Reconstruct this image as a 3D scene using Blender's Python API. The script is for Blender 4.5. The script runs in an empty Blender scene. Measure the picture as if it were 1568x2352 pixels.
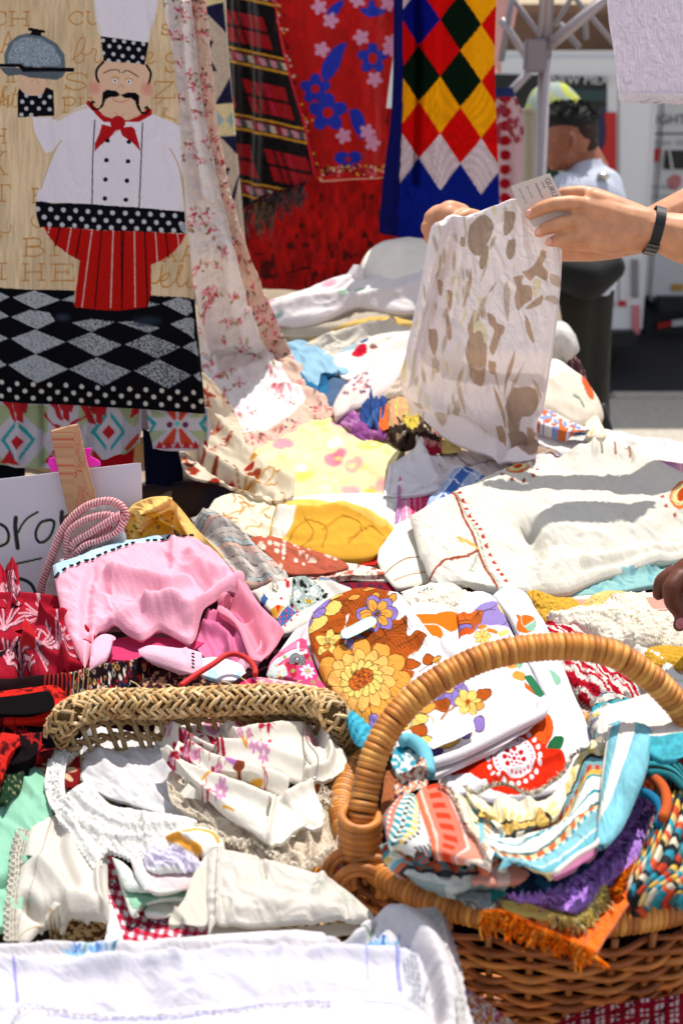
import bpy,bmesh,math,random
import numpy as np
from mathutils import Vector
random.seed(5)
scn=bpy.context.scene
R=math.radians
# ---------------------------------------------------------------- camera
TILT=R(18.0)
CAMZ=1.65
cd=bpy.data.cameras.new('camera');cam=bpy.data.objects.new('camera',cd)
scn.collection.objects.link(cam)
cam.location=(0,0,CAMZ);cam.rotation_euler=(R(90)-TILT,0,0)
cd.sensor_fit='VERTICAL';cd.sensor_height=36;cd.sensor_width=24;cd.lens=50
cd.clip_start=0.05;cd.clip_end=400
cd.dof.use_dof=True;cd.dof.focus_distance=1.85;cd.dof.aperture_fstop=6.3
scn.camera=cam
# ---------------------------------------------------------------- light
SUN_EL,SUN_AZ=R(69),R(26)            # azimuth measured from +Y (behind the stall) towards +X
w=bpy.data.worlds.new("World");scn.world=w;w.use_nodes=True
nt=w.node_tree;bg=nt.nodes['Background']
sky=nt.nodes.new('ShaderNodeTexSky');sky.sky_type='NISHITA';sky.sun_disc=False
sky.sun_elevation=SUN_EL;sky.sun_rotation=SUN_AZ
hs=nt.nodes.new('ShaderNodeHueSaturation');hs.inputs['Saturation'].default_value=.36;nt.links.new(sky.outputs[0],hs.inputs['Color']);nt.links.new(hs.outputs[0],bg.inputs[0]);bg.inputs[1].default_value=0.15
sd=bpy.data.lights.new('sun','SUN');sd.energy=4.4;sd.angle=R(0.53);sd.color=(1.0,0.94,0.84)
sun=bpy.data.objects.new('sun',sd);scn.collection.objects.link(sun)
_d=Vector((math.sin(SUN_AZ)*math.cos(SUN_EL),math.cos(SUN_AZ)*math.cos(SUN_EL),math.sin(SUN_EL)))
sun.rotation_euler=_d.to_track_quat('Z','Y').to_euler()
scn.view_settings.view_transform='Standard';scn.view_settings.look='None'
scn.view_settings.exposure=0.44;scn.view_settings.gamma=1.0;scn.view_settings.use_curve_mapping=False
scn.cycles.max_bounces=8;scn.cycles.diffuse_bounces=4
# ---------------------------------------------------------------- geometry helpers
# outlines are written in viewfinder units (a 1568 x 2352 view) and turned into metres at a real depth
F,CX,CY=50/36*2352,784.0,1176.0
CF=np.array([0,math.cos(TILT),-math.sin(TILT)]);CU=np.array([0,math.sin(TILT),math.cos(TILT)])
def unp(x,y,t):
    x,y,t=np.broadcast_arrays(np.asarray(x,float),np.asarray(y,float),np.asarray(t,float))
    rx=(x-CX)/F;ry=-(y-CY)/F
    P=np.empty(x.shape+(3,))
    P[...,0]=t*rx
    P[...,1]=t*(CF[1]+ry*CU[1])
    P[...,2]=CAMZ+t*(CF[2]+ry*CU[2])
    return P
def proj(P):
    v=np.asarray(P,float)-np.array([0,0,CAMZ])
    t=v @ CF
    return CX+F*v[...,0]/t,CY-F*(v @ CU)/t,t
def ztop(Y):
    return np.interp(Y,[0.9,1.1,1.5,2.0,2.5,3.0,3.3,3.42],[.77,.79,.84,.90,.96,1.03,1.20,1.26])
_Y=np.linspace(0.9,3.42,400)
_x,_y,_t=proj(np.stack([_Y*0,_Y,ztop(_Y)],-1))
_o=np.argsort(_y)
def T0(y):return np.interp(y,_y[_o],_t[_o])
def H(lift=0.0):return lambda x,y:T0(y)-lift
def YP(Y0,sx=0.0,sz=0.0):
    """vertical sheet standing Y0 metres away; sx turns it about the plumb line, sz leans it"""
    def f(x,y):
        rx=(x-CX)/F;ry=-(y-CY)/F
        return(Y0+sz*CAMZ)/(CF[1]+ry*CU[1]-sx*rx-sz*(CF[2]+ry*CU[2]))
    return f
def mixd(fa,fb,y0,y1):
    def f(x,y):
        k=np.clip((y-y0)/(y1-y0),0,1);k=k*k*(3-2*k)
        return fa(x,y)*(1-k)+fb(x,y)*k
    return f
_rt=np.random.RandomState(3).rand(256,256)
def vn(x,y,s=0):
    x=np.asarray(x,float)+s*17.37;y=np.asarray(y,float)+s*9.71
    i=np.floor(x).astype(int);j=np.floor(y).astype(int);u=x-i;v=y-j
    u=u*u*u*(u*(u*6-15)+10);v=v*v*v*(v*(v*6-15)+10)
    a=_rt[i&255,j&255];b=_rt[(i+1)&255,j&255];c=_rt[i&255,(j+1)&255];d=_rt[(i+1)&255,(j+1)&255]
    return((a*(1-u)+b*u)*(1-v)+(c*(1-u)+d*u)*v)*2-1
def fbm(x,y,s=0,o=4):
    r=0;a=1;n=0
    for k in range(o):
        r=r+a*vn(x,y,s+k*3);n+=a;a *= .5;x=x*2.03;y=y*2.03
    return r/n
def spl(pts,n,smooth=True):
    p=np.array([tuple(q)+(0,)*(3-len(q))for q in pts],float)
    if len(p)==2 or not smooth:
        d=np.r_[0,np.cumsum(np.linalg.norm(np.diff(p[:,:2],axis=0),axis=1)+1e-9)]
        s=np.linspace(0,d[-1],n)
        return np.stack([np.interp(s,d,p[:,k])for k in range(3)],-1)
    d=np.r_[0,np.cumsum(np.linalg.norm(np.diff(p[:,:2],axis=0),axis=1)**.75+1e-9)]
    m=np.empty_like(p)
    m[1:-1]=(p[2:]-p[:-2])/(d[2:]-d[:-2])[:,None]
    m[0]=(p[1]-p[0])/(d[1]-d[0]);m[-1]=(p[-1]-p[-2])/(d[-1]-d[-2])
    S=np.linspace(0,d[-1],max(60,12*len(p)))
    i=np.clip(np.searchsorted(d,S,side='right')-1,0,len(p)-2)
    h=(d[i+1]-d[i]);u=((S-d[i])/h)[:,None];h=h[:,None]
    q=(2*u**3-3*u**2+1)*p[i]+(u**3-2*u**2+u)*h*m[i]+(-2*u**3+3*u**2)*p[i+1]+(u**3-u**2)*h*m[i+1]
    L=np.r_[0,np.cumsum(np.linalg.norm(np.diff(q[:,:2],axis=0),axis=1))]
    s=np.linspace(0,L[-1],n)
    return np.stack([np.interp(s,L,q[:,k])for k in range(3)],-1)
def dpoly(X,Y,pts):
    best=np.full(np.shape(X),1e9);sg=np.zeros(np.shape(X))
    for(x0,y0),(x1,y1)in zip(pts[:-1],pts[1:]):
        dx,dy=x1-x0,y1-y0;L=dx*dx+dy*dy+1e-9
        k=np.clip(((X-x0)*dx+(Y-y0)*dy)/L,0,1)
        d=np.hypot(X-x0-k*dx,Y-y0-k*dy)
        cr=np.sign(dx*(Y-y0)-dy*(X-x0))
        m=d<best;sg=np.where(m,cr,sg);best=np.where(m,d,best)
    return best,sg
def plen(p):
    p=np.array([q[:2]for q in p],float);return np.linalg.norm(np.diff(p,axis=0),axis=1).sum()
# ---------------------------------------------------------------- colour
def hx(c):
    if isinstance(c,str):return np.array([int(c[i:i+2],16)/255 for i in(0,2,4)])
    return np.array(c,float)
def lin(c):
    c=np.clip(np.asarray(c,float),0,1)
    return np.where(c<=.04045,c/12.92,((c+.055)/1.055)**2.4)
_gl={}
def glyphs(txt):
    if txt not in _gl:
        cu=bpy.data.curves.new('lettering','FONT');cu.body=txt;cu.resolution_u=3
        o=bpy.data.objects.new('lettering',cu);scn.collection.objects.link(o)
        dg=bpy.context.evaluated_depsgraph_get();me=o.evaluated_get(dg).to_mesh()
        me.calc_loop_triangles()
        v=np.array([q.co[:2]for q in me.vertices]).reshape(-1,2);t=np.array([q.vertices[:]for q in me.loop_triangles]).reshape(-1,3)
        _gl[txt]=(v,t);o.to_mesh_clear()if False else None
        bpy.data.objects.remove(o);bpy.data.curves.remove(cu)
    return _gl[txt]
class Cv:
    """a painted print, in viewfinder units, sampled onto the cloth's vertices"""
    def __init__(s,x0,y0,x1,y1,base,q=1.0):
        s.q=q;s.x0,s.y0=x0,y0
        s.W=int((x1-x0)*q)+2;s.Hh=int((y1-y0)*q)+2
        s.a=np.empty((s.Hh,s.W,3));s.a[:]=hx(base)
        s.k=1.0;s.ox=s.oy=0.0
        s.Y,s.X=np.mgrid[0:s.Hh,0:s.W].astype(float);s.X=s.X/q+x0;s.Y=s.Y/q+y0
    def tr(s,k=1.0,ox=0.0,oy=0.0):s.k,s.ox,s.oy=k,ox,oy;return s
    def _p(s,pts):return[(s.ox+s.k*x,s.oy+s.k*y)for x,y in pts]
    def _box(s,pts,m=0):
        xs=[p[0]for p in pts];ys=[p[1]for p in pts]
        a=int(max(0,math.floor((min(xs)-m-s.x0)*s.q)));b=int(min(s.W,math.ceil((max(xs)+m-s.x0)*s.q)+1))
        c=int(max(0,math.floor((min(ys)-m-s.y0)*s.q)));d=int(min(s.Hh,math.ceil((max(ys)+m-s.y0)*s.q)+1))
        return None if(b<=a or d<=c)else(slice(c,d),slice(a,b))
    def put(s,sl,m,col):
        c=hx(col)if not callable(col)else col(s.X[sl],s.Y[sl])
        al=np.clip(m,0,1)[...,None]
        s.a[sl]=s.a[sl]*(1-al)+c*al
    def poly(s,pts,col,sm=False):
        pts=s._p(pts)
        if sm:pts=[tuple(p[:2])for p in spl(pts+[pts[0]],8*len(pts))]
        sl=s._box(pts)
        if sl is None:return s
        X,Y=s.X[sl],s.Y[sl];ins=np.zeros(X.shape,bool);n=len(pts)
        for i in range(n):
            x0,y0=pts[i];x1,y1=pts[(i+1)%n]
            if y0==y1:continue
            c=((y0>Y)!=(y1>Y))&(X<(x1-x0)*(Y-y0)/(y1-y0)+x0)
            ins ^= c
        s.put(sl,ins.astype(float),col);return s
    def ell(s,cx,cy,rx,ry,col,rot=0,soft=.6):
        (cx,cy),=s._p([(cx,cy)]);rx *= s.k;ry *= s.k;m=max(rx,ry)
        sl=s._box([(cx-m,cy-m),(cx+m,cy+m)],1)
        if sl is None:return s
        X,Y=s.X[sl]-cx,s.Y[sl]-cy;c,d=math.cos(R(rot)),math.sin(R(rot))
        u=(X*c+Y*d)/rx;v=(-X*d+Y*c)/ry
        s.put(sl,(1-np.hypot(u,v))*min(rx,ry)/soft+.5,col);return s
    def ring(s,cx,cy,rx,ry,w,col,rot=0):
        (cx,cy),=s._p([(cx,cy)]);rx *= s.k;ry *= s.k;w *= s.k;m=max(rx,ry)+w
        sl=s._box([(cx-m,cy-m),(cx+m,cy+m)],1)
        if sl is None:return s
        X,Y=s.X[sl]-cx,s.Y[sl]-cy;c,d=math.cos(R(rot)),math.sin(R(rot))
        u=(X*c+Y*d)/rx;v=(-X*d+Y*c)/ry
        s.put(sl,w/2-abs(np.hypot(u,v)-1)*min(rx,ry)+.5,col);return s
    def line(s,pts,w,col,sm=True,dash=None):
        pts=s._p(pts);w *= s.k
        if sm and len(pts)>2:pts=[tuple(p[:2])for p in spl(pts,6*len(pts))]
        if dash:
            L=plen(pts);n=max(1,int(L/(dash*s.k)));q=spl(pts,2*n,False)
            for i in range(n):s._ln([tuple(q[2*i][:2]),tuple(q[2*i+1][:2])],w,col)
            return s
        for i in range(0,len(pts)-1,6):s._ln(pts[i:i+7],w,col)
        return s
    def _ln(s,pts,w,col):
        sl=s._box(pts,w)
        if sl is None or len(pts)<2:return
        d,_=dpoly(s.X[sl],s.Y[sl],pts);s.put(sl,w/2-d+.5,col)
    def text(s,txt,x,y,size,col,rot=0,sx=1.0,shear=0.0):
        """baseline starts at x, y; size = em height in viewfinder units"""
        v,t=glyphs(txt);c,d=math.cos(R(rot)),math.sin(R(rot))
        px=(v[:,0]*sx+v[:,1]*shear)*size;py=-v[:,1]*size
        X=x+px*c-py*d;Y=y+px*d+py*c
        for a,b,e in t:s.poly([(X[a],Y[a]),(X[b],Y[b]),(X[e],Y[e])],col)
        return s
    def flower(s,cx,cy,r,n,col,ctr=None,rot=0,w=.42,out=None,sq=1.0):
        for k in range(n):
            a=rot+360*k/n
            px=cx+math.cos(R(a))*r*.6;py=cy+math.sin(R(a))*r*.6*sq
            if out:s.ell(px,py,r*.5+1.6/s.k*.5,r*w+.8/s.k,out,a)
            s.ell(px,py,r*.5,r*w,col,a)
        if ctr:s.ell(cx,cy,r*.26,r*.26*sq,ctr)
        return s
    def scatter(s,fn,n,seed=0,pts=None,mind=0):
        rr=random.Random(seed);P=[]
        for _ in range(n*12):
            if len(P)>=n:break
            x=s.x0+rr.random()*s.W/s.q;y=s.y0+rr.random()*s.Hh/s.q
            if all((x-a)**2+(y-b)**2>mind*mind for a,b in P):P.append((x,y))
        for x,y in P:fn(s,x,y,rr)
        return s
    def mottle(s,amt,sc,seed=0,st=1.0):
        n=fbm(s.X/sc,s.Y/sc/st,seed,3)[...,None];s.a *= 1+amt*n;return s
    def __call__(s,x,y):
        X=np.clip((x-s.x0)*s.q,0,s.W-1.001);Y=np.clip((y-s.y0)*s.q,0,s.Hh-1.001)
        i=X.astype(int);j=Y.astype(int);u=(X-i)[...,None];v=(Y-j)[...,None]
        return(s.a[j,i]*(1-u)+s.a[j,i+1]*u)*(1-v)+(s.a[j+1,i]*(1-u)+s.a[j+1,i+1]*u)*v
# ---------------------------------------------------------------- materials
MT={}
def fabric(name,trans=.22,bump=.25,sc=420,rough=.9,var=.06,sheen=0.0,wave=None):
    if name in MT:return MT[name]
    m=bpy.data.materials.new(name);m.use_nodes=True;n=m.node_tree.nodes;l=m.node_tree.links
    p=n['Principled BSDF'];p.inputs['Roughness'].default_value=rough;p.inputs['Specular IOR Level'].default_value=.06
    if sheen:p.inputs['Sheen Weight'].default_value=sheen
    at=n.new('ShaderNodeAttribute');at.attribute_name='Col'
    tc=n.new('ShaderNodeTexCoord')
    nz=n.new('ShaderNodeTexNoise');nz.inputs['Scale'].default_value=sc;nz.inputs['Detail'].default_value=3
    l.new(tc.outputs['Object'],nz.inputs['Vector'])
    mr=n.new('ShaderNodeMapRange');mr.inputs[1].default_value=.3;mr.inputs[2].default_value=.7
    mr.inputs[3].default_value=1-var;mr.inputs[4].default_value=1+var*.5
    l.new(nz.outputs['Fac'],mr.inputs[0])
    mx=n.new('ShaderNodeVectorMath');mx.operation='SCALE'
    l.new(at.outputs['Color'],mx.inputs[0]);l.new(mr.outputs[0],mx.inputs['Scale'])
    l.new(mx.outputs[0],p.inputs['Base Color'])
    bp=n.new('ShaderNodeBump');bp.inputs['Strength'].default_value=bump;bp.inputs['Distance'].default_value=.002
    hgt=nz.outputs['Fac']
    if wave:
        wv=n.new('ShaderNodeTexVoronoi');wv.inputs['Scale'].default_value=wave;l.new(tc.outputs['Object'],wv.inputs['Vector'])
        ad=n.new('ShaderNodeMath');ad.operation='ADD';l.new(nz.outputs['Fac'],ad.inputs[0]);l.new(wv.outputs['Distance'],ad.inputs[1]);hgt=ad.outputs[0]
    l.new(hgt,bp.inputs['Height']);l.new(bp.outputs[0],p.inputs['Normal'])
    if trans>0:
        tb=n.new('ShaderNodeBsdfTranslucent');ms=n.new('ShaderNodeMixShader');ms.inputs[0].default_value=trans
        l.new(mx.outputs[0],tb.inputs[0]);l.new(p.outputs[0],ms.inputs[1]);l.new(tb.outputs[0],ms.inputs[2])
        l.new(ms.outputs[0],n['Material Output'].inputs[0])
    MT[name]=m;return m
def solid(name,col,rough=.6,metal=0,spec=.4,bump=0,sc=60,var=0,coat=0,attr=False,sss=0):
    if name in MT:return MT[name]
    m=bpy.data.materials.new(name);m.use_nodes=True;n=m.node_tree.nodes;l=m.node_tree.links
    p=n['Principled BSDF'];c=lin(hx(col))
    p.inputs['Base Color'].default_value=(*c,1);p.inputs['Roughness'].default_value=rough
    p.inputs['Metallic'].default_value=metal;p.inputs['Specular IOR Level'].default_value=spec;p.inputs['Coat Weight'].default_value=coat
    if sss:p.inputs['Subsurface Weight'].default_value=sss;p.inputs['Subsurface Radius'].default_value=(.02,.008,.005);p.inputs['Subsurface Scale'].default_value=.4
    tc=n.new('ShaderNodeTexCoord');nz=n.new('ShaderNodeTexNoise');nz.inputs['Scale'].default_value=sc;nz.inputs['Detail'].default_value=5
    l.new(tc.outputs['Object'],nz.inputs['Vector'])
    if var or attr:
        mr=n.new('ShaderNodeMapRange');mr.inputs[1].default_value=.3;mr.inputs[2].default_value=.7;mr.inputs[3].default_value=1-var;mr.inputs[4].default_value=1+var
        l.new(nz.outputs['Fac'],mr.inputs[0]);mx=n.new('ShaderNodeVectorMath');mx.operation='SCALE';mx.inputs[0].default_value=c
        if attr:at=n.new('ShaderNodeAttribute');at.attribute_name='Col';l.new(at.outputs['Color'],mx.inputs[0])
        l.new(mr.outputs[0],mx.inputs['Scale']);l.new(mx.outputs[0],p.inputs['Base Color'])
    if bump:
        bp=n.new('ShaderNodeBump');bp.inputs['Strength'].default_value=bump;bp.inputs['Distance'].default_value=.003
        l.new(nz.outputs['Fac'],bp.inputs['Height']);l.new(bp.outputs[0],p.inputs['Normal'])
    MT[name]=m;return m
COTTON=fabric('cotton_cloth',.16);SHEER=fabric('thin_cotton',.34);HEAVY=fabric('heavy_cloth',.04,.5,260)
FLEECE=fabric('fleece',.05,.5,120,var=.14,sheen=.3);KNIT=fabric('knit',.05,.6,160,var=.12,wave=260)
LINEN=fabric('linen',.12,.5,600,var=.10);PUFF=fabric('quilted_cotton',.06,.6,90,var=.03)
# ---------------------------------------------------------------- object helpers
def tag(o,label=None,cat=None,group=None,kind=None):
    if label:o['label']=label
    if cat:o['category']=cat
    if group:o['group']=group
    if kind:o['kind']=kind
    return o
def empty(name,loc=(0,0,0),label=None,cat=None,group=None):
    o=bpy.data.objects.new(name,None);o.location=loc;o.empty_display_size=.05;scn.collection.objects.link(o)
    return tag(o,label,cat,group)
def mk(name,V,faces,mat,parent=None,col=None,smooth=True):
    V=np.asarray(V,float).reshape(-1,3)
    me=bpy.data.meshes.new(name)
    if isinstance(faces,np.ndarray):
        nf,k=faces.shape;me.vertices.add(len(V));me.vertices.foreach_set('co',V.astype(np.float32).ravel())
        me.loops.add(nf*k);me.loops.foreach_set('vertex_index',faces.astype(np.int32).ravel())
        me.polygons.add(nf);me.polygons.foreach_set('loop_start',(np.arange(nf)*k).astype(np.int32));me.polygons.foreach_set('loop_total',np.full(nf,k,np.int32))
        me.update(calc_edges=True)
    else:
        me.from_pydata([tuple(v)for v in V],[],faces)
    me.polygons.foreach_set('use_smooth',np.full(len(me.polygons),smooth))
    if col is not None:
        c=np.asarray(col,float)
        if c.ndim==1:c=np.tile(c,(len(V),1))
        a=me.attributes.new('Col','FLOAT_COLOR','POINT')
        a.data.foreach_set('color',np.c_[lin(c.reshape(-1,3)),np.ones(len(V))].astype(np.float32).ravel())
    if mat:me.materials.append(mat)
    o=bpy.data.objects.new(name,me);scn.collection.objects.link(o)
    if parent:
        o.parent=parent
        if parent.type=='EMPTY' or True:
            o.matrix_parent_inverse=parent.matrix_basis.inverted()
    return o
def gridf(m,n,off=0):
    i,j=np.mgrid[0:m-1,0:n-1];a=(i*n+j).ravel()
    return np.stack([a,a+n,a+n+1,a+1],-1)+off
def norms(P):
    du=np.gradient(P,axis=1);dv=np.gradient(P,axis=0);N=np.cross(du,dv)
    N /= np.linalg.norm(N,axis=-1,keepdims=True)+1e-12
    V=np.array([0,0,CAMZ])-P
    s=np.sign((N*V).sum(-1).mean())or 1
    return N*s
def wrinkle(x,y,amp,sc,ang=0,st=3.0,seed=0,kind='r'):
    c,s=math.cos(R(ang)),math.sin(R(ang));u=(x*c+y*s)/(sc*st);v=(-x*s+y*c)/sc
    w1=fbm(u*.9+5,v*.5,seed+40,2);v=v+w1*.9;u=u+fbm(u,v,seed+50,2)*.6
    if kind=='r':return amp*(1-2.2*np.abs(fbm(u,v,seed,3)))
    if kind=='s':return amp*(np.abs(fbm(u,v,seed,3))*2.2-.5)
    return amp*fbm(u,v,seed,4)
def surf(edges,dep,step,lift=0,smooth=True,bulge=0,folds=(),wr=(),extra=None,bp=1.0,scal=None,hem=0):
    """Coons patch through four outline edges written clockwise, each starting at a corner"""
    e=[list(edges[i])+[edges[(i+1)%4][0]]for i in range(4)]
    nu=max(6,int(max(plen(e[0]),plen(e[2]))/step));nv=max(6,int(max(plen(e[1]),plen(e[3]))/step))
    T=spl(e[0],nu,smooth);Rr=spl(e[1],nv,smooth);B=spl(e[2],nu,smooth)[::-1];L=spl(e[3],nv,smooth)[::-1]
    if scal:
        for k,(am,wl)in scal.items():
            E=(T,Rr,B,L)[k];d=np.gradient(E[:,:2],axis=0);ln=np.hypot(d[:,0],d[:,1])+1e-9
            s_=np.cumsum(ln);nrm=np.stack([d[:,1],-d[:,0]],-1)/ln[:,None]*{0:1,1:1,2:-1,3:-1}[k]
            E[:,:2]+=nrm*(am*np.abs(np.sin(math.pi*s_/wl))*np.minimum(1,np.minimum(s_,s_[-1]-s_)/wl))[:,None]
    u=np.linspace(0,1,nu)[None,:,None];v=np.linspace(0,1,nv)[:,None,None]
    G=(1-v)*T[None]+v*B[None]+(1-u)*L[:,None]+u*Rr[:,None]-((1-u)*(1-v)*T[0]+u*(1-v)*T[-1]+(1-u)*v*B[0]+u*v*B[-1])
    x,y,l=G[...,0],G[...,1],G[...,2]
    P=unp(x,y,dep(x,y)-lift-l)
    N=norms(P);uu,vv=u[...,0]+0*x,v[...,0]+0*x
    D=np.zeros(x.shape)
    if bulge:D+=bulge*(16*uu*(1-uu)*vv*(1-vv))**(.5*bp)
    for f in folds:
        pts,h,wd=f[:3];kd=f[3]if len(f)>3 else 'g'
        d,sg=dpoly(x,y,[tuple(p[:2])for p in(spl(pts,5*len(pts))if len(pts)>2 else pts)])
        if kd=='g':D+=h*np.exp(-(d/wd)**2)
        elif kd=='e':D+=h*np.exp(-d/wd)
        elif kd=='s':D+=h/(1+np.exp(-np.clip(sg*d/wd,-30,30)))       # a step: one side of the line lies higher
        elif kd=='a':D+=h*np.exp(-d/wd)*(sg>0)                    # a lip falling sharply on one side
    if wr:
        el=np.minimum(np.minimum(uu,1-uu)*max(plen(e[0]),plen(e[2])),np.minimum(vv,1-vv)*max(plen(e[1]),plen(e[3])))
        ek=.3+.7*np.clip(el/14,0,1)
        for w_ in wr:D+=wrinkle(x,y,*w_)*ek
    if hem:D+=hem*((uu*plen(e[0])<5)|((1-uu)*plen(e[0])<5)|(vv*plen(e[1])<5)|((1-vv)*plen(e[1])<5))
    if extra is not None:D+=extra(x,y,uu,vv)
    P=P+N*D[...,None]
    return P,x,y,uu,vv
def skirt(P,cols,r,drop,tuck=.0,n=4,sides='trbl'):
    """rolls the edges over so a cloth has a rounded, thick border"""
    N=norms(P)
    angs=[90*(k+1)/n for k in range(n)]
    Nm=N.reshape(-1,3).mean(0);Nm /= np.linalg.norm(Nm)
    def avg(o,w_):
        m=len(o);op=np.concatenate([np.repeat(o[:1],w_,0),o,np.repeat(o[-1:],w_,0)]);cs=np.cumsum(op,0);return(cs[2*w_:]-cs[:-2*w_])[:m]
    def ring(A,A2,Nn):
        o=avg(A-A2,9);Nn=avg(Nn,9);Nn=Nn/(np.linalg.norm(Nn,axis=-1,keepdims=True)+1e-9)+.6*Nm;Nn /= np.linalg.norm(Nn,axis=-1,keepdims=True)
        m=len(A);e_=np.minimum(np.arange(m),m-1-np.arange(m));tp=np.clip((e_-4)/9,.12,1)[:,None]
        o=o-(o*Nn).sum(-1,keepdims=True)*Nn;o /= np.linalg.norm(o,axis=-1,keepdims=True)+1e-9
        out=[A+tp*(o*r*math.sin(R(a))-Nn*r*(1-math.cos(R(a))))for a in angs]
        if drop:out.append(A+tp*(o*(r-tuck)-Nn*(r+drop)))
        return out
    def pad(P,cols,N,axis,end):
        A=np.take(P,-1 if end else 0,axis);A2=np.take(P,-5 if end else 4,axis);Nn=np.take(N,-1 if end else 0,axis)
        rg=ring(A,A2,Nn);cc=np.take(cols,[-1]if end else[0],axis);nn=np.take(N,[-1]if end else[0],axis)
        S=np.stack(rg,axis);
        if not end:S=np.flip(S,axis)
        k=len(rg);C=np.repeat(cc,k,axis);M=np.repeat(nn,k,axis)
        return(np.concatenate([P,S],axis),np.concatenate([cols,C],axis),np.concatenate([N,M],axis))if end else(np.concatenate([S,P],axis),np.concatenate([C,cols],axis),np.concatenate([M,N],axis))
    if 'l' in sides:P,cols,N=pad(P,cols,N,1,False)
    if 'r' in sides:P,cols,N=pad(P,cols,N,1,True)
    if 't' in sides:P,cols,N=pad(P,cols,N,0,False)
    if 'b' in sides:P,cols,N=pad(P,cols,N,0,True)
    return P,cols
SURF={}
def cloth(name,label,cat,edges,col,dep=None,lift=0,step=None,mat=None,parent=None,r=.003,drop=.004,group=None,holes=None,sides='trbl',tuck=0,key=None,**kw):
    """one cloth (or one part of a cloth when parent is given)"""
    paint=callable(col)
    if parent is None and not paint:kw.setdefault('hem',.0011)
    r *= .62;drop *= .8;kw['bulge']=kw.get('bulge',0)*.62
    step=step or(2.6 if paint else 5)
    P,x,y,u,v=surf(edges,dep or H(0),step,lift,**kw)
    if key:SURF[key]=(P,x,y)
    if isinstance(col,Cv):c=col(x,y)
    elif paint:c=col(x,y,u,v)
    else:
        c=np.broadcast_to(hx(col),x.shape+(3,)).copy()*(1+.03*fbm(x/60,y/60,3,3)[...,None])
        if parent is None and mat is None:
            m_,n_=x.shape;i_,j_=np.mgrid[0:m_,0:n_];dd=np.minimum(np.minimum(i_,m_-1-i_),np.minimum(j_,n_-1-j_));c[dd==2]*= .90
    if holes is not None:
        hm=holes(x,y,u,v)
        m,n=x.shape;f=gridf(m,n);keep=~hm[:-1,:-1].ravel()
        o=mk(name,P,f[keep],mat or COTTON,parent,c.reshape(-1,3))
    else:
        if r:P,c=skirt(P,c,r,drop,tuck,sides=sides)
        m,n=P.shape[:2]
        o=mk(name,P,gridf(m,n),mat or COTTON,parent,c.reshape(-1,3))
    if parent is None:tag(o,label,cat,group)
    elif label:o['label']=label
    return o
def frames(p):
    p=np.asarray(p,float);t=np.gradient(p,axis=0);t /= np.linalg.norm(t,axis=1,keepdims=True)+1e-12
    a=np.array([0,0,1.0])if abs(t[0][2])<.9 else np.array([1.0,0,0])
    n=np.cross(t[0],a);n /= np.linalg.norm(n);Ns=[]
    for k in range(len(p)):
        n=n-t[k]*(n @ t[k]);n /= np.linalg.norm(n)+1e-12;Ns.append(n)
    Ns=np.array(Ns);return t,Ns,np.cross(t,Ns)
def tubeg(p,r,k=8,cap=True,flat=1.0):
    p=np.asarray(p,float);r=np.broadcast_to(np.asarray(r,float),(len(p),));t,n,b=frames(p)
    a=np.arange(k)*2*math.pi/k
    V=p[:,None]+r[:,None,None]*(np.cos(a)[None,:,None]*n[:,None]+flat*np.sin(a)[None,:,None]*b[:,None])
    m=len(p);f=[]
    i,j=np.mgrid[0:m-1,0:k];A=(i*k+j).ravel();B=(i*k+(j+1)%k).ravel()
    Q=np.stack([A,B,B+k,A+k],-1);V=V.reshape(-1,3)
    if cap:
        V=np.r_[V,[p[0]-t[0]*r[0]*.3],[p[-1]+t[-1]*r[-1]*.3]];c0,c1=len(V)-2,len(V)-1
        j=np.arange(k);jn=(j+1)%k
        Q=np.r_[Q,np.stack([jn,j,np.full(k,c0),np.full(k,c0)],-1)[:,[0,1,2,2]]*1,np.stack([(m-1)*k+j,(m-1)*k+jn,np.full(k,c1),np.full(k,c1)],-1)]
    return V,Q
def tidy(Q):
    return[tuple(dict.fromkeys(int(i)for i in q))for q in Q]
def tube(name,p,r,mat,parent=None,k=8,col=None,flat=1.0):
    V,Q=tubeg(p,r,k,True,flat)
    return mk(name,V,tidy(Q),mat,parent,col)
def colf(fn):
    return fn
def joined(name,parts,mat,parent=None,smooth=True):
    """many small pieces (V, faces, colour) as one mesh"""
    Vs,Fs,Cs,off=[],[],[],0
    tri=all(isinstance(q[1],np.ndarray)and q[1].shape[1]==parts[0][1].shape[1]for q in parts)
    for V,f,c in parts:
        V=np.asarray(V);Vs.append(V);c=hx(c);Cs.append(np.tile(c,(len(V),1))if c.ndim==1 else c)
        if tri:Fs.append(f+off)
        else:Fs+=[tuple(i+off for i in q)for q in(tidy(f)if isinstance(f,np.ndarray)else f)]
        off+=len(V)
    return mk(name,np.concatenate(Vs),np.concatenate(Fs)if tri else Fs,mat,parent,np.concatenate(Cs),smooth)
def on(key,pts,n,lift=.002,sm=True):
    """points lying on an already built cloth"""
    P,X,Y=SURF[key];q=spl(pts,n,sm);out=[];N=norms(P)
    for x,y,_ in q:k=np.unravel_index(np.argmin((X-x)**2+(Y-y)**2),X.shape);out.append(P[k]+N[k]*lift)
    return np.array(out)
def SD(key,d,k=6):
    """depth that follows an already built cloth, d metres in front of it"""
    P=SURF[key][0][::k,::k].reshape(-1,3);a,b,t=proj(P)
    def f(x,y):
        x,y=np.broadcast_arrays(np.asarray(x,float),np.asarray(y,float));out=np.empty(x.size)
        for i,(u,v)in enumerate(zip(x.ravel(),y.ravel())):
            w_=1/((a-u)**2+(b-v)**2+4)**2;out[i]=(w_*t).sum()/w_.sum()
        return out.reshape(x.shape)-d
    return f
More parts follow.
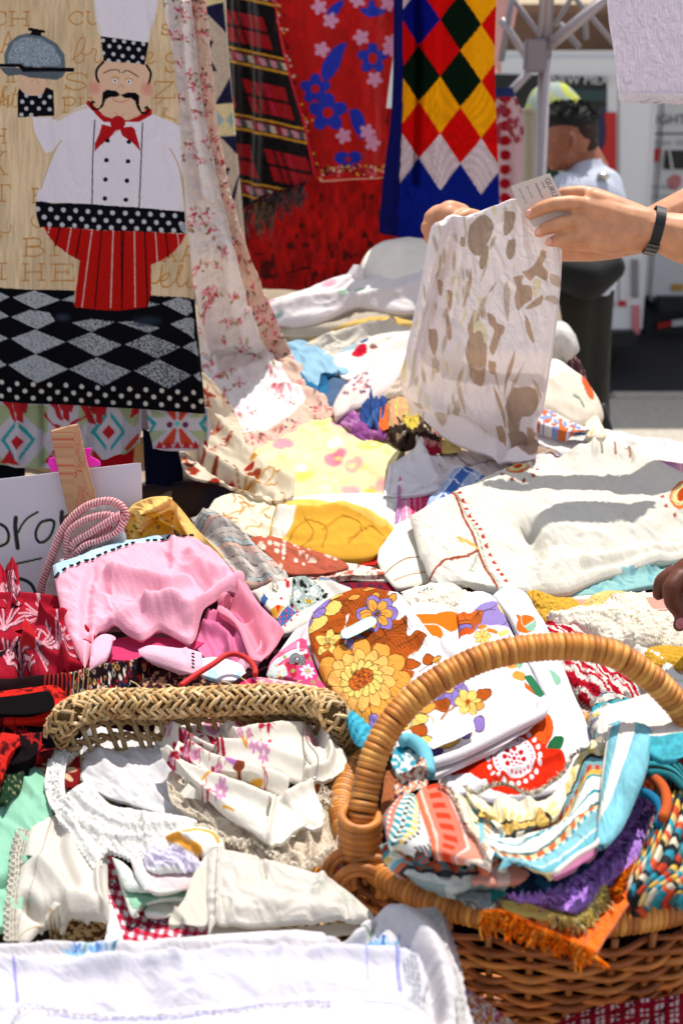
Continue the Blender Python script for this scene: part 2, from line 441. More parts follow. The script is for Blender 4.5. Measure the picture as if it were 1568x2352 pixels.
def path3(pts,dep,n=60,lift=0,sm=True):
    q=spl(pts,n,sm);return unp(q[:,0],q[:,1],dep(q[:,0],q[:,1])-lift-q[:,2])
def fringe(name,pts,dep,L,cols,n,parent,mat=None,lift=.003,ang=90,spread=25,w=.0009,seed=1,droop=.5,segs=4,kind=True):
    """loose threads along a frayed edge; ang = direction on the view in degrees, L in view units"""
    rr=random.Random(seed);q=spl(pts,n);out=[]
    for k in range(n):
        a=R(ang+rr.uniform(-spread,spread));l=L*rr.uniform(.45,1.1)*(1+.3*math.sin(k*.21+seed));x,y,z=q[k]
        x+=rr.uniform(-2,2);ph=rr.uniform(0,6)
        s=np.linspace(0,1,segs+1)
        xs=x+np.cos(a)*l*s+np.sin(s*5+ph)*l*.09;ys=y+np.sin(a)*l*s+np.cos(s*4+ph)*l*.06
        P=unp(xs,ys,dep(np.full_like(xs,x),np.full_like(ys,y))-lift-z-.004*np.sin(s*3+ph)*1.0)
        ww=w*(1-.6*s)*rr.uniform(.7,1.3)
        V=np.concatenate([np.stack([P+ww[:,None]*d for d in((1,0,0),(-.5,0,.87),(-.5,0,-.87))],1)]).reshape(-1,3)
        i=np.arange(segs)[:,None]*3;f=np.concatenate([np.stack([i[:,0]+a_,i[:,0]+b_,i[:,0]+3+b_,i[:,0]+3+a_],-1)for a_,b_ in((0,1),(1,2),(2,0))])
        out.append((V,f,np.array(hx(rr.choice(cols)))*rr.uniform(.85,1.1)))
    o=joined(name,out,mat or COTTON,parent)
    if kind:o['kind']='stuff'
    return o
def box(name,c,s,mat,parent=None,rot=0,bev=0,col=None):
    bm=bmesh.new();bmesh.ops.create_cube(bm,size=1)
    for v in bm.verts:v.co=Vector((v.co.x*s[0],v.co.y*s[1],v.co.z*s[2]))
    if bev:bmesh.ops.bevel(bm,geom=bm.edges[:],offset=bev,segments=2,affect='EDGES')
    ca,sa=math.cos(rot),math.sin(rot)
    V=[(c[0]+v.co.x*ca-v.co.y*sa,c[1]+v.co.x*sa+v.co.y*ca,c[2]+v.co.z)for v in bm.verts]
    f=[tuple(v.index for v in q.verts)for q in bm.faces];bm.free()
    return mk(name,V,f,mat,parent,col,smooth=False)
def dupe(o,parent=None,loc=None):
    c=o.copy();scn.collection.objects.link(c)
    if parent is not None:c.parent=parent
    return c
# ================================================================ SETTING
def sheet(name,x0,x1,y0,y1,z,mat,nx=2,ny=2):
    X,Y=np.meshgrid(np.linspace(x0,x1,nx),np.linspace(y0,y1,ny));P=np.stack([X,Y,X*0+z],-1)
    return mk(name,P,gridf(ny,nx)[:,::-1],mat,smooth=False)
asph=solid('asphalt','1e1e22',.9,bump=.5,sc=70,var=.35);conc=solid('concrete','a8a196',.9,bump=.3,sc=30,var=.12)
tag(sheet('road',-150,150,7.05,300,-.12,asph),kind='structure')
tag(sheet('pavement',-150,150,-60,6.9,0,conc),kind='structure')
kerbs=empty('kerb',(0,6.98,-.12));tag(kerbs,kind='structure')
for k in range(9):box('kerb_stone',(-3.6+k*.9,6.975,-.06),(.888,.15,.13),conc,kerbs,bev=.012)
# far street wall behind the tents
hallm=solid('stucco','7d6a5c',.9,bump=.3,sc=12,var=.15)
bl=empty('street_building',(0,30,0),'long low brown stucco building closing the street behind the trucks','building')
box('wall',(0,32,2.6),(60,4,5.4),hallm,bl)
rf=box('roof',(0,31.6,5.45),(61,5.5,.3),solid('roof_tile','5a4a42',.9),bl)
for k in range(14):box('window',(-19.5+k*3,29.97,2.9),(1.3,.12,1.6),solid('dark_glass','20262e',.15),bl)
white_m=solid('white_steel','d2d3d8',.35,spec=.5,coat=.2,var=.03,sc=3)
dark_m=solid('dark_steel','17181c',.5);redm=solid('red_print','b3131b',.5);navm=solid('navy_print','141a46',.5)
tyre_m=solid('tyre_rubber','101012',.9);alum=solid('aluminium','9a9196',.35,metal=.35,spec=.5,var=.05);grey_p=solid('grey_plastic','807a80',.55)
txtw=solid('white_print','d0cdd0',.6);txtd=solid('dark_print','3b3d46',.6)
def flat_text(name,txt,loc,size,mat,parent,rot=0,ext=.004):
    v,t=glyphs(txt);V=[(loc[0]+a*size,loc[1],loc[2]+b*size)for a,b in v]
    V2=[(x,y-ext,z)for x,y,z in V]
    f=[tuple(int(i)+len(V)for i in q)for q in t]
    o=mk(name,V+V2,f,mat,parent,smooth=False);return o
def px2w(x,y,Yp):
    P=unp(x,y,YP(Yp)(np.array(x,float),np.array(y,float)));return P
def wheel(parent,x,y,z,r=.36,wd=.22):
    a=np.linspace(0,2*math.pi,33)
    for nm,rr,ww,m in(('tyre',r,wd,tyre_m),('rim',r*.6,wd+.01,alum)):
        P=[]
        prof=[(0,-ww/2),(rr*.93,-ww/2),(rr,-ww/2*.7),(rr,ww/2*.7),(rr*.93,ww/2),(0,ww/2)]
        P=np.array([[(x+q[1],y+q[0]*math.cos(b),z+q[0]*math.sin(b))for q in prof]for b in a])
        mk(nm,P,gridf(33,6),m,parent,smooth=False)
# truck A : white box truck with poster
def truck(label,x0,x1,Yf,z0,z1,depth,name='parked_truck'):
    t=empty(name,((x0+x1)/2,Yf+depth/2,-.12),label,'truck')
    box('body',((x0+x1)/2,Yf+depth/2,(z0+z1)/2),(x1-x0,depth,z1-z0),white_m,t,bev=.04)
    box('chassis',((x0+x1)/2,Yf+depth/2+.1,z0-.11),(x1-x0-.2,depth-.3,.2),dark_m,t)
    box('bumper',((x0+x1)/2,Yf-.05,z0+.0),(x1-x0-.1,.12,.1),dark_m,t,bev=.02)
    for sx in(x0+.16,x1-.16):
        for sy in(Yf+.7,Yf+depth-.7):wheel(t,sx,sy,.24)
    return t
A0,A1=px2w(1476,775,8.0),px2w(1128,120,8.0)
tA=truck('white box truck with a black and navy banner, parked behind the man',A0[0]-2.2,A0[0],8.0,A0[2],px2w(1300,125,8)[2]+.02,4.2)
def slab(name,pts,Yp,th,mat,parent,sm=False,off=0):
    """a flat raised panel on a face Yp metres away; outline in view units"""
    if sm:pts=[tuple(q[:2])for q in spl(pts+[pts[0]],8*len(pts))][:-1]
    P=[px2w(a,b,Yp)for a,b in pts];n=len(P)
    fr=[(p[0],Yp-off-th,p[2])for p in P];bk=[(p[0],Yp-off,p[2])for p in P]
    f=[tuple(range(n))]+[(i,(i+1)%n,n+(i+1)%n,n+i)[::-1]for i in range(n)]
    return mk(name,fr+bk,f,mat,parent,smooth=False)
slab('banner',[(1060,168),(1392,176),(1392,250),(1060,240)],8,.01,solid('black_print','0c1113',.5),tA)
slab('banner_stripe',[(1250,204),(1388,207),(1388,232),(1250,229)],8,.006,solid('teal_print','1f3a3c',.5),tA,off=.012)
slab('poster',[(1060,241),(1392,251),(1395,600),(1060,600)],8,.012,navm,tA)
slab('red_stripe',[(1386,258),(1413,258),(1413,420),(1396,420),(1384,400),(1388,362),(1378,348),(1382,338),(1388,328),(1390,300)],8,.006,redm,tA,off=.014)
P=px2w(1262,193,8);flat_text('lettering','NEW MEXICO',(P[0],7.982,P[2]),.068,txtw,tA)
P=px2w(1262,224,8);flat_text('lettering','STATE STREET',(P[0],7.976,P[2]),.04,solid('grey_print','8b9a9e',.6),tA)if False else None
slab('poster_dot',[(1362+8*math.cos(a),304+9*math.sin(a))for a in np.linspace(0,6.28,13)[:-1]],8,.004,txtw,tA,off=.014)
for a,b,c,d in((1377,690,1408,703),(1419,690,1436,703)):slab('reflector',[(a,b),(c,b),(c,d),(a,d)],8,.012,redm,tA)
slab('tail_light',[(1449,700),(1467,700),(1467,766),(1449,766)],8,.02,solid('pale_red','c07078',.3),tA)
slab('door_hinge',[(1449,596),(1463,596),(1463,682),(1449,682)],8,.03,grey_p,tA)
slab('reflector',[(1452,562),(1463,562),(1463,580),(1452,580)],8,.012,redm,tA)
slab('door_seam',[(1418,120),(1421,120),(1421,700),(1418,700)],8,.004,grey_p,tA)
# truck B
B0=px2w(1480,695,9.2)
tB=truck('white food truck with a printed menu and a red square sign, at the right edge',B0[0],B0[0]+2.6,9.2,B0[2],px2w(1500,60,9.2)[2],3.2)
for(x,y,s,tx)in((1484,285,.085,'BIGHT SOUP'),(1488,333,.04,'LUNCH   STREET'),(1486,433,.03,'OPEN DAILY'),(1486,455,.03,'COLD DRINKS')):
    P=px2w(x,y,9.2);flat_text('lettering',tx,(P[0],9.19,P[2]),s,txtd if s>.05 else solid('mid_print','6a6c74',.6),tB)
slab('menu_rule',[(1482,305),(1600,305),(1600,309),(1482,309)],9.2,.006,txtd,tB)
slab('red_sign',[(1479,341),(1515,341),(1510,371),(1479,371)],9.2,.02,redm,tB)
slab('serving_window',[(1526,345),(1640,345),(1640,388),(1522,388)],9.2,.02,dark_m,tB)
slab('window_frame',[(1531,345),(1535,345),(1543,388),(1538,388)],9.2,.01,white_m,tB,off=.022)
slab('printed_apple',[(1545,400),(1560,404),(1563,420),(1550,436),(1534,430),(1532,412)],9.2,.006,solid('pale_red','c07078',.3),tB,sm=True)
slab('amber_reflector',[(1540,652),(1568,652),(1568,668),(1540,668)],9.2,.012,solid('amber','b98a35',.4),tB)
slab('side_skirt',[(1478,700),(1640,700),(1640,790),(1478,790)],9.25,.02,dark_m,tB)
slab('reflector',[(1508,742),(1540,735),(1540,747),(1508,754)],9.2,.02,redm,tB);slab('reflector',[(1541,735),(1600,728),(1600,742),(1541,749)],9.2,.02,white_m,tB)
# far tent with canvas roof and truss
tn=empty('market_tent',(2.6,11,0),'beige canvas market tent with a brown valance, behind the white trucks','tent')
canv=fabric('canvas',.3,.2,30)
def quadw(name,pts,mat,parent,col):
    P=np.array(pts,float).reshape(2,2,3);u=np.linspace(0,1,14)
    G=np.array([[(1-a)*((1-b)*P[0,0]+b*P[0,1])+a*((1-b)*P[1,0]+b*P[1,1])+np.array([0,0,-.12*math.sin(math.pi*a)*math.sin(math.pi*b)])for b in u]for a in u])
    return mk(name,G,gridf(14,14),mat,parent,np.tile(hx(col),(196,1)))
quadw('roof_canvas',[(.4,13.5,3.1),(6.5,13.5,3.1),(.4,10.4,1.95),(6.5,10.4,1.95)],canv,tn,'cdbfa9')
quadw('roof_canvas',[(.4,16.5,1.95),(6.5,16.5,1.95),(.4,13.5,3.1),(6.5,13.5,3.1)],canv,tn,'cdbfa9')
quadw('back_curtain',[(.4,16.4,2.2),(6.5,16.4,2.2),(.4,16.4,.1),(6.5,16.4,.1)],canv,tn,'cfc4b2')
quadw('valance',[(.4,10.38,1.95),(6.5,10.38,1.95),(.4,10.38,1.62),(6.5,10.38,1.5)],canv,tn,'8b6f5f')
for x in(.5,3.4,6.4):
    for y in(10.45,16.3):tube('pole',[(x,y,0),(x,y,2.0)],.03,alum,tn)
for a,b in(((.5,10.5,1.3),(2.1,10.5,2.05)),((2.1,10.5,2.3),(3.8,10.5,1.35)),((1.9,10.5,1.55),(3.4,10.5,2.1)),((3.0,10.5,2.2),(4.8,10.5,1.4))):
    tube('strut',[a,b],.022,grey_p,tn)
# the stall's own tent frame
sf=empty('market_gazebo',tuple(px2w(1226,1200,4.2)*[1,1,0]),'pale metal tent leg with a grey corner fitting and sloping roof braces','gazebo')
T4=lambda x,y,d=4.2:tuple(px2w(x,y,d))
def bar(nm,a,b,r,m=alum,flat=1.0):return tube(nm,[a,b],r,m,sf,k=4 if r>.012 else 8,flat=flat)
p0=np.array(T4(1227,700));bar('leg',(p0[0],4.2,0),(p0[0],4.2,px2w(1227,120,4.2)[2]),.0175)
bar('leg',(p0[0],4.22,px2w(1227,130,4.2)[2]),(p0[0],4.22,2.5),.021)
box('corner_fitting',T4(1227,128),(.058,.058,.09),grey_p,sf,bev=.006)
box('corner_fitting',T4(1252,122),(.03,.03,.03),grey_p,sf,bev=.005)
for a,b,r in(((1252,112),(1420,-30),.0165),((1150,45),(1215,140),.012),((1215,165),(1150,235),.014),((1290,-40),(1425,120),.008),((1180,-30),(1150,140),.01),((1320,-20),(1272,60),.008),((1180,0),(1245,90),.008)):
    d=4.2 if r>.014 else 4.6
    bar('brace',T4(*a,d),T4(*b,d),r,alum if r>.01 else grey_p)
for a,b in(((1285,55),(1330,110)),((1340,20),(1345,90))):bar('brace',T4(*a,4.9),T4(*b,4.9),.01,grey_p)
# yellow-green parasol behind the man, hanging print, pink cloth
um=empty('parasol',T4(1270,500,5.4),'pale yellow green closed beach parasol behind the man with black hair','parasol')
def pcol(x,y):
    k=np.clip(fbm(x/22,y/30,6,3)*2.2+.4,0,1)[...,None];return hx('c9cf62')*k+hx('a9b7b4')*(1-k)
P,x,y,u,v=surf([[(1195,280),(1225,205),(1290,190)],[(1345,240),(1352,330)],[(1345,500),(1275,470)],[(1235,480),(1205,380)]],YP(5.4),5,bulge=.12)
mk('canopy',P,gridf(*P.shape[:2]),SHEER,um,pcol(x,y).reshape(-1,3))
tube('pole',[T4(1290,900,5.5),T4(1290,230,5.5)],.014,alum,um)
gcl=cloth('hung_shawl','green knitted shawl hanging between the tent leg and the man','shawl',[[(1190,330)],[(1262,360),(1298,440)],[(1300,640)],[(1190,640)]],lambda x,y,u,v:hx('37594a')*(1+.5*fbm(x/9,y/12,2,2))[...,None],YP(5.0),mat=KNIT)
def redhang(x,y,u,v):
    c=np.zeros(x.shape+(3,));c[:]=hx('b89aa0');m=(np.hypot((x-1159)/13,((y-340)%33-16)/12)<1);c[m]=hx('8e0d1c')
    n=fbm(x/14,y/22,9,3);c[(n>.15)&(y<330)]=hx('8c3440');c[y<222]=hx('24305c');return c
cloth('hung_scarf','white scarf with dark red roundels hanging beside the harlequin blanket','scarf',[[(1130,205)],[(1175,200),(1200,270),(1203,330)],[(1180,560)],[(1130,560)]],redhang,YP(4.5),folds=[([(1170,200),(1190,560)],.02,8)])
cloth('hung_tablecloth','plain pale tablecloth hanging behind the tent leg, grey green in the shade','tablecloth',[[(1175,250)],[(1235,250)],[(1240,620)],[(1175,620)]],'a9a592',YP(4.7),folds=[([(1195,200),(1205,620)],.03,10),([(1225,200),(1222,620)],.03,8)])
cloth('hung_sheet','pink sheet bunched high behind the harlequin blanket','sheet',[[(1120,-60)],[(1200,-60)],[(1180,60),(1150,130),(1148,165)],[(1120,165)]],'c79a97',YP(4.8),mat=SHEER,folds=[([(1160,-60),(1140,160)],.03,8)])
# ================================================================ THE STALL TABLE
tbm=solid('table_board','6d6258',.8,bump=.2)
tt=empty('stall_table',(0,2.2,0),'long trestle table buried under the heaped linens','table')
box('tabletop',(-.05,1.6,.70),(2.0,1.1,.03),tbm,tt);box('tabletop',(-.25,3.05,.70),(1.6,1.0,.03),tbm,tt)
for x in(-1.0,.88):
    for y in(1.12,2.1):tube('leg',[(x,y,0),(x,y,.685)],.016,alum,tt)
for x in(-1.1,.45):tube('leg',[(x,3.45,0),(x,3.45,.685)],.016,alum,tt)
# the cloth the goods lie on: a mound of packed linens under everything
def mound():
    xs=np.linspace(-1.15,1.0,90);ys=np.linspace(1.0,3.52,110);X,Y=np.meshgrid(xs,ys)
    far=np.clip((Y-2.5)/.12,0,1);xr=.98*(1-far)+.60*far
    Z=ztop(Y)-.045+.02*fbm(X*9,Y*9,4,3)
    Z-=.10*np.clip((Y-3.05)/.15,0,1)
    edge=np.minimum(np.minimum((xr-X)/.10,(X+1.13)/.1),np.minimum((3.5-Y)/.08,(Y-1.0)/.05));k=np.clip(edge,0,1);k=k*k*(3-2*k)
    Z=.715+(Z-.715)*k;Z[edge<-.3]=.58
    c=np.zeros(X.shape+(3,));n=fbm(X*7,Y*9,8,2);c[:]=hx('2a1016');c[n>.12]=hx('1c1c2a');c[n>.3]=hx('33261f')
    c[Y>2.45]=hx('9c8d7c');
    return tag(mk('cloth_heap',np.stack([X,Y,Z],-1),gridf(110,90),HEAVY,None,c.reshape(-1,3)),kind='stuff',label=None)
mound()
# ================================================================ HANGING TEXTILES
rail=empty('hanging_rail',(-.6,2.9,2.35),'white metal rail from which the towels and blankets hang','rail')
tube('bar',[(-1.5,2.47,2.30),(-.15,2.47,2.30)],.012,alum,rail);tube('bar',[(-1.6,3.45,2.36),(1.0,3.45,2.36)],.012,alum,rail)
for x,y,z in((-1.5,2.47,2.30),(-1.6,3.45,2.36),(1.0,3.6,2.36)):tube('upright',[(x,y,0),(x,y,z)],.014,alum,rail)
# ---- red fleece blanket at the very back
def redb(x,y,u,v):
    n=fbm(x/10,y/26,2,4)[...,None];c=hx('a60f0c')*(1+.35*n)
    k=(vn(x/9,y/22,33)>.62);c[k]=hx('4e0a08');k2=(np.abs(((x*.25+y)-700)%60-30)<3)&(y>580)&(vn(x/8,y/4,3)>0);c[k2]=hx('3c0c0a');return c
cloth('red_blanket','plain red fleece blanket hanging lowest at the back, behind the heap','blanket',[[(520,250)],[(1010,250),(1012,480)],[(1012,640),(800,700)],[(520,740)]],redb,YP(3.56),mat=FLEECE,step=4,
      folds=[([(760,440),(740,640)],.012,30),([(900,500),(905,640)],.014,26),([(640,420),(650,660)],.012,30)],wr=[(.006,50,85,3,4)])
# ---- red blanket with blue flowers
C=Cv(600,-60,960,430,'b21412').mottle(.12,14,3,2.0).tr(.4,439,0)
BL,LV='2030a6','c98fb0'
for p in([(770,100),(790,50),(830,15),(878,2),(860,50),(825,95),(780,125)],[(960,50),(1010,40),(1020,5),(1045,5),(1060,40),(1120,60),(1080,90),(1010,95)],
          [(745,440),(750,380),(790,310),(830,265),(890,245),(875,300),(850,380),(810,440),(770,465)],[(905,630),(950,625),(985,660),(1000,730),(985,800),(950,770),(920,710)]):
    C.poly(p,BL,True)
def fl5(x,y,r,c,hole=True):
    C.flower(x,y,r,5,c,rot=-90,w=.38)
    if hole:C.ell(x,y,r*.30,r*.30,'b21412')
fl5(1040,335,82,BL);C.ell(1040,335,24,34,'b21412');fl5(712,510,82,BL);fl5(785,645,104,BL)
C.ell(865,905,44,36,BL);C.ell(938,903,40,36,BL);C.ell(900,950,24,30,BL);C.ell(900,915,15,18,'b21412')
def st(x,y,r=44,rot=0):C.flower(x,y,r,5,LV,LV,rot,w=.36)
for a in((735,40),(800,118),(975,215),(750,285),(1052,455),(875,780),(1010,755),(1040,820),(1140,280),(955,0),(1130,20),(1150,240)):st(*a,rot=a[0]*7%70)
for k in range(160):
    x=735+random.random()*375;y=955+abs(random.gauss(0,1))*32+(x-735)*-.02;C.ell(x,min(y,1035),9,7,random.choice(['d8a12c','3a0c10','c05a6a','a01818','701010','e0c0b0']))
for k in range(60):
    y=random.random()*1000;x=480+y*.25+random.gauss(0,14);C.ell(x,y,8,8,random.choice(['d8a12c','3a0c10','e0c0b0','701010']))
C.line([(740,1040),(900,1030),(1105,1020)],9,'d5a08c')
cloth('flowered_blanket','red blanket printed with royal blue flowers and small pink stars','blanket',[[(600,-60)],[(925,-60),(905,100),(885,250),(884,350)],[(882,408),(800,412)],[(733,418),(700,330),(655,160)]],C,YP(3.48),mat=FLEECE,
      folds=[([(860,-60),(850,400)],.02,20),([(740,100),(760,400)],.01,30)],wr=[(.004,40,88,3,5)])
# ---- tartan with fringe
def tartan(x,y,u,v):
    # the weft bands tilt; lines in px space
    a=(x-520)*.96-y*.30;b=y+(x-520)*-.22
    b=b+0*x
    c=np.zeros(x.shape+(3,));c[:]=hx('930f16')
    pb=(b+8)%150;pa=(a*1.0+300)%118
    red=(pb>30)&(pb<100)
    c[~red]=hx('0a0709')
    c[red&(pa>14)&(pa<44)]=hx('12070a');c[red&(pa>62)&(pa<67)]=hx('2a0a10');c[red&(pa>78)&(pa<82)]=hx('12070a');c[red&(pa>90)&(pa<96)]=hx('a81a3c');c[red&(pb>60)&(pb<68)]=c[red&(pb>60)&(pb<68)]*.35
    for lo,hi,col in((112,117,'c08a25'),(120,124,'6b2010'),(124,140,'6a5a60'),(143,149,'c08a25')):
        m=(pb>lo)&(pb<hi);c[m]=hx(col)
    m=(pb>124)&(pb<140);k=(pa//12).astype(int)%4
    for q,col in((0,'c0808e'),(1,'4a4a4c'),(2,'b9ab98'),(3,'8a2030')):c[m&(k==q)]=hx(col)
    dd=((a+b)%4<2)[...,None];c=c*np.where(dd,1.08,.88)
    ed=u>.975;c[ed]=hx('c3142a');return c
tt_=empty('tartan_blanket',px2w(600,-40,3.4),'red and black tartan blanket with a fringe, between quilt and flowered blanket','blanket')
te=[[(500,-60)],[(622,-60),(650,110),(700,290),(722,395)],[(727,410),(650,440),(590,455)],[(556,480),(540,300),(522,60)]]
cloth('tartan_cloth',None,None,te,tartan,YP(3.42),parent=tt_,mat=FLEECE,folds=[([(575,-60),(592,200),(585,470)],.03,9),([(540,-60),(548,470)],.022,10),([(640,60),(690,420)],.01,16)],wr=[(.003,20,80,3,7)])
fringe('tartan_fringe',[(560,478),(600,452),(650,438),(700,420)],YP(3.40),52,['0a0709','0a0709','3a0a0e','7c1016'],130,tt_,FLEECE,w=.0022,spread=14)
fringe('tartan_fringe',[(588,470),(610,465),(625,470)],YP(3.37),66,['0a0709','2a0a0e','6a4a10'],40,tt_,FLEECE,w=.0026,spread=10)
# ---- harlequin knit
HQ={'w':'c7b6bd','r':'c40808','y':'e69a05','g':'06180c','b':'081070','n':'081070'}
def harl(x,y,u,v):
    X=(x-962)/94;p=(y-370-(x-1009)*.12)/130
    a=np.floor(X+p);b=np.floor(p-X);row=(a+b).astype(int);j=(a-b).astype(int)
    c=np.zeros(x.shape+(3,));c[:]=hx('081a78')
    def s_(m,k):c[m]=hx(HQ[k])
    s_(row==-1,'w');s_(row==-2,'r');s_(row==-3,'y');s_(row==-4,'g');s_((row==-4)&(j>=4),'r');s_(row==-5,'r');s_((row==-5)&(j>=3),'y')
    s_(row==-6,'b');s_((row==-6)&(j>=2),'g');s_((row==-6)&(j>=4),'r');s_(row==-7,'r');s_((row==-7)&(j<0),'w');s_((row==-7)&(j>=3),'y');s_(row<-7,'b');s_((row==-8)&(j>=2),'r')
    c[(x<924-np.maximum(0,y-250)*.04)]=hx('0a0f52')
    c *=(1+.10*np.sin(x*2.2)*np.sin(y*2.6))[...,None];return c
cloth('harlequin_blanket','knitted harlequin blanket of red, yellow, green and white diamonds with a blue border','blanket',[[(905,-60)],[(1140,-60),(1134,150),(1140,330),(1144,440)],[(1146,500),(1060,470),(990,500),(965,545)],[(870,535),(880,420),(900,240)]],harl,YP(3.32),mat=KNIT,step=2.4,
      folds=[([(958,-60),(962,200),(955,420)],-.035,7),([(925,-60),(915,250),(892,520)],.03,12),([(1000,-60),(1010,430)],.02,22),([(1085,-60),(1090,430)],.022,20)],wr=[(.004,60,88,3,9)])
# ---- navy star quilt strip
C=Cv(430,-60,560,720,'b5a696').mottle(.06,8,3).tr(.4,439,0)
NV='1c1c38'
for p in([(60,45),(185,10),(205,190)],[(75,235),(130,230),(105,300)],[(105,330),(150,405),(90,420)],[(225,445),(240,590),(135,600)],[(165,785),(262,778),(272,890)],[(185,965),(225,965),(205,1010)],[(95,430),(110,440),(105,490)],[(290,960),(230,1130),(250,1150)]):C.poly(p,NV)
C.poly([(130,600),(245,592),(262,770),(160,785)],'cdbf93');C.poly([(150,640),(190,690),(150,740),(140,690)],'8fa4a8');C.poly([(240,640),(200,690),(245,735)],'8fa4a8');C.poly([(40,0),(190,0),(190,12),(40,40)],'d0c08c')
C.poly([(65,200),(85,200),(110,430),(95,430)],'8a7a30')
for k in range(300):
    C.ell(60+random.random()*220,random.random()*1200,2,2,'5a5a6a')
cloth('star_quilt','narrow strip of cream quilt with navy triangles, beside the chef towel','quilt',[[(430,-60)],[(517,-60),(524,100),(540,290),(556,470)],[(572,650),(560,700)],[(480,700),(470,480),(455,200)]],C,YP(3.1),mat=PUFF,folds=[([(512,-60),(520,100),(535,290),(550,470),(566,650)],.012,5)])
cloth('dark_throw','dark throw showing between the quilt and the red tartan','throw',[[(440,-60)],[(600,-60)],[(620,600)],[(470,600)]],'151018',YP(3.6),mat=HEAVY)
# ---- long pink floral quilt that sweeps down on the heap
def roses(seed,x0,y0,x1,y1,base,n,pal=('b24a58','c4707c','d9a6a8','8d7b62','a59a7a'),r=9,border=None):
    c=Cv(x0,y0,x1,y1,base).mottle(.03,30,seed)
    rr=random.Random(seed)
    for k in range(n):
        x=rr.uniform(x0,x1);y=rr.uniform(y0,y1);s_=rr.uniform(.6,1.2)*r;a0=rr.random()*360
        for q in range(5):
            a=R(a0+q*rr.uniform(50,90));d=s_*rr.uniform(.6,1.5);c.ell(x+math.cos(a)*d,y+math.sin(a)*d,s_*.5,s_*.28,pal[3+q%2]if q>2 else pal[2],math.degrees(a))
        for q in range(4):c.ell(x+rr.gauss(0,s_*.3),y+rr.gauss(0,s_*.3),s_*rr.uniform(.15,.45),s_*rr.uniform(.15,.35),pal[q%3],rr.random()*180)
    return c
QL=[(372,-60),(392,90),(406,250),(424,480),(440,620),(470,760),(500,880)]
C=roses(11,360,-60,800,1060,'dcd6d6',260,r=10,pal=('b23a50','c25068','d28c98','8d7b5c','a99a72'))
bd=roses(12,360,-60,800,1060,'c4a898',800,pal=('a8304a','c05468','d49a94','54504a','94664c'),r=9)
bp=[(428,-60),(440,60),(462,200),(505,420),(560,560),(640,760),(700,900)]      # border strip: right of this line
rb=[(455,-60),(478,200),(532,500),(600,660),(680,790),(772,935)]
def qcol(x,y,u,v):
    c=C(x,y);b=bd(x,y);d,s=dpoly(x,y,[(430,-60),(464,240),(496,400),(534,564),(566,680),(606,788),(655,868),(700,922),(662,964),(550,1002)])
    m=(s<0);
    c2=np.where(m[...,None],b,c)
    e,_=dpoly(x,y,[(430,-60),(464,240),(496,400),(534,564),(566,680),(606,788),(655,868),(700,922),(662,964),(550,1002)]);c2[e<1.6]=hx('e6dedc')
    dd,_=dpoly(x,y,[(400,470),(445,600),(520,730),(590,830),(720,900)]);return c2
qd=mixd(YP(2.62),lambda x,y:T0(y)-.06,560,900)
pq=cloth('rose_quilt','long white rose sprigged quilt with a floral border sweeping down onto the heap','quilt',
      [[(372,-60)],[(464,-60),(492,240),(516,400),(562,564),(610,680),(662,804),(715,885)],[(775,945),(700,985),(640,1010)],[(570,1045),(520,960),(470,850),(448,600),(424,400),(402,200)]],qcol,qd,mat=PUFF,r=.006,drop=.008,
      folds=[([(378,-60),(404,200),(426,420),(450,640),(500,860)],.02,7),([(415,-60),(436,200),(470,450)],.02,9),([(440,-60),(455,200),(500,450),(560,620)],-.016,7),([(470,730),(560,690),(600,670)],.012,12),([(480,800),(560,770),(640,760)],.014,10),([(500,880),(600,850),(690,850)],.014,10),([(530,960),(620,900),(740,920)],.012,9),([(520,560),(540,700),(620,850)],.014,14)],
      wr=[(.007,26,15,1.6,12),(.0018,9,60,1.5,13)])
cloth('rose_quilt_lining',None,None,[[(452,880)],[(500,880)],[(570,1045)],[(540,1035),(500,980)]],'d9d0cf',mixd(YP(2.6),H(.05),500,1000),parent=pq,mat=PUFF,r=.003)
# ---- cream cloth with rust sprays
C=roses(21,400,860,700,1230,'ddd0bb',0);rr=random.Random(4)
C.mottle(.03,40,7)
for k in range(26):
    x,y=rr.uniform(400,680),rr.uniform(870,1060)
    for q in range(6):C.line([(x,y),(x+rr.uniform(-14,14),y+rr.uniform(-8,8)),(x+rr.uniform(-20,20),y+rr.uniform(-14,14))],2.2,rr.choice(['a83c26','9c2c20','b8603a']))
for k in range(40):
    x,y=rr.uniform(420,660),rr.uniform(1100,1230);a=rr.random()*6;P_=[(x,y)]
    for q in range(5):a+=rr.uniform(-.9,.9);x+=math.cos(a)*13;y+=math.sin(a)*9;P_.append((x,y))
    C.line(P_,2.6,rr.choice(['a86a2c','b98a4a','8f5a28']))
for k in range(16):C.ell(rr.uniform(430,600),rr.uniform(1060,1110),13,5,rr.choice(['a32a1c','c28a3c','8f3a20']),rr.uniform(-20,30))
def rus(x,y,u,v):
    c=C(x,y);return c
cloth('rust_spray_cloth','cream cloth with rust red sprays draped down beside the black apron string','curtain',[[(455,850)],[(500,885),(545,960),(575,1050),(620,1090)],[(680,1112),(670,1140),(620,1150)],[(560,1130),(500,1110),(430,1085),(415,1000)]],rus,mixd(YP(2.5),H(.07),820,1110),mat=SHEER,lift=.02,
      folds=[([(440,880),(520,1000),(600,1080),(670,1120)],.02,12),([(410,960),(480,1060),(600,1130)],.02,9),([(420,1020),(520,1100),(620,1140)],-.02,7)],wr=[(.005,26,40,2.4,4)])
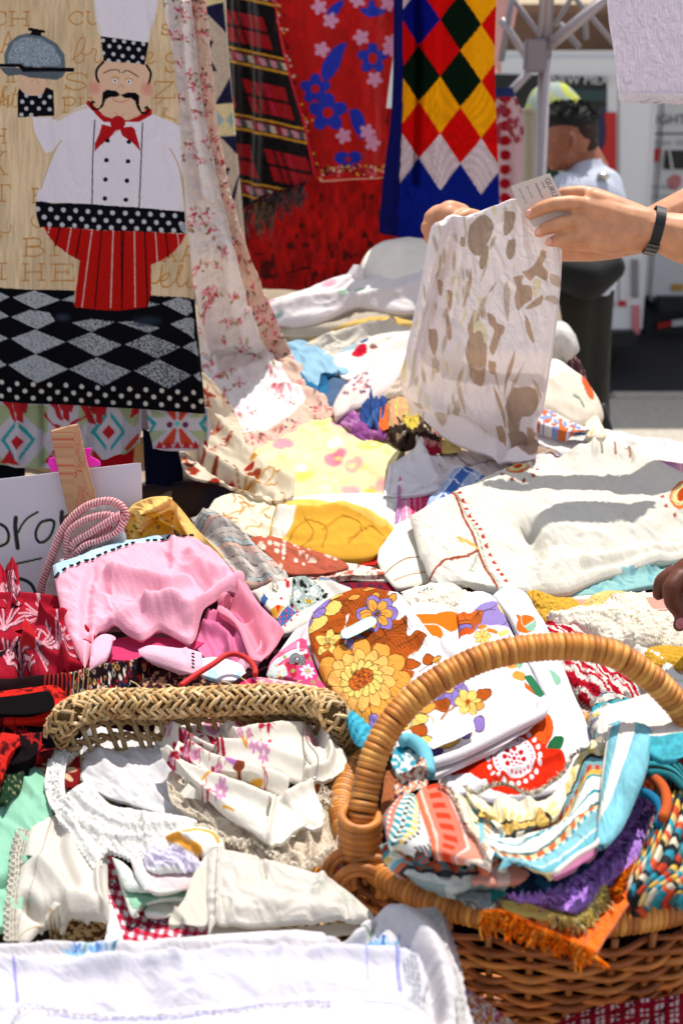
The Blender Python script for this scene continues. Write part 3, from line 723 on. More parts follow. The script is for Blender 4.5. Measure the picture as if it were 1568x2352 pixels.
# ---- SW print towel behind the chef towel
C=Cv(-40,880,500,1100,'b9b2bf').tr(.4,0,564.5)
def swunit(cx,cy,s=1.0):
    g,rd,tl='9aa583','a8232a','2b8f96'
    for k in(-1,1):
        C.poly([(cx+k*20*s,cy-170*s),(cx+k*150*s,cy-30*s),(cx+k*175*s,cy-60*s),(cx+k*170*s,cy-190*s),(cx+k*80*s,cy-210*s)],g)
        C.poly([(cx+k*20*s,cy+170*s),(cx+k*150*s,cy+40*s),(cx+k*180*s,cy+70*s),(cx+k*120*s,cy+190*s)],g)
        C.poly([(cx+k*12*s,cy-115*s),(cx+k*100*s,cy-5*s),(cx+k*12*s,cy+110*s),(cx+k*12*s,cy+82*s),(cx+k*74*s,cy-3*s),(cx+k*12*s,cy-85*s)],tl)
    C.poly([(cx,cy-42*s),(cx+38*s,cy),(cx,cy+42*s),(cx-38*s,cy)],rd)
    C.poly([(cx,cy-210*s),(cx+26*s,cy-182*s),(cx,cy-156*s),(cx-26*s,cy-182*s)],'c0604c')
swunit(105,1120);swunit(625,1070)
for x0,y0 in((250,900),(-10,900),(440,920)):
    for k in range(5):C.poly([(x0+k*38,y0-30),(x0+k*38+34,y0-30),(x0+110+(k-2)*16+22,y0+60+k%2*50),(x0+110+(k-2)*16-12,y0+40+k%2*50)],'a8232a')
C.poly([(255,950),(300,1020),(350,1030),(340,1060),(250,980)],'a8232a');C.poly([(540,905),(480,980),(430,1000),(400,1020),(410,1040),(520,960)],'a8232a')
for a in(0,250,480):C.poly([(a,1250),(a+60,1170),(a+120,1250)],'a8232a')
C.poly([(760,930),(800,935),(800,960),(755,985)],'a8232a');C.poly([(720,1150),(800,1070),(800,1110),(740,1170)],'b8402c')
sw=cloth('southwest_towel','pale kitchen towel with teal and red diamonds, hanging below the chef towel','towel',[[(-40,890)],[(322,925)],[(322,1015),(300,1032),(262,1045),(240,1054),(180,1050),(110,1075)],[(-40,1060)]],C,YP(2.42),mat=LINEN,
      folds=[([(95,900),(97,1070)],-.02,5,'e'),([(205,900),(195,1060)],.02,12),([(300,920),(290,1040)],.015,10),([(50,900),(40,1060)],.012,14)])
C=Cv(320,920,500,1050,'b9b2bf').tr(.4,0,564.5)
for k in(-1,1):
    for m_ in(-1,1):C.poly([(1020+k*5,1025+m_*30),(1020+k*20,1025+m_*20),(1020+k*100,1025+m_*120),(1020+k*20,1025+m_*120)],'b8402c');
    C.ell(1020+k*45,1028,17,17,'5c2a4a');C.poly([(1020+k*60,1060),(1020+k*170,1060),(1020+k*150,1140)],'9aa583');C.poly([(1020+k*120,1020),(1020+k*170,970),(1020+k*170,1000),(1020+k*145,1030),(1020+k*170,1070),(1020+k*150,1070)],'2b8f96')
    C.poly([(1020+k*60,985),(1020+k*150,930),(1020+k*150,985)],'9aa583')
C.ell(1018,1022,14,14,'4fb0b0')
for k in range(6):C.poly([(890+k*52,1165),(916+k*52,1120),(942+k*52,1165)],'a8232a')
cloth('southwest_towel','folded end of the pale towel with a red and teal star, right of the diamonds','towel',[[(337,935)],[(476,940)],[(476,1032),(400,1034)],[(352,1030)]],C,YP(2.40),mat=LINEN,folds=[([(470,930),(473,1035)],-.01,4)],r=.004)
cloth('southwest_towel_edge',None,None,[[(318,935)],[(345,935)],[(350,985)],[(323,990)]],'a0929c',YP(2.46),parent=sw,mat=LINEN)
# red strip, dark bag strap, tan cloth behind
cloth('red_apron','edge of a red apron under the pale diamond towel','apron',[[(225,1030)],[(310,1010)],[(305,1080)],[(230,1080)]],'94101a',YP(2.48),mat=COTTON)
cloth('tan_apron','tan cotton apron hanging behind the pen written sign','apron',[[(45,1030)],[(345,1000)],[(352,1230)],[(30,1230)]],'a98e66',YP(2.52),folds=[([(325,1000),(330,1240)],.012,6)])
cloth('black_apron','black apron hanging at the left edge above the sign','apron',[[(-40,1055)],[(58,1062)],[(58,1110)],[(-40,1115)]],'0b0b10',YP(2.46))
cloth('navy_cloth','dark navy cloth strip hanging right of the sign','cloth',[[(328,985)],[(410,1030),(420,1090)],[(422,1170),(410,1300)],[(345,1300),(336,1100)]],'0c1026',YP(2.44),mat=COTTON,folds=[([(380,1000),(390,1260)],.012,16)],wr=[(.004,20,85,3,3)])
# ---- THE CHEF TOWEL
C=Cv(-130,-130,490,960,'c3ad8f')
n=fbm(C.X/5,C.Y/60,3,4)[...,None];C.a *= 1+.13*n;C.a+=(fbm(C.X/70,C.Y/110,9,2)[...,None]*.06)
C.tr(.4)
TX='a9763a'
def serif(ch,x,y,h,w=None,lw=7,col=TX):
    w=w or h*.8;S=lambda a:[(x+p*w,y-q*h)for p,q in a];s_=.13
    st={'C':[[(1,.8),(.8,.97),(.5,1),(.15,.8),(0,.5),(.15,.2),(.5,0),(.85,.05),(1,.22)],[(1,.66),(1,.96)]],
          'H':[[(.15,0),(.15,1)],[(.85,0),(.85,1)],[(.15,.5),(.85,.5)]]+[[(a-s_,b),(a+s_,b)]for a in(.15,.85)for b in(0,1)],
          'U':[[(.15,1),(.15,.3),(.3,.05),(.5,0),(.7,.05),(.85,.3),(.85,1)],[(0,1),(.3,1)],[(.7,1),(1,1)]],
          'S':[[(.92,.78),(.75,.97),(.45,1),(.12,.88),(.1,.65),(.4,.53),(.75,.42),(.9,.22),(.6,.02),(.3,.02),(.05,.2)],[(.93,.7),(.93,.98)],[(.04,.02),(.04,.3)]],
          'Z':[[(.08,.8),(.08,1),(.92,1),(.05,0),(.95,0),(.95,.22)]],
          'I':[[(.5,0),(.5,1)],[(.25,0),(.75,0)],[(.25,1),(.75,1)]],
          'P':[[(.2,0),(.2,1)],[(.2,1),(.7,1),(.92,.78),(.7,.5),(.2,.5)],[(.05,0),(.4,0)],[(.05,1),(.3,1)]],
          'B':[[(.2,0),(.2,1)],[(.2,1),(.65,1),(.85,.78),(.65,.53),(.2,.53)],[(.2,.53),(.7,.53),(.95,.27),(.7,0),(.2,0)],[(.05,0),(.3,0)],[(.05,1),(.3,1)]],
          'K':[[(.15,0),(.15,1)],[(.8,1),(.18,.42)],[(.35,.6),(.85,0)],[(0,0),(.3,0)],[(0,1),(.3,1)],[(.7,0),(1,0)],[(.65,1),(.95,1)]],
          'T':[[(.5,0),(.5,1)],[(.05,.8),(.05,1),(.95,1),(.95,.8)],[(.3,0),(.7,0)]],
          'E':[[(.2,0),(.2,1)],[(.05,1),(.9,1),(.9,.82)],[(.05,0),(.95,0),(.95,.2)],[(.2,.52),(.7,.52)],[(.7,.4),(.7,.64)]],
          'A':[[(.05,0),(.5,1),(.95,0)],[(.25,.38),(.75,.38)],[(-.1,0),(.2,0)],[(.8,0),(1.1,0)]],
          'N':[[(.15,0),(.15,1),(.85,0),(.85,1)],[(0,0),(.3,0)],[(.7,1),(1,1)]],
          'Y':[[(.5,0),(.5,.45),(.05,1)],[(.5,.45),(.95,1)],[(.3,0),(.7,0)]]}[ch]
    for q in st:C.line(S(q),lw,col,sm=ch in 'CUSPB' and len(q)>3)
for ch,x,y,h,w in(('C',-70,145,80,110),('H',60,148,80,120),('C',400,140,72,80),('U',500,140,72,80),('A',10,300,120,90),('I',55,470,80,60),('S',375,515,95,140),('Z',880,562,92,130),
                       ('P',355,645,85,90),('U',455,640,80,90),('H',-60,820,80,105),('I',30,470,50,40),('K',-60,1000,130,110),('T',-40,1155,95,110),('B',135,1465,100,130),('I',270,1465,95,90),('Y',-70,1440,95,95),('E',190,1160,80,60),
                       ('I',-40,1600,90,110),('H',135,1605,95,130),('E',295,1610,95,140),('S',950,415,110,70),('A',1040,1500,95,90),('S',930,200,60,50),('H',20,600,50,40),('A',940,1500,80,70)):
    serif(ch,x,y,h,w)
serif('H',135,1640,95,130)if False else None
for tx,pts in(('br',[[(415,345),(470,300),(495,240),(480,215),(455,240),(430,330),(440,360),(480,350),(490,320),(470,300)],[(490,320),(530,300),(540,280),(560,290),(550,340),(565,360),(590,345)],[(848,345),(870,330),(880,310),(862,300),(845,330),(858,365),(895,350)]]),
                ('ht',[[(0,600),(30,520),(45,495),(25,500),(5,610)],[(10,590),(40,560),(50,570),(40,610),(60,612),(85,560),(100,500),(80,600),(95,615),(115,600)],[(75,540),(115,540)]]),
                ('r',[[(930,680),(945,620),(960,625),(945,660),(1010,690)],[(900,600),(950,560)]]),('3',[[(200,1235),(190,1270),(215,1300),(245,1300)],[(0,1330),(60,1330),(70,1290)]])):
    for p in pts:C.line(p,6,TX)
C.tr(.4,0,564.5)
for p in([(870,215),(905,210),(925,170),(935,110)],[(905,200),(950,195),(975,160),(945,165),(925,200),(940,235),(985,225),(1030,160),(1050,110),(1030,120),(1020,215),(1040,235),(1070,210)],[(1085,180),(1075,230),(1100,235),(1120,200)]):C.line(p,8,TX)
# hat, soft cloud shapes
C.tr(.4)
WC='cfcad8'
C.poly([(535,-330),(545,0),(560,120),(590,210),(845,245),(870,170),(905,40),(930,-330)],'cbc3c8',True)
C.poly([(550,-330),(556,0),(575,120),(597,208),(840,240),(862,160),(895,20),(900,-330)],WC)
C.poly([(585,208),(855,246),(832,372),(600,348)],'0c0c14')
for i,(x,y)in enumerate([(597,232),(660,232),(716,238),(769,246),(825,252),(633,265),(690,270),(741,279),(799,284),(656,311),(708,321),(765,326),(821,331),(629,347),(684,352),(739,357),(796,362),(598,305)]):C.ell(x,y,12,12,'aeb0ba')
# head
FC='c9a891'
C.ell(560,510,42,62,'c08d7c');C.ell(835,510,42,62,'c08d7c')
C.poly([(600,355),(835,375),(868,450),(860,560),(800,640),(700,690),(600,640),(535,560),(540,460),(560,400)],FC,True)
C.line([(600,355),(565,395),(560,440),(572,470)],13,'0c0c14');C.line([(845,375),(868,420),(862,460),(850,495)],13,'0c0c14')
C.line([(600,420),(640,402),(680,402),(692,416)],5,'15151c');C.line([(706,418),(730,405),(765,420),(797,442)],5,'15151c')
C.line([(645,445),(668,440),(690,450)],6,'b08a55');C.line([(730,450),(750,452),(766,462)],6,'b08a55')
C.ell(664,462,13,13,'d8dce4');C.ell(744,468,13,13,'d8dce4');C.line([(645,452),(664,446),(684,454)],4,'a5825a');C.line([(726,458),(744,452),(764,462)],4,'a5825a');C.ell(664,463,6,7,'23303c');C.ell(742,469,6,7,'23303c')
C.line([(682,502),(692,490),(705,492),(712,505)],3,'a0745e');C.ell(845,510,30,36,'c08878',soft=12);C.ell(552,505,26,36,'c08878',soft=12)
C.poly([(500,585),(520,575),(545,605),(580,640),(660,685),(740,690),(800,665),(850,620),(870,625),(875,650),(850,695),(765,725),(700,735),(590,715),(520,670),(497,625)],'a0151c')
C.ell(695,640,110,42,FC);C.line([(660,645),(690,668),(722,650)],3,'a0745e');C.line([(650,565),(672,582),(710,585),(742,570)],4,'a05a50')
C.poly([(695,545),(670,522),(620,514),(595,530),(592,590),(575,618),(550,622),(532,605),(545,588),(555,592),(550,580),(530,578),(522,600),(535,628),(570,632),(598,610),(612,570),(640,556),(670,556)],'0b0b12')
C.poly([(697,545),(735,530),(780,532),(802,550),(800,600),(815,640),(840,644),(850,630),(838,622),(832,630),(830,612),(850,608),(862,630),(845,655),(815,655),(790,620),(778,580),(755,562),(720,564)],'0b0b12')
# body
C.poly([(500,595),(440,620),(330,680),(310,690),(298,672),(190,672),(200,740),(240,830),(262,880),(300,870),(350,810),(330,850),(280,950),(245,1050),(222,1100),(213,1155),(1062,1215),(1050,1100),(1040,900),(1030,720),(960,690),(880,655),(800,700),(600,700)],WC)
C.line([(330,690),(420,640),(500,612)],14,'c4b49a');C.line([(355,808),(325,850),(285,950),(240,1080)],7,'b09a78');C.line([(975,850),(1010,910),(1040,1000),(1058,1130)],7,'b09a78');C.line([(190,680),(205,760),(262,880)],10,'c2ae90')
C.line([(551,690),(540,900),(533,1170)],6,'101018');C.line([(820,705),(812,900),(800,1190)],6,'101018')
C.poly([(590,712),(640,725),(700,735),(640,785),(570,845),(550,870),(552,820),(575,770)],'a0151c');C.poly([(690,735),(760,725),(775,740),(810,870),(760,815),(705,780)],'a0151c')
C.poly([(640,785),(672,745),(700,780),(688,742)],WC);C.ell(680,705,42,40,'a0151c')
for x,y in((622,806),(742,814),(616,918),(736,926),(611,1028),(731,1037),(608,1137),(725,1146)):C.ell(x,y,13,13,'14141c')
# raised hand, cuff, dome
C.poly([(120,440),(250,440),(275,520),(230,545),(150,550),(125,510)],FC,True);C.line([(180,470),(215,460),(235,490)],2.5,'a0745e')
C.poly([(120,505),(150,540),(180,548),(245,548),(270,500),(312,520),(313,664),(112,672),(112,530)],'0c0c14')
for x,y in((137,583),(192,588),(259,588),(291,555),(235,550),(160,622),(230,622),(289,627),(133,657),(188,659),(160,548)):C.ell(x,y,12,12,'aeb0ba')
C.poly([(0,385),(390,395),(365,440),(330,458),(180,445),(130,428),(55,436),(30,420)],'4e5863');C.poly([(-10,365),(130,366),(150,384),(432,390),(428,412),(140,410),(120,385),(-10,385)],'0c0c14')
C.poly([(30,366),(32,310),(60,245),(110,205),(165,192),(255,205),(330,250),(375,315),(380,388),(150,383),(125,366)],'56626e')
C.poly([(52,360),(55,310),(90,240),(150,212),(240,222),(310,265),(350,330),(352,378),(160,378),(140,362)],lambda x,y:hx('7d8b9a')*(1+.35*fbm(x/2.5,y/2.5,3,3))[...,None])
C.poly([(170,158),(265,175),(262,190),(245,188),(245,208),(180,200),(190,178),(172,175)],'0c0c14')
# belt
C.poly([(213,1152),(250,1155),(300,1165),(540,1170),(1062,1215),(1072,1340),(700,1325),(420,1308),(236,1300),(220,1240)],'0c0c14')
for i in range(13):
    x=225+i*71;C.ell(x,1197+(x-225)*.052,14,14,'aeb0ba');C.ell(x+35,1245+(x-225)*.05,14,14,'aeb0ba');C.ell(x+64,1287+(x-225)*.05,14,14,'aeb0ba')
C.poly([(1030,1300),(1065,1270),(1075,1320),(1050,1335)],'8a929c')
# trousers
C.poly([(258,1300),(700,1326),(1068,1342),(1040,1400),(990,1455),(930,1495),(870,1518),(870,1800),(450,1800),(462,1495),(390,1455),(320,1400),(275,1340)],'a0120f')
C.tr(.4,0,564.5);C.poly([(462,80),(870,100),(858,340),(780,362),(655,368),(650,240),(645,240),(632,352),(550,360),(428,350)],'a0120f')
C.tr(.4)
for i,(xt,xb,cc)in enumerate(((290,275,'w'),(348,322,'b'),(412,385,'w'),(470,438,'b'),(535,475,'w'),(590,550,'b'),(655,640,'w'),(712,702,'b'),(773,778,'w'),(832,848,'b'),(893,905,'w'),(950,968,'b'),(1018,1030,'w'))):
    yb=1760 if 3<i<10 else(1360,1410,1470,1480,0,0,0,0,0,0,1510,1480,1430)[i]
    C.line([(xt,1300+(xt-250)*.05),((xt+xb)/2,(1300+yb)/2),(xb,yb)],7,'c8b8b8' if cc=='w' else '150a0c',dash=15 if cc=='w' else None)
C.line([(700,1300),(702,1780)],5,'100608')
# floor
C.tr(.4,0,564.5)
fl='0a0a10'
C.poly([(-330,232),(0,238),(433,256),(428,350),(560,362),(700,370),(850,350),(862,284),(1120,300),(1185,970),(-330,900)],fl)
TC='969ca4'
def tile(p,dens,sd_):
    def tc(x,y):
        n=vn(x*.55,y*.8,sd_)+.5*vn(x*1.1,y*1.5,sd_+5);c=np.zeros(x.shape+(3,));c[:]=hx(TC);c[n>dens]=hx('14141c');return c
    C.poly(p,tc)
for p,dn in(([(78,292),(208,250),(350,310),(212,358)],.75),([(70,405),(180,362),(290,380),(320,430),(222,474)],.75),([(68,528),(210,476),(378,552),(214,616)],.75),([(55,680),(212,616),(396,706),(220,783)],.75),
              ([(355,310),(432,280),(430,325)],.7),([(385,550),(530,492),(705,565),(560,632)],.45),([(400,708),(560,635),(755,718),(600,800)],.45),([(415,442),(530,415),(665,432),(530,490)],.4),([(720,565),(860,505),(1038,580),(905,645)],.2),([(768,715),(910,650),(1100,742),(965,820)],.2),([(678,435),(780,430),(920,470),(850,500)],.3),
              ([(930,330),(1020,295),(1095,310),(1112,370),(1070,402)],.6),([(980,448),(1085,408),(1118,410),(1120,530)],.6),([(1050,582),(1130,535),(1145,625)],.6),([(1112,740),(1150,715),(1165,780)],.6),([(-90,290),(0,262),(62,290),(0,320)],.7),([(-90,405),(0,368),(60,402),(0,420)],.7),([(-90,540),(0,505),(55,528),(0,550)],.7),([(-90,690),(0,650),(45,680),(0,700)],.7),([(860,320),(920,335),(850,350)],.5)):
    tile(p,dn,len(p)*7)
C.ell(365,410,40,20,'26303e',soft=10);C.ell(850,430,80,26,'1f2836',soft=12)
for i in range(14):
    x=15+i*91.5;d=i*5.2;C.ell(x-0,780+d,14,14,'bdb6b0');C.ell(x+45,822+d,14,14,'bdb6b0');C.ell(x-2,860+d,14,14,'bdb6b0')
ch=cloth('chef_towel','kitchen towel printed with a moustached chef carrying a covered dish','towel',[[(-120,-120)],[(366,-120),(372,0),(392,100),(408,240),(420,424),(440,620),(455,760)],[(472,950),(320,938),(150,928)],[(-120,915)]],C,YP(2.38),mat=LINEN,step=1.9,r=.002,drop=.001,
      folds=[([(405,0),(420,250),(440,600),(462,930)],.012,10),([(60,-100),(70,900)],.008,50),([(230,-100),(240,900)],.008,45)],wr=[(.003,60,88,4,3)])
# ---- lavender muslin at the upper right
def mus(x,y,u,v):return hx('c9bfd0')*(1+.04*fbm(x/12,y/20,3,3)+.03*np.sin(x*.9+3*fbm(x/30,y/30,4,2)))[...,None]
mu=cloth('muslin_blanket','pale lavender crinkled muslin blanket hanging at the top right corner','blanket',[[(1392,-60)],[(1650,-60)],[(1650,238)],[(1424,232),(1412,120),(1400,40)]],mus,YP(2.3),mat=fabric('muslin',.3,.6,200),step=2.4,wr=[(.0011,12,84,3.4,6),(.0005,6,10,2.0,9,'s')],r=.003,drop=.003)
cloth('hem',None,None,[[(1418,214)],[(1650,218)],[(1650,240)],[(1470,236),(1424,232)]],'d9cdd2',YP(2.285),parent=mu,mat=PUFF,wr=[(.003,5,90,1,2)],scal={2:(2.5,14)})
# ================================================================ THE HEAP, back to front
def stripes(ang,seq,x0=0,y0=0,wob=0,mod=None):
    """seq: list of (width, colour); bands perpendicular to ang"""
    W=sum(w for w,_ in seq)
    def f(x,y,u,v):
        d=((x-x0)*math.cos(R(ang))+(y-y0)*math.sin(R(ang))+wob*fbm(x/50,y/50,5,2))%W
        c=np.zeros(x.shape+(3,));a=0
        for w_,k in seq:c[(d>=a)&(d<a+w_)]=hx(k);a+=w_
        return mod(c,x,y)if mod else c
    return f
def mott(base,other,sc,thr=.1,seed=0,amt=.5):
    def f(x,y,u,v):
        n=np.clip((fbm(x/sc,y/sc,seed,3)-thr)*5,0,1)[...,None]*amt;return hx(base)*(1-n)+hx(other)*n
    return f
W1,W2,W3='e2dfdc','dcd8d4','e6e2d8'
LINE=[(.006,30,20,2.5,3),(.003,9,60,2,5)]
def wrs(seed,a=1.0,ang=20,sc=26):return[(.0042*a,sc*1.5,ang,2.8,seed),(.0006*a,sc*.5,ang+40,2.2,seed+3)]
# ------- far heap
cloth('pillow','plump white pillow on top of the heap under the red blanket','pillow',[[(828,645),(832,600),(860,572)],[(905,552),(960,556),(1000,572)],[(1000,660),(940,665)],[(860,672)]],W3,H(.05),bulge=.05,r=.012,drop=.02,wr=wrs(1),mat=PUFF)
C=roses(31,600,580,1000,760,'dcd6d8',0)
for x,y,r_,c in((620,702,12,'d98aa8'),(650,700,10,'7a9a86'),(755,660,18,'dba3b4'),(640,730,12,'7f9896'),(790,688,14,'8fb09a'),(828,678,12,'86ae92'),(712,684,14,'d8c8d0'),(700,668,10,'c9d6d0')):C.ell(x,y,r_,r_*.45,c,-20,soft=5)
cloth('flowered_sheet','white sheet with faint pink roses folded along the foot of the red blanket','sheet',[[(610,695),(700,668),(790,636)],[(835,655),(900,640),(1000,600)],[(1000,695),(930,712),(820,702),(720,738)],[(650,748),(620,722)]],C,H(.07),r=.014,drop=.03,bulge=.01,wr=wrs(2,1.52,-12),folds=[([(620,715),(760,690),(840,690),(1000,650)],.014,12)])
for i,(e,c)in enumerate((([[(640,748),(760,742),(850,712),(960,700)],[(960,722)],[(850,735),(760,765)],[(650,772)]],'b9ae9d'),([[(668,772),(760,764),(850,735),(958,718)],[(958,740)],[(860,760),(780,785)],[(680,790)]],'a89d8b'))):
    cloth('folded_linen',('beige linen folded flat under the flowered sheet','grey beige linen folded second under the flowered sheet')[i],'linen',e,c,H(.055-.01*i),r=.008,drop=.02,wr=wrs(5+i,.6,-10,14))
cloth('yellow_edged_napkin','pale grey napkin with a mustard edge lying open in the far heap','napkin',[[(700,795),(790,745),(880,728)],[(955,742),(955,800)],[(850,830),(760,840)],[(720,825)]],lambda x,y,u,v:np.where((v<.10)[...,None],hx('d8b466'),hx('cfc8bd')),H(.06),r=.006,wr=wrs(8,1.9,-20,16),folds=[([(710,805),(800,765),(900,745)],.015,9)])
C=Cv(650,770,830,930,'8fb6cf').mottle(.06,20,2)
cloth('blue_napkin','sky blue napkin crumpled in the far heap beside the rose quilt','napkin',[[(655,790),(690,782),(745,808)],[(800,848),(805,862)],[(765,862),(735,880),(725,915)],[(690,870),(670,825)]],lambda x,y,u,v:np.where((v>.80)[...,None],hx('2f6f9c'),C(x,y)),H(.075),r=.008,drop=.02,wr=wrs(9,1.9,30,16))
cloth('navy_napkin','slate blue napkin showing under the sky blue one','napkin',[[(715,890),(790,858)],[(810,880),(770,935)],[(740,925)],[(715,905)]],'4c6484',H(.06),wr=wrs(10,1.52,0,12))
C=Cv(740,730,980,960,'e0ddd6')
C.poly([(806,822),(820,795),(838,790),(842,812),(822,826)],'b5122c',True);C.ell(832,778,13,9,'2c5a86');C.poly([(765,810),(800,790),(822,788),(815,800),(790,812)],'9db8c6',True);C.ell(858,797,10,6,'8c5a4e');C.ell(952,792,12,22,'cfe0d8',soft=8)
cloth('embroidered_towel','white towel embroidered with a red and blue figure, turned over to its shaded underside','towel',[[(762,850),(775,815),(850,775),(900,765)],[(955,762),(958,790)],[(925,815),(870,840),(800,870)],[(780,860)]],C,H(.085),r=.006,wr=wrs(11,1.52,-25,18))
C=Cv(740,760,980,960,'d9c9c6');[C.ell(790+random.random()*60,860+random.random()*60,4,3,random.choice(['a33a4c','6a4a52','c86a80','50306a']))for _ in range(26)]
cloth('folded_tablecloth','thick white tablecloth fold with a little plum border, sunlit along its ridge','tablecloth',[[(955,765),(900,800),(850,838)],[(790,885),(766,930),(775,952)],[(830,935),(900,895)],[(925,862),(950,810)]],C,H(.11),r=.01,drop=.03,bulge=.02,wr=wrs(12,1.14,-40,30))
cloth('beige_towel','beige towel coiled beside the white fold','towel',[[(858,880),(885,862),(925,855)],[(945,880),(930,905)],[(900,915),(880,912)],[(860,905)]],stripes(70,[(7,'9c8e80'),(5,'c4b6a6')],wob=18),H(.1),bulge=.008,r=.008,drop=.02,wr=wrs(13,1.52,10,9))
cloth('denim_cloth','denim blue cloth standing up in the far heap','cloth',[[(832,925),(850,908),(885,915)],[(888,950),(872,985)],[(850,985),(832,975)],[(826,950)]],mott('2b4680','5f93c4',14,.15,3),H(.1),bulge=.006,r=.008,drop=.02,folds=[([(850,908),(858,985)],.014,4),([(870,910),(872,980)],-.010,4)],wr=wrs(14,2.28,70,10))
cloth('orange_napkin','orange napkin pressed against the denim blue cloth','napkin',[[(874,935),(892,930)],[(892,985)],[(880,990)],[(870,980)]],'d2622c',H(.11),r=.005)
cloth('peach_napkin','peach napkin with lime green sprigs behind the orange one','napkin',[[(888,925),(905,915),(935,920)],[(940,975)],[(915,985)],[(890,985)]],mott('c9966e','b6bd72',8,.12,6,.8),H(.1),bulge=.015,wr=wrs(15,1.52,60,10))
cloth('plum_cloth','plum purple cloth glimpsed between the rose quilt and the denim cloth','cloth',[[(765,955),(790,948),(835,950)],[(850,975),(880,990),(895,1010)],[(860,1012),(830,1015)],[(800,990)]],mott('8a4a88','b884b4',20,0,9,.8),H(.07),bulge=.01,wr=wrs(16,2.28,30,9))
C=Cv(860,950,1030,1060,'33261f');rr=random.Random(8)
for _ in range(80):C.ell(rr.uniform(870,1020),rr.uniform(955,1050),rr.uniform(2,6),rr.uniform(1.5,4),rr.choice(['b9a68e','8c7a60','150e0c','d8ccb8']),rr.random()*180)
C.flower(943,985,17,9,'c9b34a','6a5a20');C.flower(958,962,12,8,'c9b34a')
cloth('brown_scarf','dark brown scarf printed with yellow and cream flowers beneath the held towel','scarf',[[(880,985),(915,965),(970,962)],[(1010,1000),(1020,1035)],[(960,1035),(920,1030)],[(890,1010)]],C,H(.085),bulge=.02,wr=wrs(17,2.47,30,9))
cloth('crimson_scarf','crumpled crimson and rose scarf beside the brown flowered scarf','scarf',[[(968,1005),(990,990),(1010,995)],[(1015,1040)],[(980,1050)],[(965,1035)]],mott('8f1534','c79a8c',7,.1,4,.9),H(.1),bulge=.012,wr=wrs(18,1.9,60,8))
cloth('mustard_napkin','small mustard yellow napkin beside the crimson scarf','napkin',[[(1010,1005),(1040,1000)],[(1060,1040)],[(1015,1045)],[(1005,1030)]],'cbb06a',H(.09),bulge=.01,wr=wrs(19,1.52,60,8))
C=Cv(560,950,940,1150,'e3d6a0').mottle(.03,30,4)
for x,y,rx,ry,c,a in((650,1030,26,15,'d98f9c',-10),(640,1020,12,7,'d7919c',30),(765,1068,22,16,'d77f90',10),(780,1060,12,20,'cf7084',40),(812,1080,22,14,'dba196',-20),(785,975,30,16,'dea9a8',0),(800,1000,24,14,'d9b0a4',20),(835,985,18,10,'dba6a8',30),(735,980,20,8,'dfc97a',0),(852,1035,32,11,'dfc06a',-10),(870,1120,22,10,'d9a39a',0),(805,1130,26,12,'dba0a0',0),(700,1100,24,10,'e6d068',-10),(850,1128,14,6,'dcb450',0),(770,1030,18,12,'cfe0d0',0),(745,1128,14,6,'cfe0d0',0),(680,1060,30,10,'e8dcae',0),(690,1085,14,8,'cfe0d6',0),(618,1062,20,8,'e8dfb6',0)):C.ell(x,y,rx,ry,c,a,soft=7)
for _ in range(60):C.ell(random.uniform(580,930),random.uniform(960,1140),random.uniform(4,11),random.uniform(2,5),random.choice(['e9d98e','ead9a2','e6cf80','dcd8b4']),random.uniform(-30,30),soft=4)
cloth('pastel_pillowcase','pale yellow pillowcase with washed out pink flowers lying open in the heap','pillowcase',[[(578,1046),(640,1000),(700,975),(765,962)],[(830,992),(870,1020),(925,1030)],[(908,1060),(895,1100),(872,1138),(760,1142)],[(680,1145),(610,1100)]],C,H(.05),r=.006,drop=.01,wr=wrs(20,1.71,15,34),folds=[([(700,985),(830,1040),(925,1034)],.006,20),([(600,1060),(760,1060),(900,1100)],.008,24)])
cloth('napkin_hem_line',None,None,[[(908,1098)],[(912,1098)],[(878,1140)],[(874,1140)]],'a8752a',H(.055),parent=bpy.data.objects['pastel_pillowcase'],r=0,step=3)
cloth('white_napkin','white napkin pulled up to a peak right of the pastel pillowcase','napkin',[[(895,1075),(935,1045),(965,1026)],[(990,1060),(1060,1075),(1100,1080)],[(1060,1120),(960,1135)],[(880,1140)]],'dfdbe2',H(.075),r=.004,wr=wrs(22,1.9,10,18),folds=[([(965,1028),(975,1070),(1000,1110)],.018,12),([(900,1090),(990,1080)],.012,12)])
C=Cv(970,1030,1300,1110,'cbbfbe');C.line([(1040,1045),(1075,1075),(1130,1060),(1180,1080)],3,'5a5a66',dash=4);C.line([(1000,1075),(1080,1090)],2,'a89a9a')
cloth('stitched_cloth','greyish white cloth with a navy running stitch under the held towel','cloth',[[(985,1062),(1030,1035),(1080,1038)],[(1210,1040)],[(1210,1100)],[(1010,1100)]],C,H(.06),r=.004,wr=wrs(23,1.71,5,16))
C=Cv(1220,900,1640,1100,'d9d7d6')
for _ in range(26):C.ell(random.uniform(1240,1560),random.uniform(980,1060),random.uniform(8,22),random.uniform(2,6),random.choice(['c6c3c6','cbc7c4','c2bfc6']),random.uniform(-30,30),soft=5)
cloth('shadow_print_tablecloth','white tablecloth with a faint grey print spread at the right side of the stall','tablecloth',[[(1225,960),(1300,985),(1400,992)],[(1500,1008),(1640,1040)],[(1640,1100),(1450,1080),(1330,1090)],[(1225,1075)]],C,H(.03),r=.012,drop=.06,wr=wrs(24,1.9,8,40))
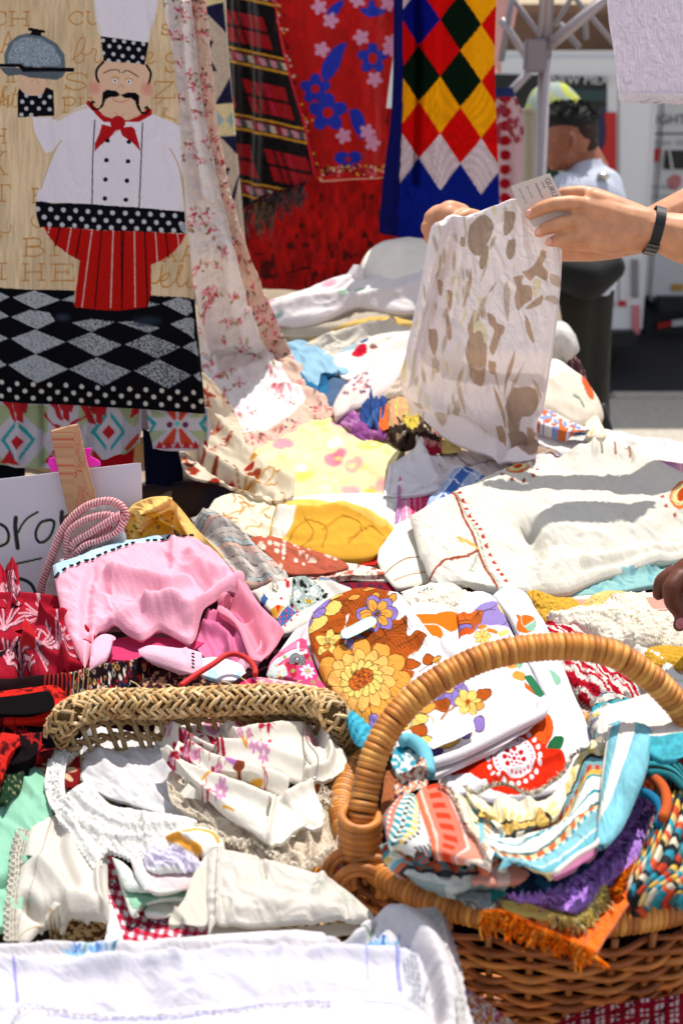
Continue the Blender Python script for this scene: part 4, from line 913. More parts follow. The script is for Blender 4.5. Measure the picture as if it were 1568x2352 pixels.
# right-hand pile behind the held towel
cloth('white_bundle','white bundle topmost on the right pile beside the man in dark trousers','bundle',[[(1255,760),(1275,742),(1300,745)],[(1322,770),(1328,805)],[(1300,830),(1260,840)],[(1250,800)]],'dcd9d6',YP(3.0),bulge=.05,r=.012,drop=.05,wr=wrs(25,2.47,60,14))
cloth('printed_bundle','small dark printed bundle tucked below the white bundle','bundle',[[(1280,830),(1300,815),(1325,825)],[(1342,850),(1345,885)],[(1320,900),(1290,880)],[(1280,850)]],mott('4a3034','b98a92',7,.05,5,.9),YP(3.05),bulge=.03,r=.01,drop=.05)
C=Cv(1220,830,1400,1000,'d0c6b8');C.poly([(1335,880),(1350,890),(1362,930),(1352,938),(1340,915),(1333,895)],'c85a34',True);C.line([(1315,932),(1330,940),(1338,955)],5,'6e7c6c');C.poly([(1240,830),(1300,830),(1350,880),(1300,868),(1240,900)],'e3e2de',True)
cloth('folded_quilt','thick folded cream quilt with an orange and green motif on its rounded end','quilt',[[(1225,850),(1270,828),(1310,850)],[(1350,885),(1378,930),(1380,955)],[(1350,975),(1310,972),(1260,945)],[(1225,935)]],C,H(.07),bulge=.03,r=.02,drop=.05,wr=wrs(26,1.52,20,30))
cloth('orange_sprig_cloth','white cloth with orange and blue sprigs pressed beneath the folded quilt','cloth',[[(1225,938),(1260,942),(1310,968)],[(1352,985)],[(1320,992),(1290,985)],[(1225,965)]],lambda x,y,u,v:np.where((vn(x/7,y/5,3)>.2)[...,None],hx('c96a3a'),np.where((vn(x/8,y/6,13)>.3)[...,None],hx('7f94c0'),hx('d6d2d4'))),H(.12),r=.008,drop=.02)
cloth('turquoise_napkin','scrap of turquoise napkin under the orange sprig cloth','napkin',[[(1310,985),(1345,988)],[(1345,1000)],[(1310,1000)],[(1305,992)]],'2b87b0',H(.08),r=.004)
cloth('cream_bundle','cream cloth with a mustard fleck hanging off the right pile','cloth',[[(1345,970),(1368,955)],[(1385,985),(1390,1002)],[(1350,1002)],[(1340,985)]],mott('dcd6c4','caa24a',8,.3,4,.8),H(.1),bulge=.01,r=.01,drop=.03)
# ------- middle heap
ROP=stripes(6,[(34,'cf3f6c'),(4,'e9b6c8'),(10,'d9a5bd'),(3,'ecd0da'),(12,'cf94ae'),(24,'d889a6'),(3,'ecd0da')],x0=915)
def plaid(x,y,u,v):
    a=(x-915-(y-1110)*.1)%128;c=np.zeros(x.shape+(3,));c[:]=hx('d792ad')
    c[(a>10)&(a<13)]=hx('efd6de');c[(a>22)&(a<30)]=hx('c72f5e');c[(a>34)&(a<72)]=hx('cc3c68');c[(a>44)&(a<46)]=hx('e5a6bb');c[(a>76)&(a<79)]=hx('efd6de');c[(a>100)]=hx('b783b4')
    k=((y+x*.18)%60<26)[...,None];c=np.where(k,c*np.array([.98,.86,.92]),c);return c
cloth('pink_plaid_cloth','pink and magenta plaid cloth lying behind the big embroidered linen','cloth',[[(918,1108),(1000,1085),(1120,1068),(1300,1062)],[(1450,1050),(1640,1085)],[(1640,1150),(1300,1140),(1100,1160)],[(905,1218)]],plaid,H(.055),r=.006,drop=.01,wr=wrs(27,0.84,0,30),folds=[([(1430,1052),(1450,1120)],.02,9),([(918,1108),(910,1215)],.012,6)])
BLP=lambda x,y,u,v:np.where((((x*.8+y*.6)%44<3)|((y*.8-x*.6)%38<3))[...,None],hx('dbe3f2'),np.where((((x*.8+y*.6)%44>26))[...,None],hx('9fb0d2'),hx('3f66ae')))
cloth('blue_check_napkin','blue checked napkin rolled on the pink plaid cloth','napkin',[[(985,1142),(1005,1128),(1040,1082)],[(1058,1072),(1085,1078),(1120,1105)],[(1080,1125),(1040,1150)],[(1000,1170),(980,1165)]],BLP,H(.1),r=.006,drop=.012,bulge=.015,wr=wrs(28,0.96,-40,16),step=2.6)
cloth('white_sheet_fold','white sheet fold between the pastel pillowcase and the golden cloth','sheet',[[(640,1148),(750,1138),(875,1136)],[(915,1145),(912,1218)],[(860,1225),(760,1190)],[(660,1165)]],W1,H(.065),r=.006,drop=.01,wr=wrs(29,0.96,10,24))
C=Cv(460,1100,660,1260,'ddd2bd');rr=random.Random(14)
for k in range(20):
    x,y=rr.uniform(480,640),rr.uniform(1130,1240);a=rr.random()*6;P_=[(x,y)]
    for q in range(4):a+=rr.uniform(-.9,.9);x+=math.cos(a)*12;y+=math.sin(a)*8;P_.append((x,y))
    C.line(P_,3,rr.choice(['b0702c','b98a4a','a86a28']))
cloth('vine_cloth','cream cloth with thin ochre vines under the golden cloth','cloth',[[(478,1172),(500,1145),(570,1130)],[(660,1150),(640,1240)],[(600,1238),(550,1215)],[(500,1195)]],C,H(.07),r=.01,drop=.02,wr=wrs(30,1.2,30,20))
C=Cv(600,1130,920,1290,'dfb95a').mottle(.05,40,2)
C.poly([(655,1235),(660,1200),(720,1195),(800,1195),(870,1225),(900,1225),(880,1275),(700,1285)],'cf9a34',True)  # darker gold patch paints the shading of the lower folds into the colour
for p in([(660,1250),(700,1215),(750,1230),(740,1265)],[(740,1235),(790,1205),(830,1225),(800,1260)],[(800,1250),(850,1225),(880,1240)],[(690,1262),(720,1240),(700,1210)]):C.line(p,3,'9a6a1c')
C.poly([(625,1240),(630,1200),(665,1180),(680,1190),(660,1235)],'d8d2c6',True)
cloth('golden_cloth','golden yellow cloth with brown line flowers folded in the middle of the heap','cloth',[[(620,1212),(640,1168),(690,1148),(770,1158)],[(840,1190),(905,1214)],[(885,1248),(862,1272),(760,1278),(680,1258)],[(625,1238)]],C,H(.10),r=.012,drop=.02,bulge=.015,wr=wrs(31,1.08,12,26),folds=[([(640,1190),(730,1195),(800,1188),(880,1216)],.014,12)])
cloth('white_hem_cloth','white cloth edge under the golden cloth','cloth',[[(700,1272),(860,1265)],[(890,1270)],[(880,1300),(780,1302)],[(700,1290)]],'d6cfc6',H(.07),r=.006)
cloth('scarlet_napkin','scrap of scarlet napkin under the golden cloth','napkin',[[(832,1286),(870,1280)],[(872,1298)],[(835,1300)],[(830,1294)]],'b8281c',H(.08),r=.004)
C=Cv(560,1220,930,1360,'a85540').mottle(.08,14,6);rr=random.Random(5)
for _ in range(60):C.flower(rr.uniform(570,800),rr.uniform(1230,1310),rr.uniform(3,6),5,rr.choice(['e2d3c6','d9c4b4']),rot=rr.random()*70)
cloth('rust_fabric_fold','terracotta fabric sprinkled with white blossoms, topmost of the flat folded stack','fabric',[[(572,1236),(620,1232),(700,1258)],[(770,1280),(796,1300)],[(740,1318),(650,1312)],[(600,1262)]],C,H(.115),r=.006,drop=.008,wr=wrs(32,0.96,15,18))
for i,(e,sd_)in enumerate((([[(640,1290),(760,1290),(850,1302)],[(890,1318)],[(800,1322),(700,1325)],[(640,1306)]],1),([[(632,1302),(760,1305),(870,1315)],[(908,1332)],[(800,1334),(700,1336)],[(640,1316)]],2),([[(640,1312),(760,1318),(880,1326)],[(914,1343)],[(800,1347),(700,1343)],[(645,1325)]],3))):
    cloth('folded_fabric',('white and terracotta print fabric, second of the flat folded stack','white fabric with terracotta scrolls, third of the flat folded stack','brownish print fabric at the bottom of the flat folded stack')[i],'fabric',e,mott(('dccfc4','d8cbbd','a8927a')[i],('a8503c','b0654c','8a6a50')[i],9,.02,sd_,.9),H(.105-.016*i),r=.005,drop=.006,wr=wrs(33+i,.4,5,12),step=2.6)
cloth('red_paisley_cloth','edge of a dark red and navy paisley cloth under the folded stack','cloth',[[(760,1340),(860,1338),(940,1345)],[(985,1352)],[(960,1372),(860,1372)],[(780,1362)]],mott('7c1426','1c2744',8,.1,8,.9),H(.085),r=.006)
C=Cv(850,1190,1000,1360,'e2ddd0');C.line([(885,1320),(930,1292),(968,1285)],2.6,'6a4a2c',dash=2.6);C.line([(905,1338),(950,1325),(985,1318)],2.2,'8a5a3c',dash=2.6);C.line([(870,1300),(900,1318),(985,1318)],1.2,'c9bda6')
cloth('round_tray_cloth','round cream tray cloth edged in brown blanket stitch left of the embroidered linen','cloth',[[(866,1290),(872,1245),(900,1210)],[(940,1190),(970,1240),(992,1330)],[(960,1345),(910,1348)],[(880,1320)]],C,H(.10),r=.004,drop=.008,bulge=.01)
# the big embroidered linen
C=Cv(920,1020,1640,1400,'d4d0c6').mottle(.015,50,3)
RU='8e3a26'
C.line([(1032,1148),(1050,1178),(1072,1228),(1092,1275),(1112,1312),(1140,1356)],5.5,RU);C.line([(1025,1148),(1032,1160)],4,RU)
C.line([(1038,1148),(1060,1185),(1098,1262),(1120,1315),(1146,1352)],1.4,'4a6a3a',dash=2)
C.line([(985,1334),(1020,1310),(1060,1298),(1098,1283)],4,RU)
for k in range(15):
    x=1046+k*7.6+(k>9)*(k-9)*1.4;y=1147+k*14.2;C.poly([(x-5,y+1),(x+5,y-4),(x+3,y),(x+8,y+3),(x+1,y+5)],'b02e20');C.ell(x,y,3,2,'8e2a1c')
for k in range(6):C.line([(1045+k*8,1262+k*2.6),(1056+k*8,1262+k*4)],3,'c9a04a');C.line([(1050+k*8,1270+k*1.5),(1058+k*8,1268+k*2.4)],3,'d0aa55')
C.line([(1100,1284),(1090,1300),(1078,1320)],1.6,'6a7a6a');[C.line([(1090-k*4,1296+k*7),(1096-k*2,1304+k*7)],1.4,'7a8a78')for k in range(4)]
for cx,cy in((1187,1098),(1562,1158)):
    C.ell(cx,cy,28,17,'c9622a',-8);C.ell(cx,cy,23,13,'e6d9a0',-8);C.ell(cx,cy,11,8,'b5440f',-8);C.ring(cx,cy,19,11,1.5,'8aa070',-8)
    for a in range(0,360,36):
        if 200<a<320:continue
        x,y=cx+44*math.cos(R(a)),cy+27*math.sin(R(a));C.poly([(x-5,y),(x+3,y-3),(x+5,y+2),(x-1,y+4)],'9c4a34')
for x in(1375,1406,1440):C.line([(x-2,1030),(x+4,1075)],4,('4a4a3a','7a3a2a','8e4a2c')[(x>1380)+(x>1420)],dash=3)
el=cloth('embroidered_linen','big puffed white linen embroidered with rust lines, arrowheads and small suns','linen',[[(940,1198),(985,1170),(1030,1148),(1110,1108)],[(1190,1075),(1290,1058),(1375,1035),(1440,1040),(1500,1075),(1568,1112),(1640,1150)],[(1640,1262),(1500,1298),(1380,1330),(1290,1362),(1200,1366),(1130,1358)],[(1060,1345),(995,1335),(970,1290),(955,1240)]],
      C,H(.14),r=.009,drop=.03,bulge=.018,bp=.8,step=2.6,mat=LINEN,
      folds=[([(1215,1222),(1270,1262),(1330,1272),(1420,1262),(1520,1230),(1568,1200)],-.020,30),([(1330,1068),(1430,1062),(1520,1110),(1640,1170)],.02,26),([(1215,1215),(1240,1270),(1245,1300)],-.018,16),([(1250,1330),(1330,1300),(1500,1275)],.016,26),([(1360,1036),(1362,1075)],.010,7),([(1430,1040),(1445,1085)],-.012,6),([(950,1210),(1040,1170),(1200,1100)],.01,26),([(990,1300),(1100,1250),(1160,1180)],.008,30),([(1340,1320),(1450,1290),(1640,1240)],-.014,9)],wr=[(.005,60,10,3,7),(.0018,10,30,2.5,8)])
cloth('aqua_cloth','aqua blue cloth peeping out below the embroidered linen','cloth',[[(1255,1368),(1300,1335),(1380,1320),(1470,1300)],[(1640,1260)],[(1640,1320),(1480,1345),(1380,1362)],[(1300,1370)]],mott('8fbdbd','6fa4b4',14,.2,4,.6),H(.12),r=.006,wr=wrs(37,1.08,-10,12),folds=[([(1290,1350),(1400,1330),(1500,1310)],.012,7)])
# crochet and doilies
def crochet(col):
    def f(x,y,u,v):
        n=np.sin(x*1.2+fbm(x/20,y/20,3,2)*4)*np.sin(y*1.5+x*.3);return hx(col)*(1+.12*n+.06*fbm(x/30,y/30,6,2))[...,None]
    return f
CR=fabric('crochet',.2,.9,180,var=.1,wave=170)
cloth('cream_crochet','cream crochet doily crumpled behind the oven mitts','doily',[[(905,1380),(950,1352),(1010,1345)],[(1070,1358),(1110,1395)],[(1060,1440),(990,1420)],[(930,1400)]],crochet('e2d9ca'),H(.13),bulge=.015,mat=CR,wr=[(.005,18,20,1.6,5),(.0007,4,50,1.2,7,'f')],step=2.4)
cloth('cross_stitch_cloth','cream cloth with a grey cross stitched motif behind the mitts','cloth',[[(920,1360),(970,1345),(1030,1338)],[(1060,1352)],[(1010,1372)],[(950,1372)]],lambda x,y,u,v:np.where(((vn(x/3,y/3,4)>.1)&(np.hypot((x-1000)/34,(y-1354)/6)<1))[...,None],hx('4a4e52'),hx('ddd8cc')),H(.15),r=.004,step=2.2)
tr=cloth('plastic_tray','pale pink rimmed tray standing behind the yellow crochet','tray',[[(1205,1366),(1330,1368),(1480,1362)],[(1600,1355)],[(1600,1395),(1450,1400)],[(1210,1400)]],lambda x,y,u,v:np.where((v<.25)[...,None],hx('e0c4bc'),hx('b98070')),H(.12),r=.006,drop=.01,mat=solid('pink_plastic','c9a090',.4,attr=True))
cloth('yellow_crochet','yellow crochet potholder curled behind the oven mitt','potholder',[[(1208,1358),(1235,1362),(1280,1378),(1320,1380)],[(1345,1405),(1320,1415)],[(1280,1425),(1240,1420)],[(1222,1390)]],crochet('cfa23c'),H(.15),bulge=.012,mat=CR,wr=[(.005,16,10,2,3),(.0013,3,60,1.2,4,'f')],step=2.2,r=.005)
cloth('pale_yellow_crochet','pale yellow crochet piece in front of the pink tray','doily',[[(1330,1395),(1370,1368),(1430,1358)],[(1470,1375)],[(1400,1410),(1370,1420)],[(1335,1415)]],crochet('d9c07a'),H(.145),bulge=.012,mat=CR,wr=[(.004,14,-20,2,3),(.0013,3,60,1.2,4,'f')],step=2.2)
def doily(x,y,u,v):
    b=hx('e8e0d0')*(1+.10*np.sin(x*1.3)*np.sin(y*1.6)+.08*fbm(x/18,y/14,3,3))[...,None];h=(np.sin(x*.75+y*.35)*np.sin(y*.95-x*.25)>.55)&(fbm(x/30,y/30,9,2)>-.1);b[h]=hx('b9a88f');return b
cloth('crochet_doily','large cream openwork crochet doily heaped beside the basket handle','doily',[[(1250,1420),(1310,1412),(1370,1400),(1410,1375)],[(1480,1360),(1490,1395),(1530,1430),(1640,1440)],[(1640,1500),(1500,1490),(1430,1480),(1350,1460)],[(1290,1440)]],doily,H(.15),bulge=.03,mat=CR,step=2.2,r=.006,wr=[(.007,34,35,2.2,6),(.002,13,60,2,8),(.0006,2.6,0,1,9,'f')])
cloth('ochre_crochet','ochre and cream crochet square right of the basket handle','potholder',[[(1470,1492),(1520,1484),(1568,1488)],[(1620,1490)],[(1620,1530),(1568,1528)],[(1500,1522)]],crochet('c79a34'),H(.17),bulge=.01,mat=CR,step=2.4,r=.006)
cloth('white_hankie','white handkerchief lying right of the basket handle','handkerchief',[[(1430,1500),(1490,1500),(1568,1520)],[(1620,1530)],[(1620,1570),(1540,1580)],[(1470,1560)]],W1,H(.15),r=.004,wr=wrs(40,1.2,20,16),folds=[([(1460,1505),(1540,1540)],.012,8)])
cloth('pale_cloth','pale cotton cloth filling the space behind the basket handle','cloth',[[(1330,1450),(1480,1470),(1640,1480)],[(1640,1680)],[(1500,1680),(1400,1650)],[(1330,1560)]],'d4cec8',H(.10),r=.006,wr=wrs(41,1.56,30,22))
def redcro(x,y,u,v):
    d=(y*.80-x*.52+6*fbm(x/30,y/30,3,2));k=(d%26);c=np.zeros(x.shape+(3,));c[:]=hx('b0142a');c[(k>6)&(k<10)]=hx('e6ded8');c[(k>15)&(k<23)]=hx('ddd2cc')
    c *=(1+.16*np.sin(x*1.7)*np.sin(y*1.9))[...,None];return c
cloth('red_crochet','dark red and white striped crochet potholder beside the oven mitts','potholder',[[(1240,1425),(1300,1432),(1345,1475)],[(1400,1530),(1450,1570),(1470,1605)],[(1430,1625),(1340,1600),(1290,1560)],[(1255,1500)]],redcro,H(.14),mat=CR,step=2.2,bulge=.025,wr=[(.006,20,40,2.2,5),(.0016,3,10,1,8,'f')],r=.008)
def holesb(x,y,u,v):
    c=np.zeros(x.shape+(3,));c[:]=hx('cbb6ae');c[(np.sin(x*.55)*np.sin(y*.6)>.45)]=hx('3a1a1c');return c
cloth('grey_crochet','greyish pink openwork crochet under the red striped potholder','doily',[[(1300,1570),(1370,1580),(1400,1600)],[(1400,1660)],[(1340,1650)],[(1305,1620)]],holesb,H(.115),mat=CR,step=2.4,r=.004)
# ================================================================ NEAR HEAP
def Q(k,ox,oy):
    def f(*p):return[tuple([ox+k*q[0],oy+k*q[1]]+list(q[2:]))for q in p]
    return f
def ZP(z):return lambda x,y:(z-CAMZ)/(CF[2]+(-(y-CY)/F)*CU[2])
M1,M2,M3,M4,M5=Q(.28,689.9,1329.7),Q(.28,972.2,1329.7),Q(.36,846.7,1630.7),Q(.28,94.1,1630.7),Q(.44,156.8,1881.6)
# ------- sign, stick, aprons on the left
SG=YP(1.71,0,.25)
C=Cv(-60,1040,350,1400,'c6c0cc').tr(.224,0,940.8)
def pen(p,w=26):
    C.line([(x+14,y+10)for x,y in p],w*.7,'c9cfae');C.line(p,w,'0d0f1e')
C.a[:]=hx('c6c0cc')
C.poly([(0,1400),(100,1250),(100,1300),(30,1400)],'c9cfae')
pen([(-120,1120),(-110,1500)],34);pen([(-110,1200),(-20,1170),(60,1210),(92,1290),(70,1370),(-60,1420)],30)
pen([(165,1110),(160,1200),(185,1420)],44);pen([(190,1260),(230,1180),(290,1110),(390,1050)],22)
pen([(480,1135),(420,1160),(375,1240),(375,1320),(420,1365),(500,1320),(550,1220),(555,1150),(520,1132),(480,1140)],28)
pen([(640,1050),(635,1130),(650,1220)],46);pen([(660,1110),(720,1070),(760,1090),(770,1230)],22)
pen([(130,1590),(270,1560),(425,1525)],20);pen([(130,1600),(120,1660),(115,1740)],20);pen([(110,1735),(230,1740),(320,1790),(365,1880),(365,1960),(320,2030),(200,2060)],34)
sgn=cloth('card_sign','white card sign hand lettered in black marker, ending in a large 5','sign',[[(-60,1108)],[(324,1063)],[(328,1230),(330,1400)],[(-60,1400)]],C,SG,step=2.2,r=.001,drop=.001,mat=solid('card','ffffff',.55,attr=True,spec=.3),smooth=False)
# tape + stick
pinkm=solid('neon_tape','f020c0',.5)
SGf=lambda d:(lambda x,y:SG(x,y)-d)
def flatp(name,pts,dep,col,parent,mat=None,th=.002,lab=None):
    q=[unp(x,y,dep(x,y))for x,y in pts];n=len(q);bk=[p+np.array([0,th,0])for p in q]
    o=mk(name,q+bk,[tuple(range(n)),tuple(range(n,2*n))[::-1]]+[(i,(i+1)%n,n+(i+1)%n,n+i)[::-1]for i in range(n)],mat,parent,hx(col),smooth=False)
    if lab:o['label']=lab
    return o
N2=Q(.224,0,940.8)
tp=flatp('neon_sticker',N2((490,560),(505,500),(560,492),(590,480),(610,470),(640,640),(520,632),(512,590)),SGf(.006),'f020c0',None,pinkm)
tag(tp,'torn bright magenta sticker left of the wooden stick on the sign','sticker')
tp=flatp('neon_sticker',N2((850,408),(900,398),(945,395),(935,440),(925,478),(970,500),(1030,540),(1035,575),(900,590),(800,600)),SGf(.006),'f020c0',None,pinkm)
tag(tp,'torn bright magenta sticker right of the wooden stick on the sign','sticker')
C=Cv(170,980,370,1300,'b48a66').tr(.224,0,940.8);C.a *=(1+.12*fbm((C.X-C.Y*.3)/3,(C.Y)/50,3,3))[...,None]
OR='b8482e'
def vt(t,x,y,s,col=OR,rot=-80):
    (a,b),=C._p([(x,y)]);k,C.k=C.k,1;ox,oy,C.ox,C.oy=C.ox,C.oy,0,0;C.text(t,a,b,s,col,rot=rot);C.k,C.ox,C.oy=k,ox,oy
vt('100%',665,440,12);vt('Wood from well',718,470,8);vt('managed forests',745,465,8);vt('FSC\u00ae C133156',808,470,12);vt('FSC',860,650,22);vt('epa.gov/lead',792,1050,12);vt('supplies.',848,1000,15);vt('e Frogs',888,945,8);vt('er Cover',945,955,10)
C.line([(755,1040),(735,780)],2.5,OR);C.ring(660,550,16,20,4,OR);C.line([(655,555),(665,545)],5,OR)
C.line([(790,640),(760,655),(690,665),(665,640),(670,600),(700,575),(715,545),(745,540),(755,570),(790,590)],11,OR);C.line([(770,700),(790,660),(790,630)],10,OR)
stk=cloth('wooden_stick','pale wooden stick printed in orange, wrapped in clear film and clipped to the sign','stick',[N2((525,230)),N2((700,170)),N2((800,160),(990,920),(1040,1200)),N2((760,1260),(660,850))],C,SGf(.020),r=.004,drop=.016,mat=solid('raw_wood','ffffff',.6,attr=True),step=1.4,smooth=False,bulge=.003)
# clear film: thin crinkled sheet in front of and beside the stick
fm=bpy.data.materials.new('clear_film');fm.use_nodes=True;n_=fm.node_tree.nodes;p_=n_['Principled BSDF'];p_.inputs['Base Color'].default_value=(.9,.9,.92,1);p_.inputs['Roughness'].default_value=.12;p_.inputs['Transmission Weight'].default_value=1;p_.inputs['IOR'].default_value=1.08
p_.inputs['Alpha'].default_value=.35
cloth('film_wrap',None,None,[N2((440,285),(540,230),(760,150)),N2((890,150),(920,250),(945,370)),N2((1000,930),(1010,1100),(780,1200)),N2((650,1100),(620,780),(560,520),(480,420))],'ffffff',SGf(.024),parent=stk,mat=fm,r=0,wr=[(.004,14,80,3,4),(.002,7,30,2,5)],step=3)
# ---- red striped pot apron with piping
def candy(dist_p=7.0,pw=.5):
    def f(n,k):
        i,j=np.mgrid[0:n,0:k];d=(i*1.0+j*1.8*1.0)%dist_p;c=np.zeros((n,k,3));c[:]=hx('e3d0d2');c[d<dist_p*pw]=hx('b81830');return c.reshape(-1,3)
    return f
def piping(pts,dep,r,parent,label=None,n=None,name='piping',flat=1.0):
    L=plen(pts);n=n or int(L/.9);P=path3(pts,dep,n);V,f=tubeg(P,r,9,False,flat)
    o=mk(name,V,f,COTTON,parent,candy(7.4,.5)(n,9));
    if label:o['label']=label
    return o
PD=YP(1.675,0,.25)
wa=cloth('white_apron','white cotton apron bound in red and white candy striped piping, behind the pink apron','apron',[[(150,1225),(175,1185),(225,1158),(262,1160)],[(288,1180),(290,1240)],[(288,1330),(140,1420)],[(110,1385),(118,1310)]],'dcd5d4',PD,r=.003,wr=[(.004,40,40,2,4),(.0008,3,0,1,5,'f')],folds=[([(150,1290),(230,1250),(285,1215)],.02,12),([(115,1360),(150,1230),(200,1170)],.012,14)],mat=LINEN)
PF=lambda d:(lambda x,y:PD(x,y)-d)
piping([(140,1392),(112,1386),(95,1378),(98,1340),(116,1288),(142,1222),(170,1185),(205,1160),(248,1150),(276,1160),(288,1180),(284,1200),(262,1222),(225,1240),(190,1262),(178,1278)],PF(.022),.0058,wa)
piping([(156,1300),(154,1262),(156,1228),(176,1205),(212,1188),(250,1182),(276,1192),(286,1186)],PF(.028),.0050,wa)
piping([(166,1262),(172,1246),(210,1222),(250,1198),(280,1182)],PF(.030),.0062,wa)
piping([(176,1270),(196,1252),(232,1240),(268,1222),(286,1196)],PF(.034),.0050,wa)
cloth('apron_band',None,None,[[(172,1240),(210,1220),(250,1205)],[(262,1215)],[(225,1236),(190,1256)],[(182,1262)]],stripes(20,[(3,'a81a30'),(3,'d8b8bc')]),PF(.026),parent=wa,r=.002,step=1.6)
for dx,dy in((0,0),(8,3),(16,8)):piping([(158+dx,1300-dy),(163+dx,1280-dy),(176+dx,1262)],PF(.03),.0036,wa)
cloth('apron_skirt',None,None,[[(108,1385)],[(152,1392)],[(185,1440)],[(170,1440),(120,1400)]],'d6cfc6',PF(.012),parent=wa,mat=LINEN,r=.003)
# ---- yellow apron
C=Cv(270,1120,520,1290,'f0c878').mottle(.05,22,5)
C.poly([(350,1200),(370,1180),(400,1175),(440,1240),(440,1252),(330,1252),(320,1225)],'d9a23c',True)
rr=random.Random(3)
C.poly([(288,1172),(312,1180),(315,1215),(290,1250)],'d9a84a');C.poly([(330,1180),(352,1172),(388,1205),(400,1238),(372,1240),(350,1205)],'d8a030');C.poly([(290,1232),(330,1240),(300,1252)],'d8a030')
for _ in range(46):
    x,y=rr.uniform(286,400),rr.uniform(1170,1250)
    if rr.random()<.5 or x<320:C.flower(x,y,rr.uniform(2,3.6),5,rr.choice(['3a2a14','e9e0cc','b03020','2a2414']),'e9e0cc')
    else:C.line([(x,y),(x+rr.uniform(-5,5),y+rr.uniform(-5,5))],1.4,'4a3414')
cloth('yellow_apron','yellow cotton apron with a ditsy flowered lining, standing up behind the pink apron','apron',[[(290,1176),(310,1160),(345,1146),(380,1141)],[(400,1140),(415,1165),(450,1215),(505,1272),(512,1290)],[(470,1275),(380,1262),(300,1268)],[(290,1250)]],C,YP(1.69,0,.25),r=.004,drop=.01,
      folds=[([(330,1180),(370,1160),(402,1142)],.014,9),([(402,1145),(420,1200),(445,1245)],.02,10),([(345,1195),(395,1215),(430,1250)],-.02,12),([(322,1225),(350,1190),(400,1170)],-.016,8),([(330,1215),(335,1245)],.012,6)],wr=wrs(51,.7,50,18))
# ---- grey striped cloth
gs=[(7,'a9a29e'),(1,'5a5658'),(9,'c2bbb6'),(1,'5a5658'),(12,'b9b1ab'),(1,'5a5658'),(7,'a8b6b8'),(1,'4a4648'),(10,'c9a79c'),(1,'5a5658'),(9,'b4aca8')]
cloth('grey_striped_cloth','soft grey cloth with fine black, blue and peach stripes hanging in gathers','cloth',[[(438,1190),(475,1187),(505,1192)],[(560,1222),(605,1268),(645,1310),(665,1345)],[(620,1352),(565,1345),(545,1320)],[(500,1272),(470,1225)]],lambda x,y,u,v:stripes(0,gs)(v*150+u*18+6*fbm(u*3,v*6,3,2),y*0,u,v),H(.115),r=.006,drop=.02,bulge=.02,
      folds=[([(470,1195),(540,1240),(590,1300),(620,1350)],.014,12),([(510,1195),(580,1250),(640,1320)],-.012,9),([(450,1205),(500,1250),(560,1330)],-.012,8),([(540,1215),(600,1272),(655,1330)],.010,8)],wr=wrs(52,.6,45,14),step=2.2)
# ---- patchwork
C=Cv(560,1320,830,1470,'d9d4ca').tr(.2,533.1,1304.6)
rr=random.Random(9)
C.poly([(300,340),(700,210),(700,440),(620,500),(500,620),(430,500)],'e3d9cf');C.poly([(700,210),(820,160),(1000,250),(1100,380),(900,490),(760,570),(700,520),(650,490)],'8d9b96')
for _ in range(110):C.ell(rr.uniform(700,1090),rr.uniform(220,560),9,9,'c9d0cc')
for x,y in((745,345),(935,320)):C.flower(x,y,46,5,'c9c6d8','e6b050')
for x,y,r_ in((712,250,20),(765,445,22),(848,320,18),(980,405,20),(800,250,26),(840,265,20),(1060,375,26),(1085,350,18),(900,252,14),(1040,310,16),(690,490,20)):C.ell(x,y,r_,r_*.9,'17171a')
C.ell(880,425,44,26,'d8b040',15);C.line([(862,405),(870,448)],10,'17171a');C.line([(890,400),(896,450)],10,'17171a')
C.poly([(330,380),(370,345),(420,390),(380,440),(335,420)],'3a5a94');C.poly([(440,400),(470,395),(455,425)],'d0a040');C.poly([(635,378),(670,375),(655,410)],'d0a040');C.ell(640,270,22,22,'c02030');C.ell(615,242,16,14,'c02030');C.ell(565,410,17,17,'c02030');C.flower(497,303,34,5,'3a4a3a','d0d8cc');C.flower(497,303,24,5,'e3d9cf','c89030')
C.poly([(430,520),(520,480),(610,510),(490,620)],'c08a34');C.poly([(500,500),(525,480),(555,500),(530,560)],'b52a24')
C.poly([(500,620),(640,500),(750,570),(555,720)],'3f5f9c')
for i in range(6):
    for j in range(4):
        x,y=520+i*34+j*30,628-i*24+j*22
        if(i+j)%2:C.poly([(x-18,y),(x,y-16),(x+20,y-2),(x,y+16)],'c9c6cc');C.ell(x,y,13,13,'b82434')
C.line([(705,215),(690,450),(640,500)],7,'1c1c20',dash=40);C.line([(570,245),(700,200),(820,160)],6,'2a2a30',dash=40);C.line([(1000,200),(1140,240),(1290,310)],22,'6c93b4');C.line([(980,185),(1130,230),(1280,290)],8,'b84a3a',dash=20);C.line([(940,200),(1020,290),(1090,380)],8,'1c1c20',dash=50);C.line([(230,260),(330,240),(420,210)],7,'b06050',dash=40)
cloth('patchwork_cloth','white patchwork cloth with a sage green bee print, cherries and blue checks','patchwork',[[(566,1362),(620,1345),(690,1334),(740,1338)],[(790,1350),(830,1368),(800,1388)],[(740,1412),(690,1440),(645,1452)],[(625,1415),(600,1385)]],C,H(.135),r=.004,drop=.01,bulge=.012,step=1.8,wr=wrs(53,.6,30,24),folds=[([(570,1375),(660,1352),(700,1345)],.008,9),([(740,1340),(800,1380)],.008,10)])
cloth('plain_white_cloth','plain white cotton between the patchwork and the flowered oven mitt','cloth',[[(735,1412),(780,1385),(820,1370)],[(860,1400)],[(760,1480),(690,1520),(655,1530)],[(640,1500),(680,1450)]],'d9cfd6',H(.13),r=.004,wr=wrs(54,1,-45,22),folds=[([(800,1380),(720,1450),(680,1510)],.012,12)])
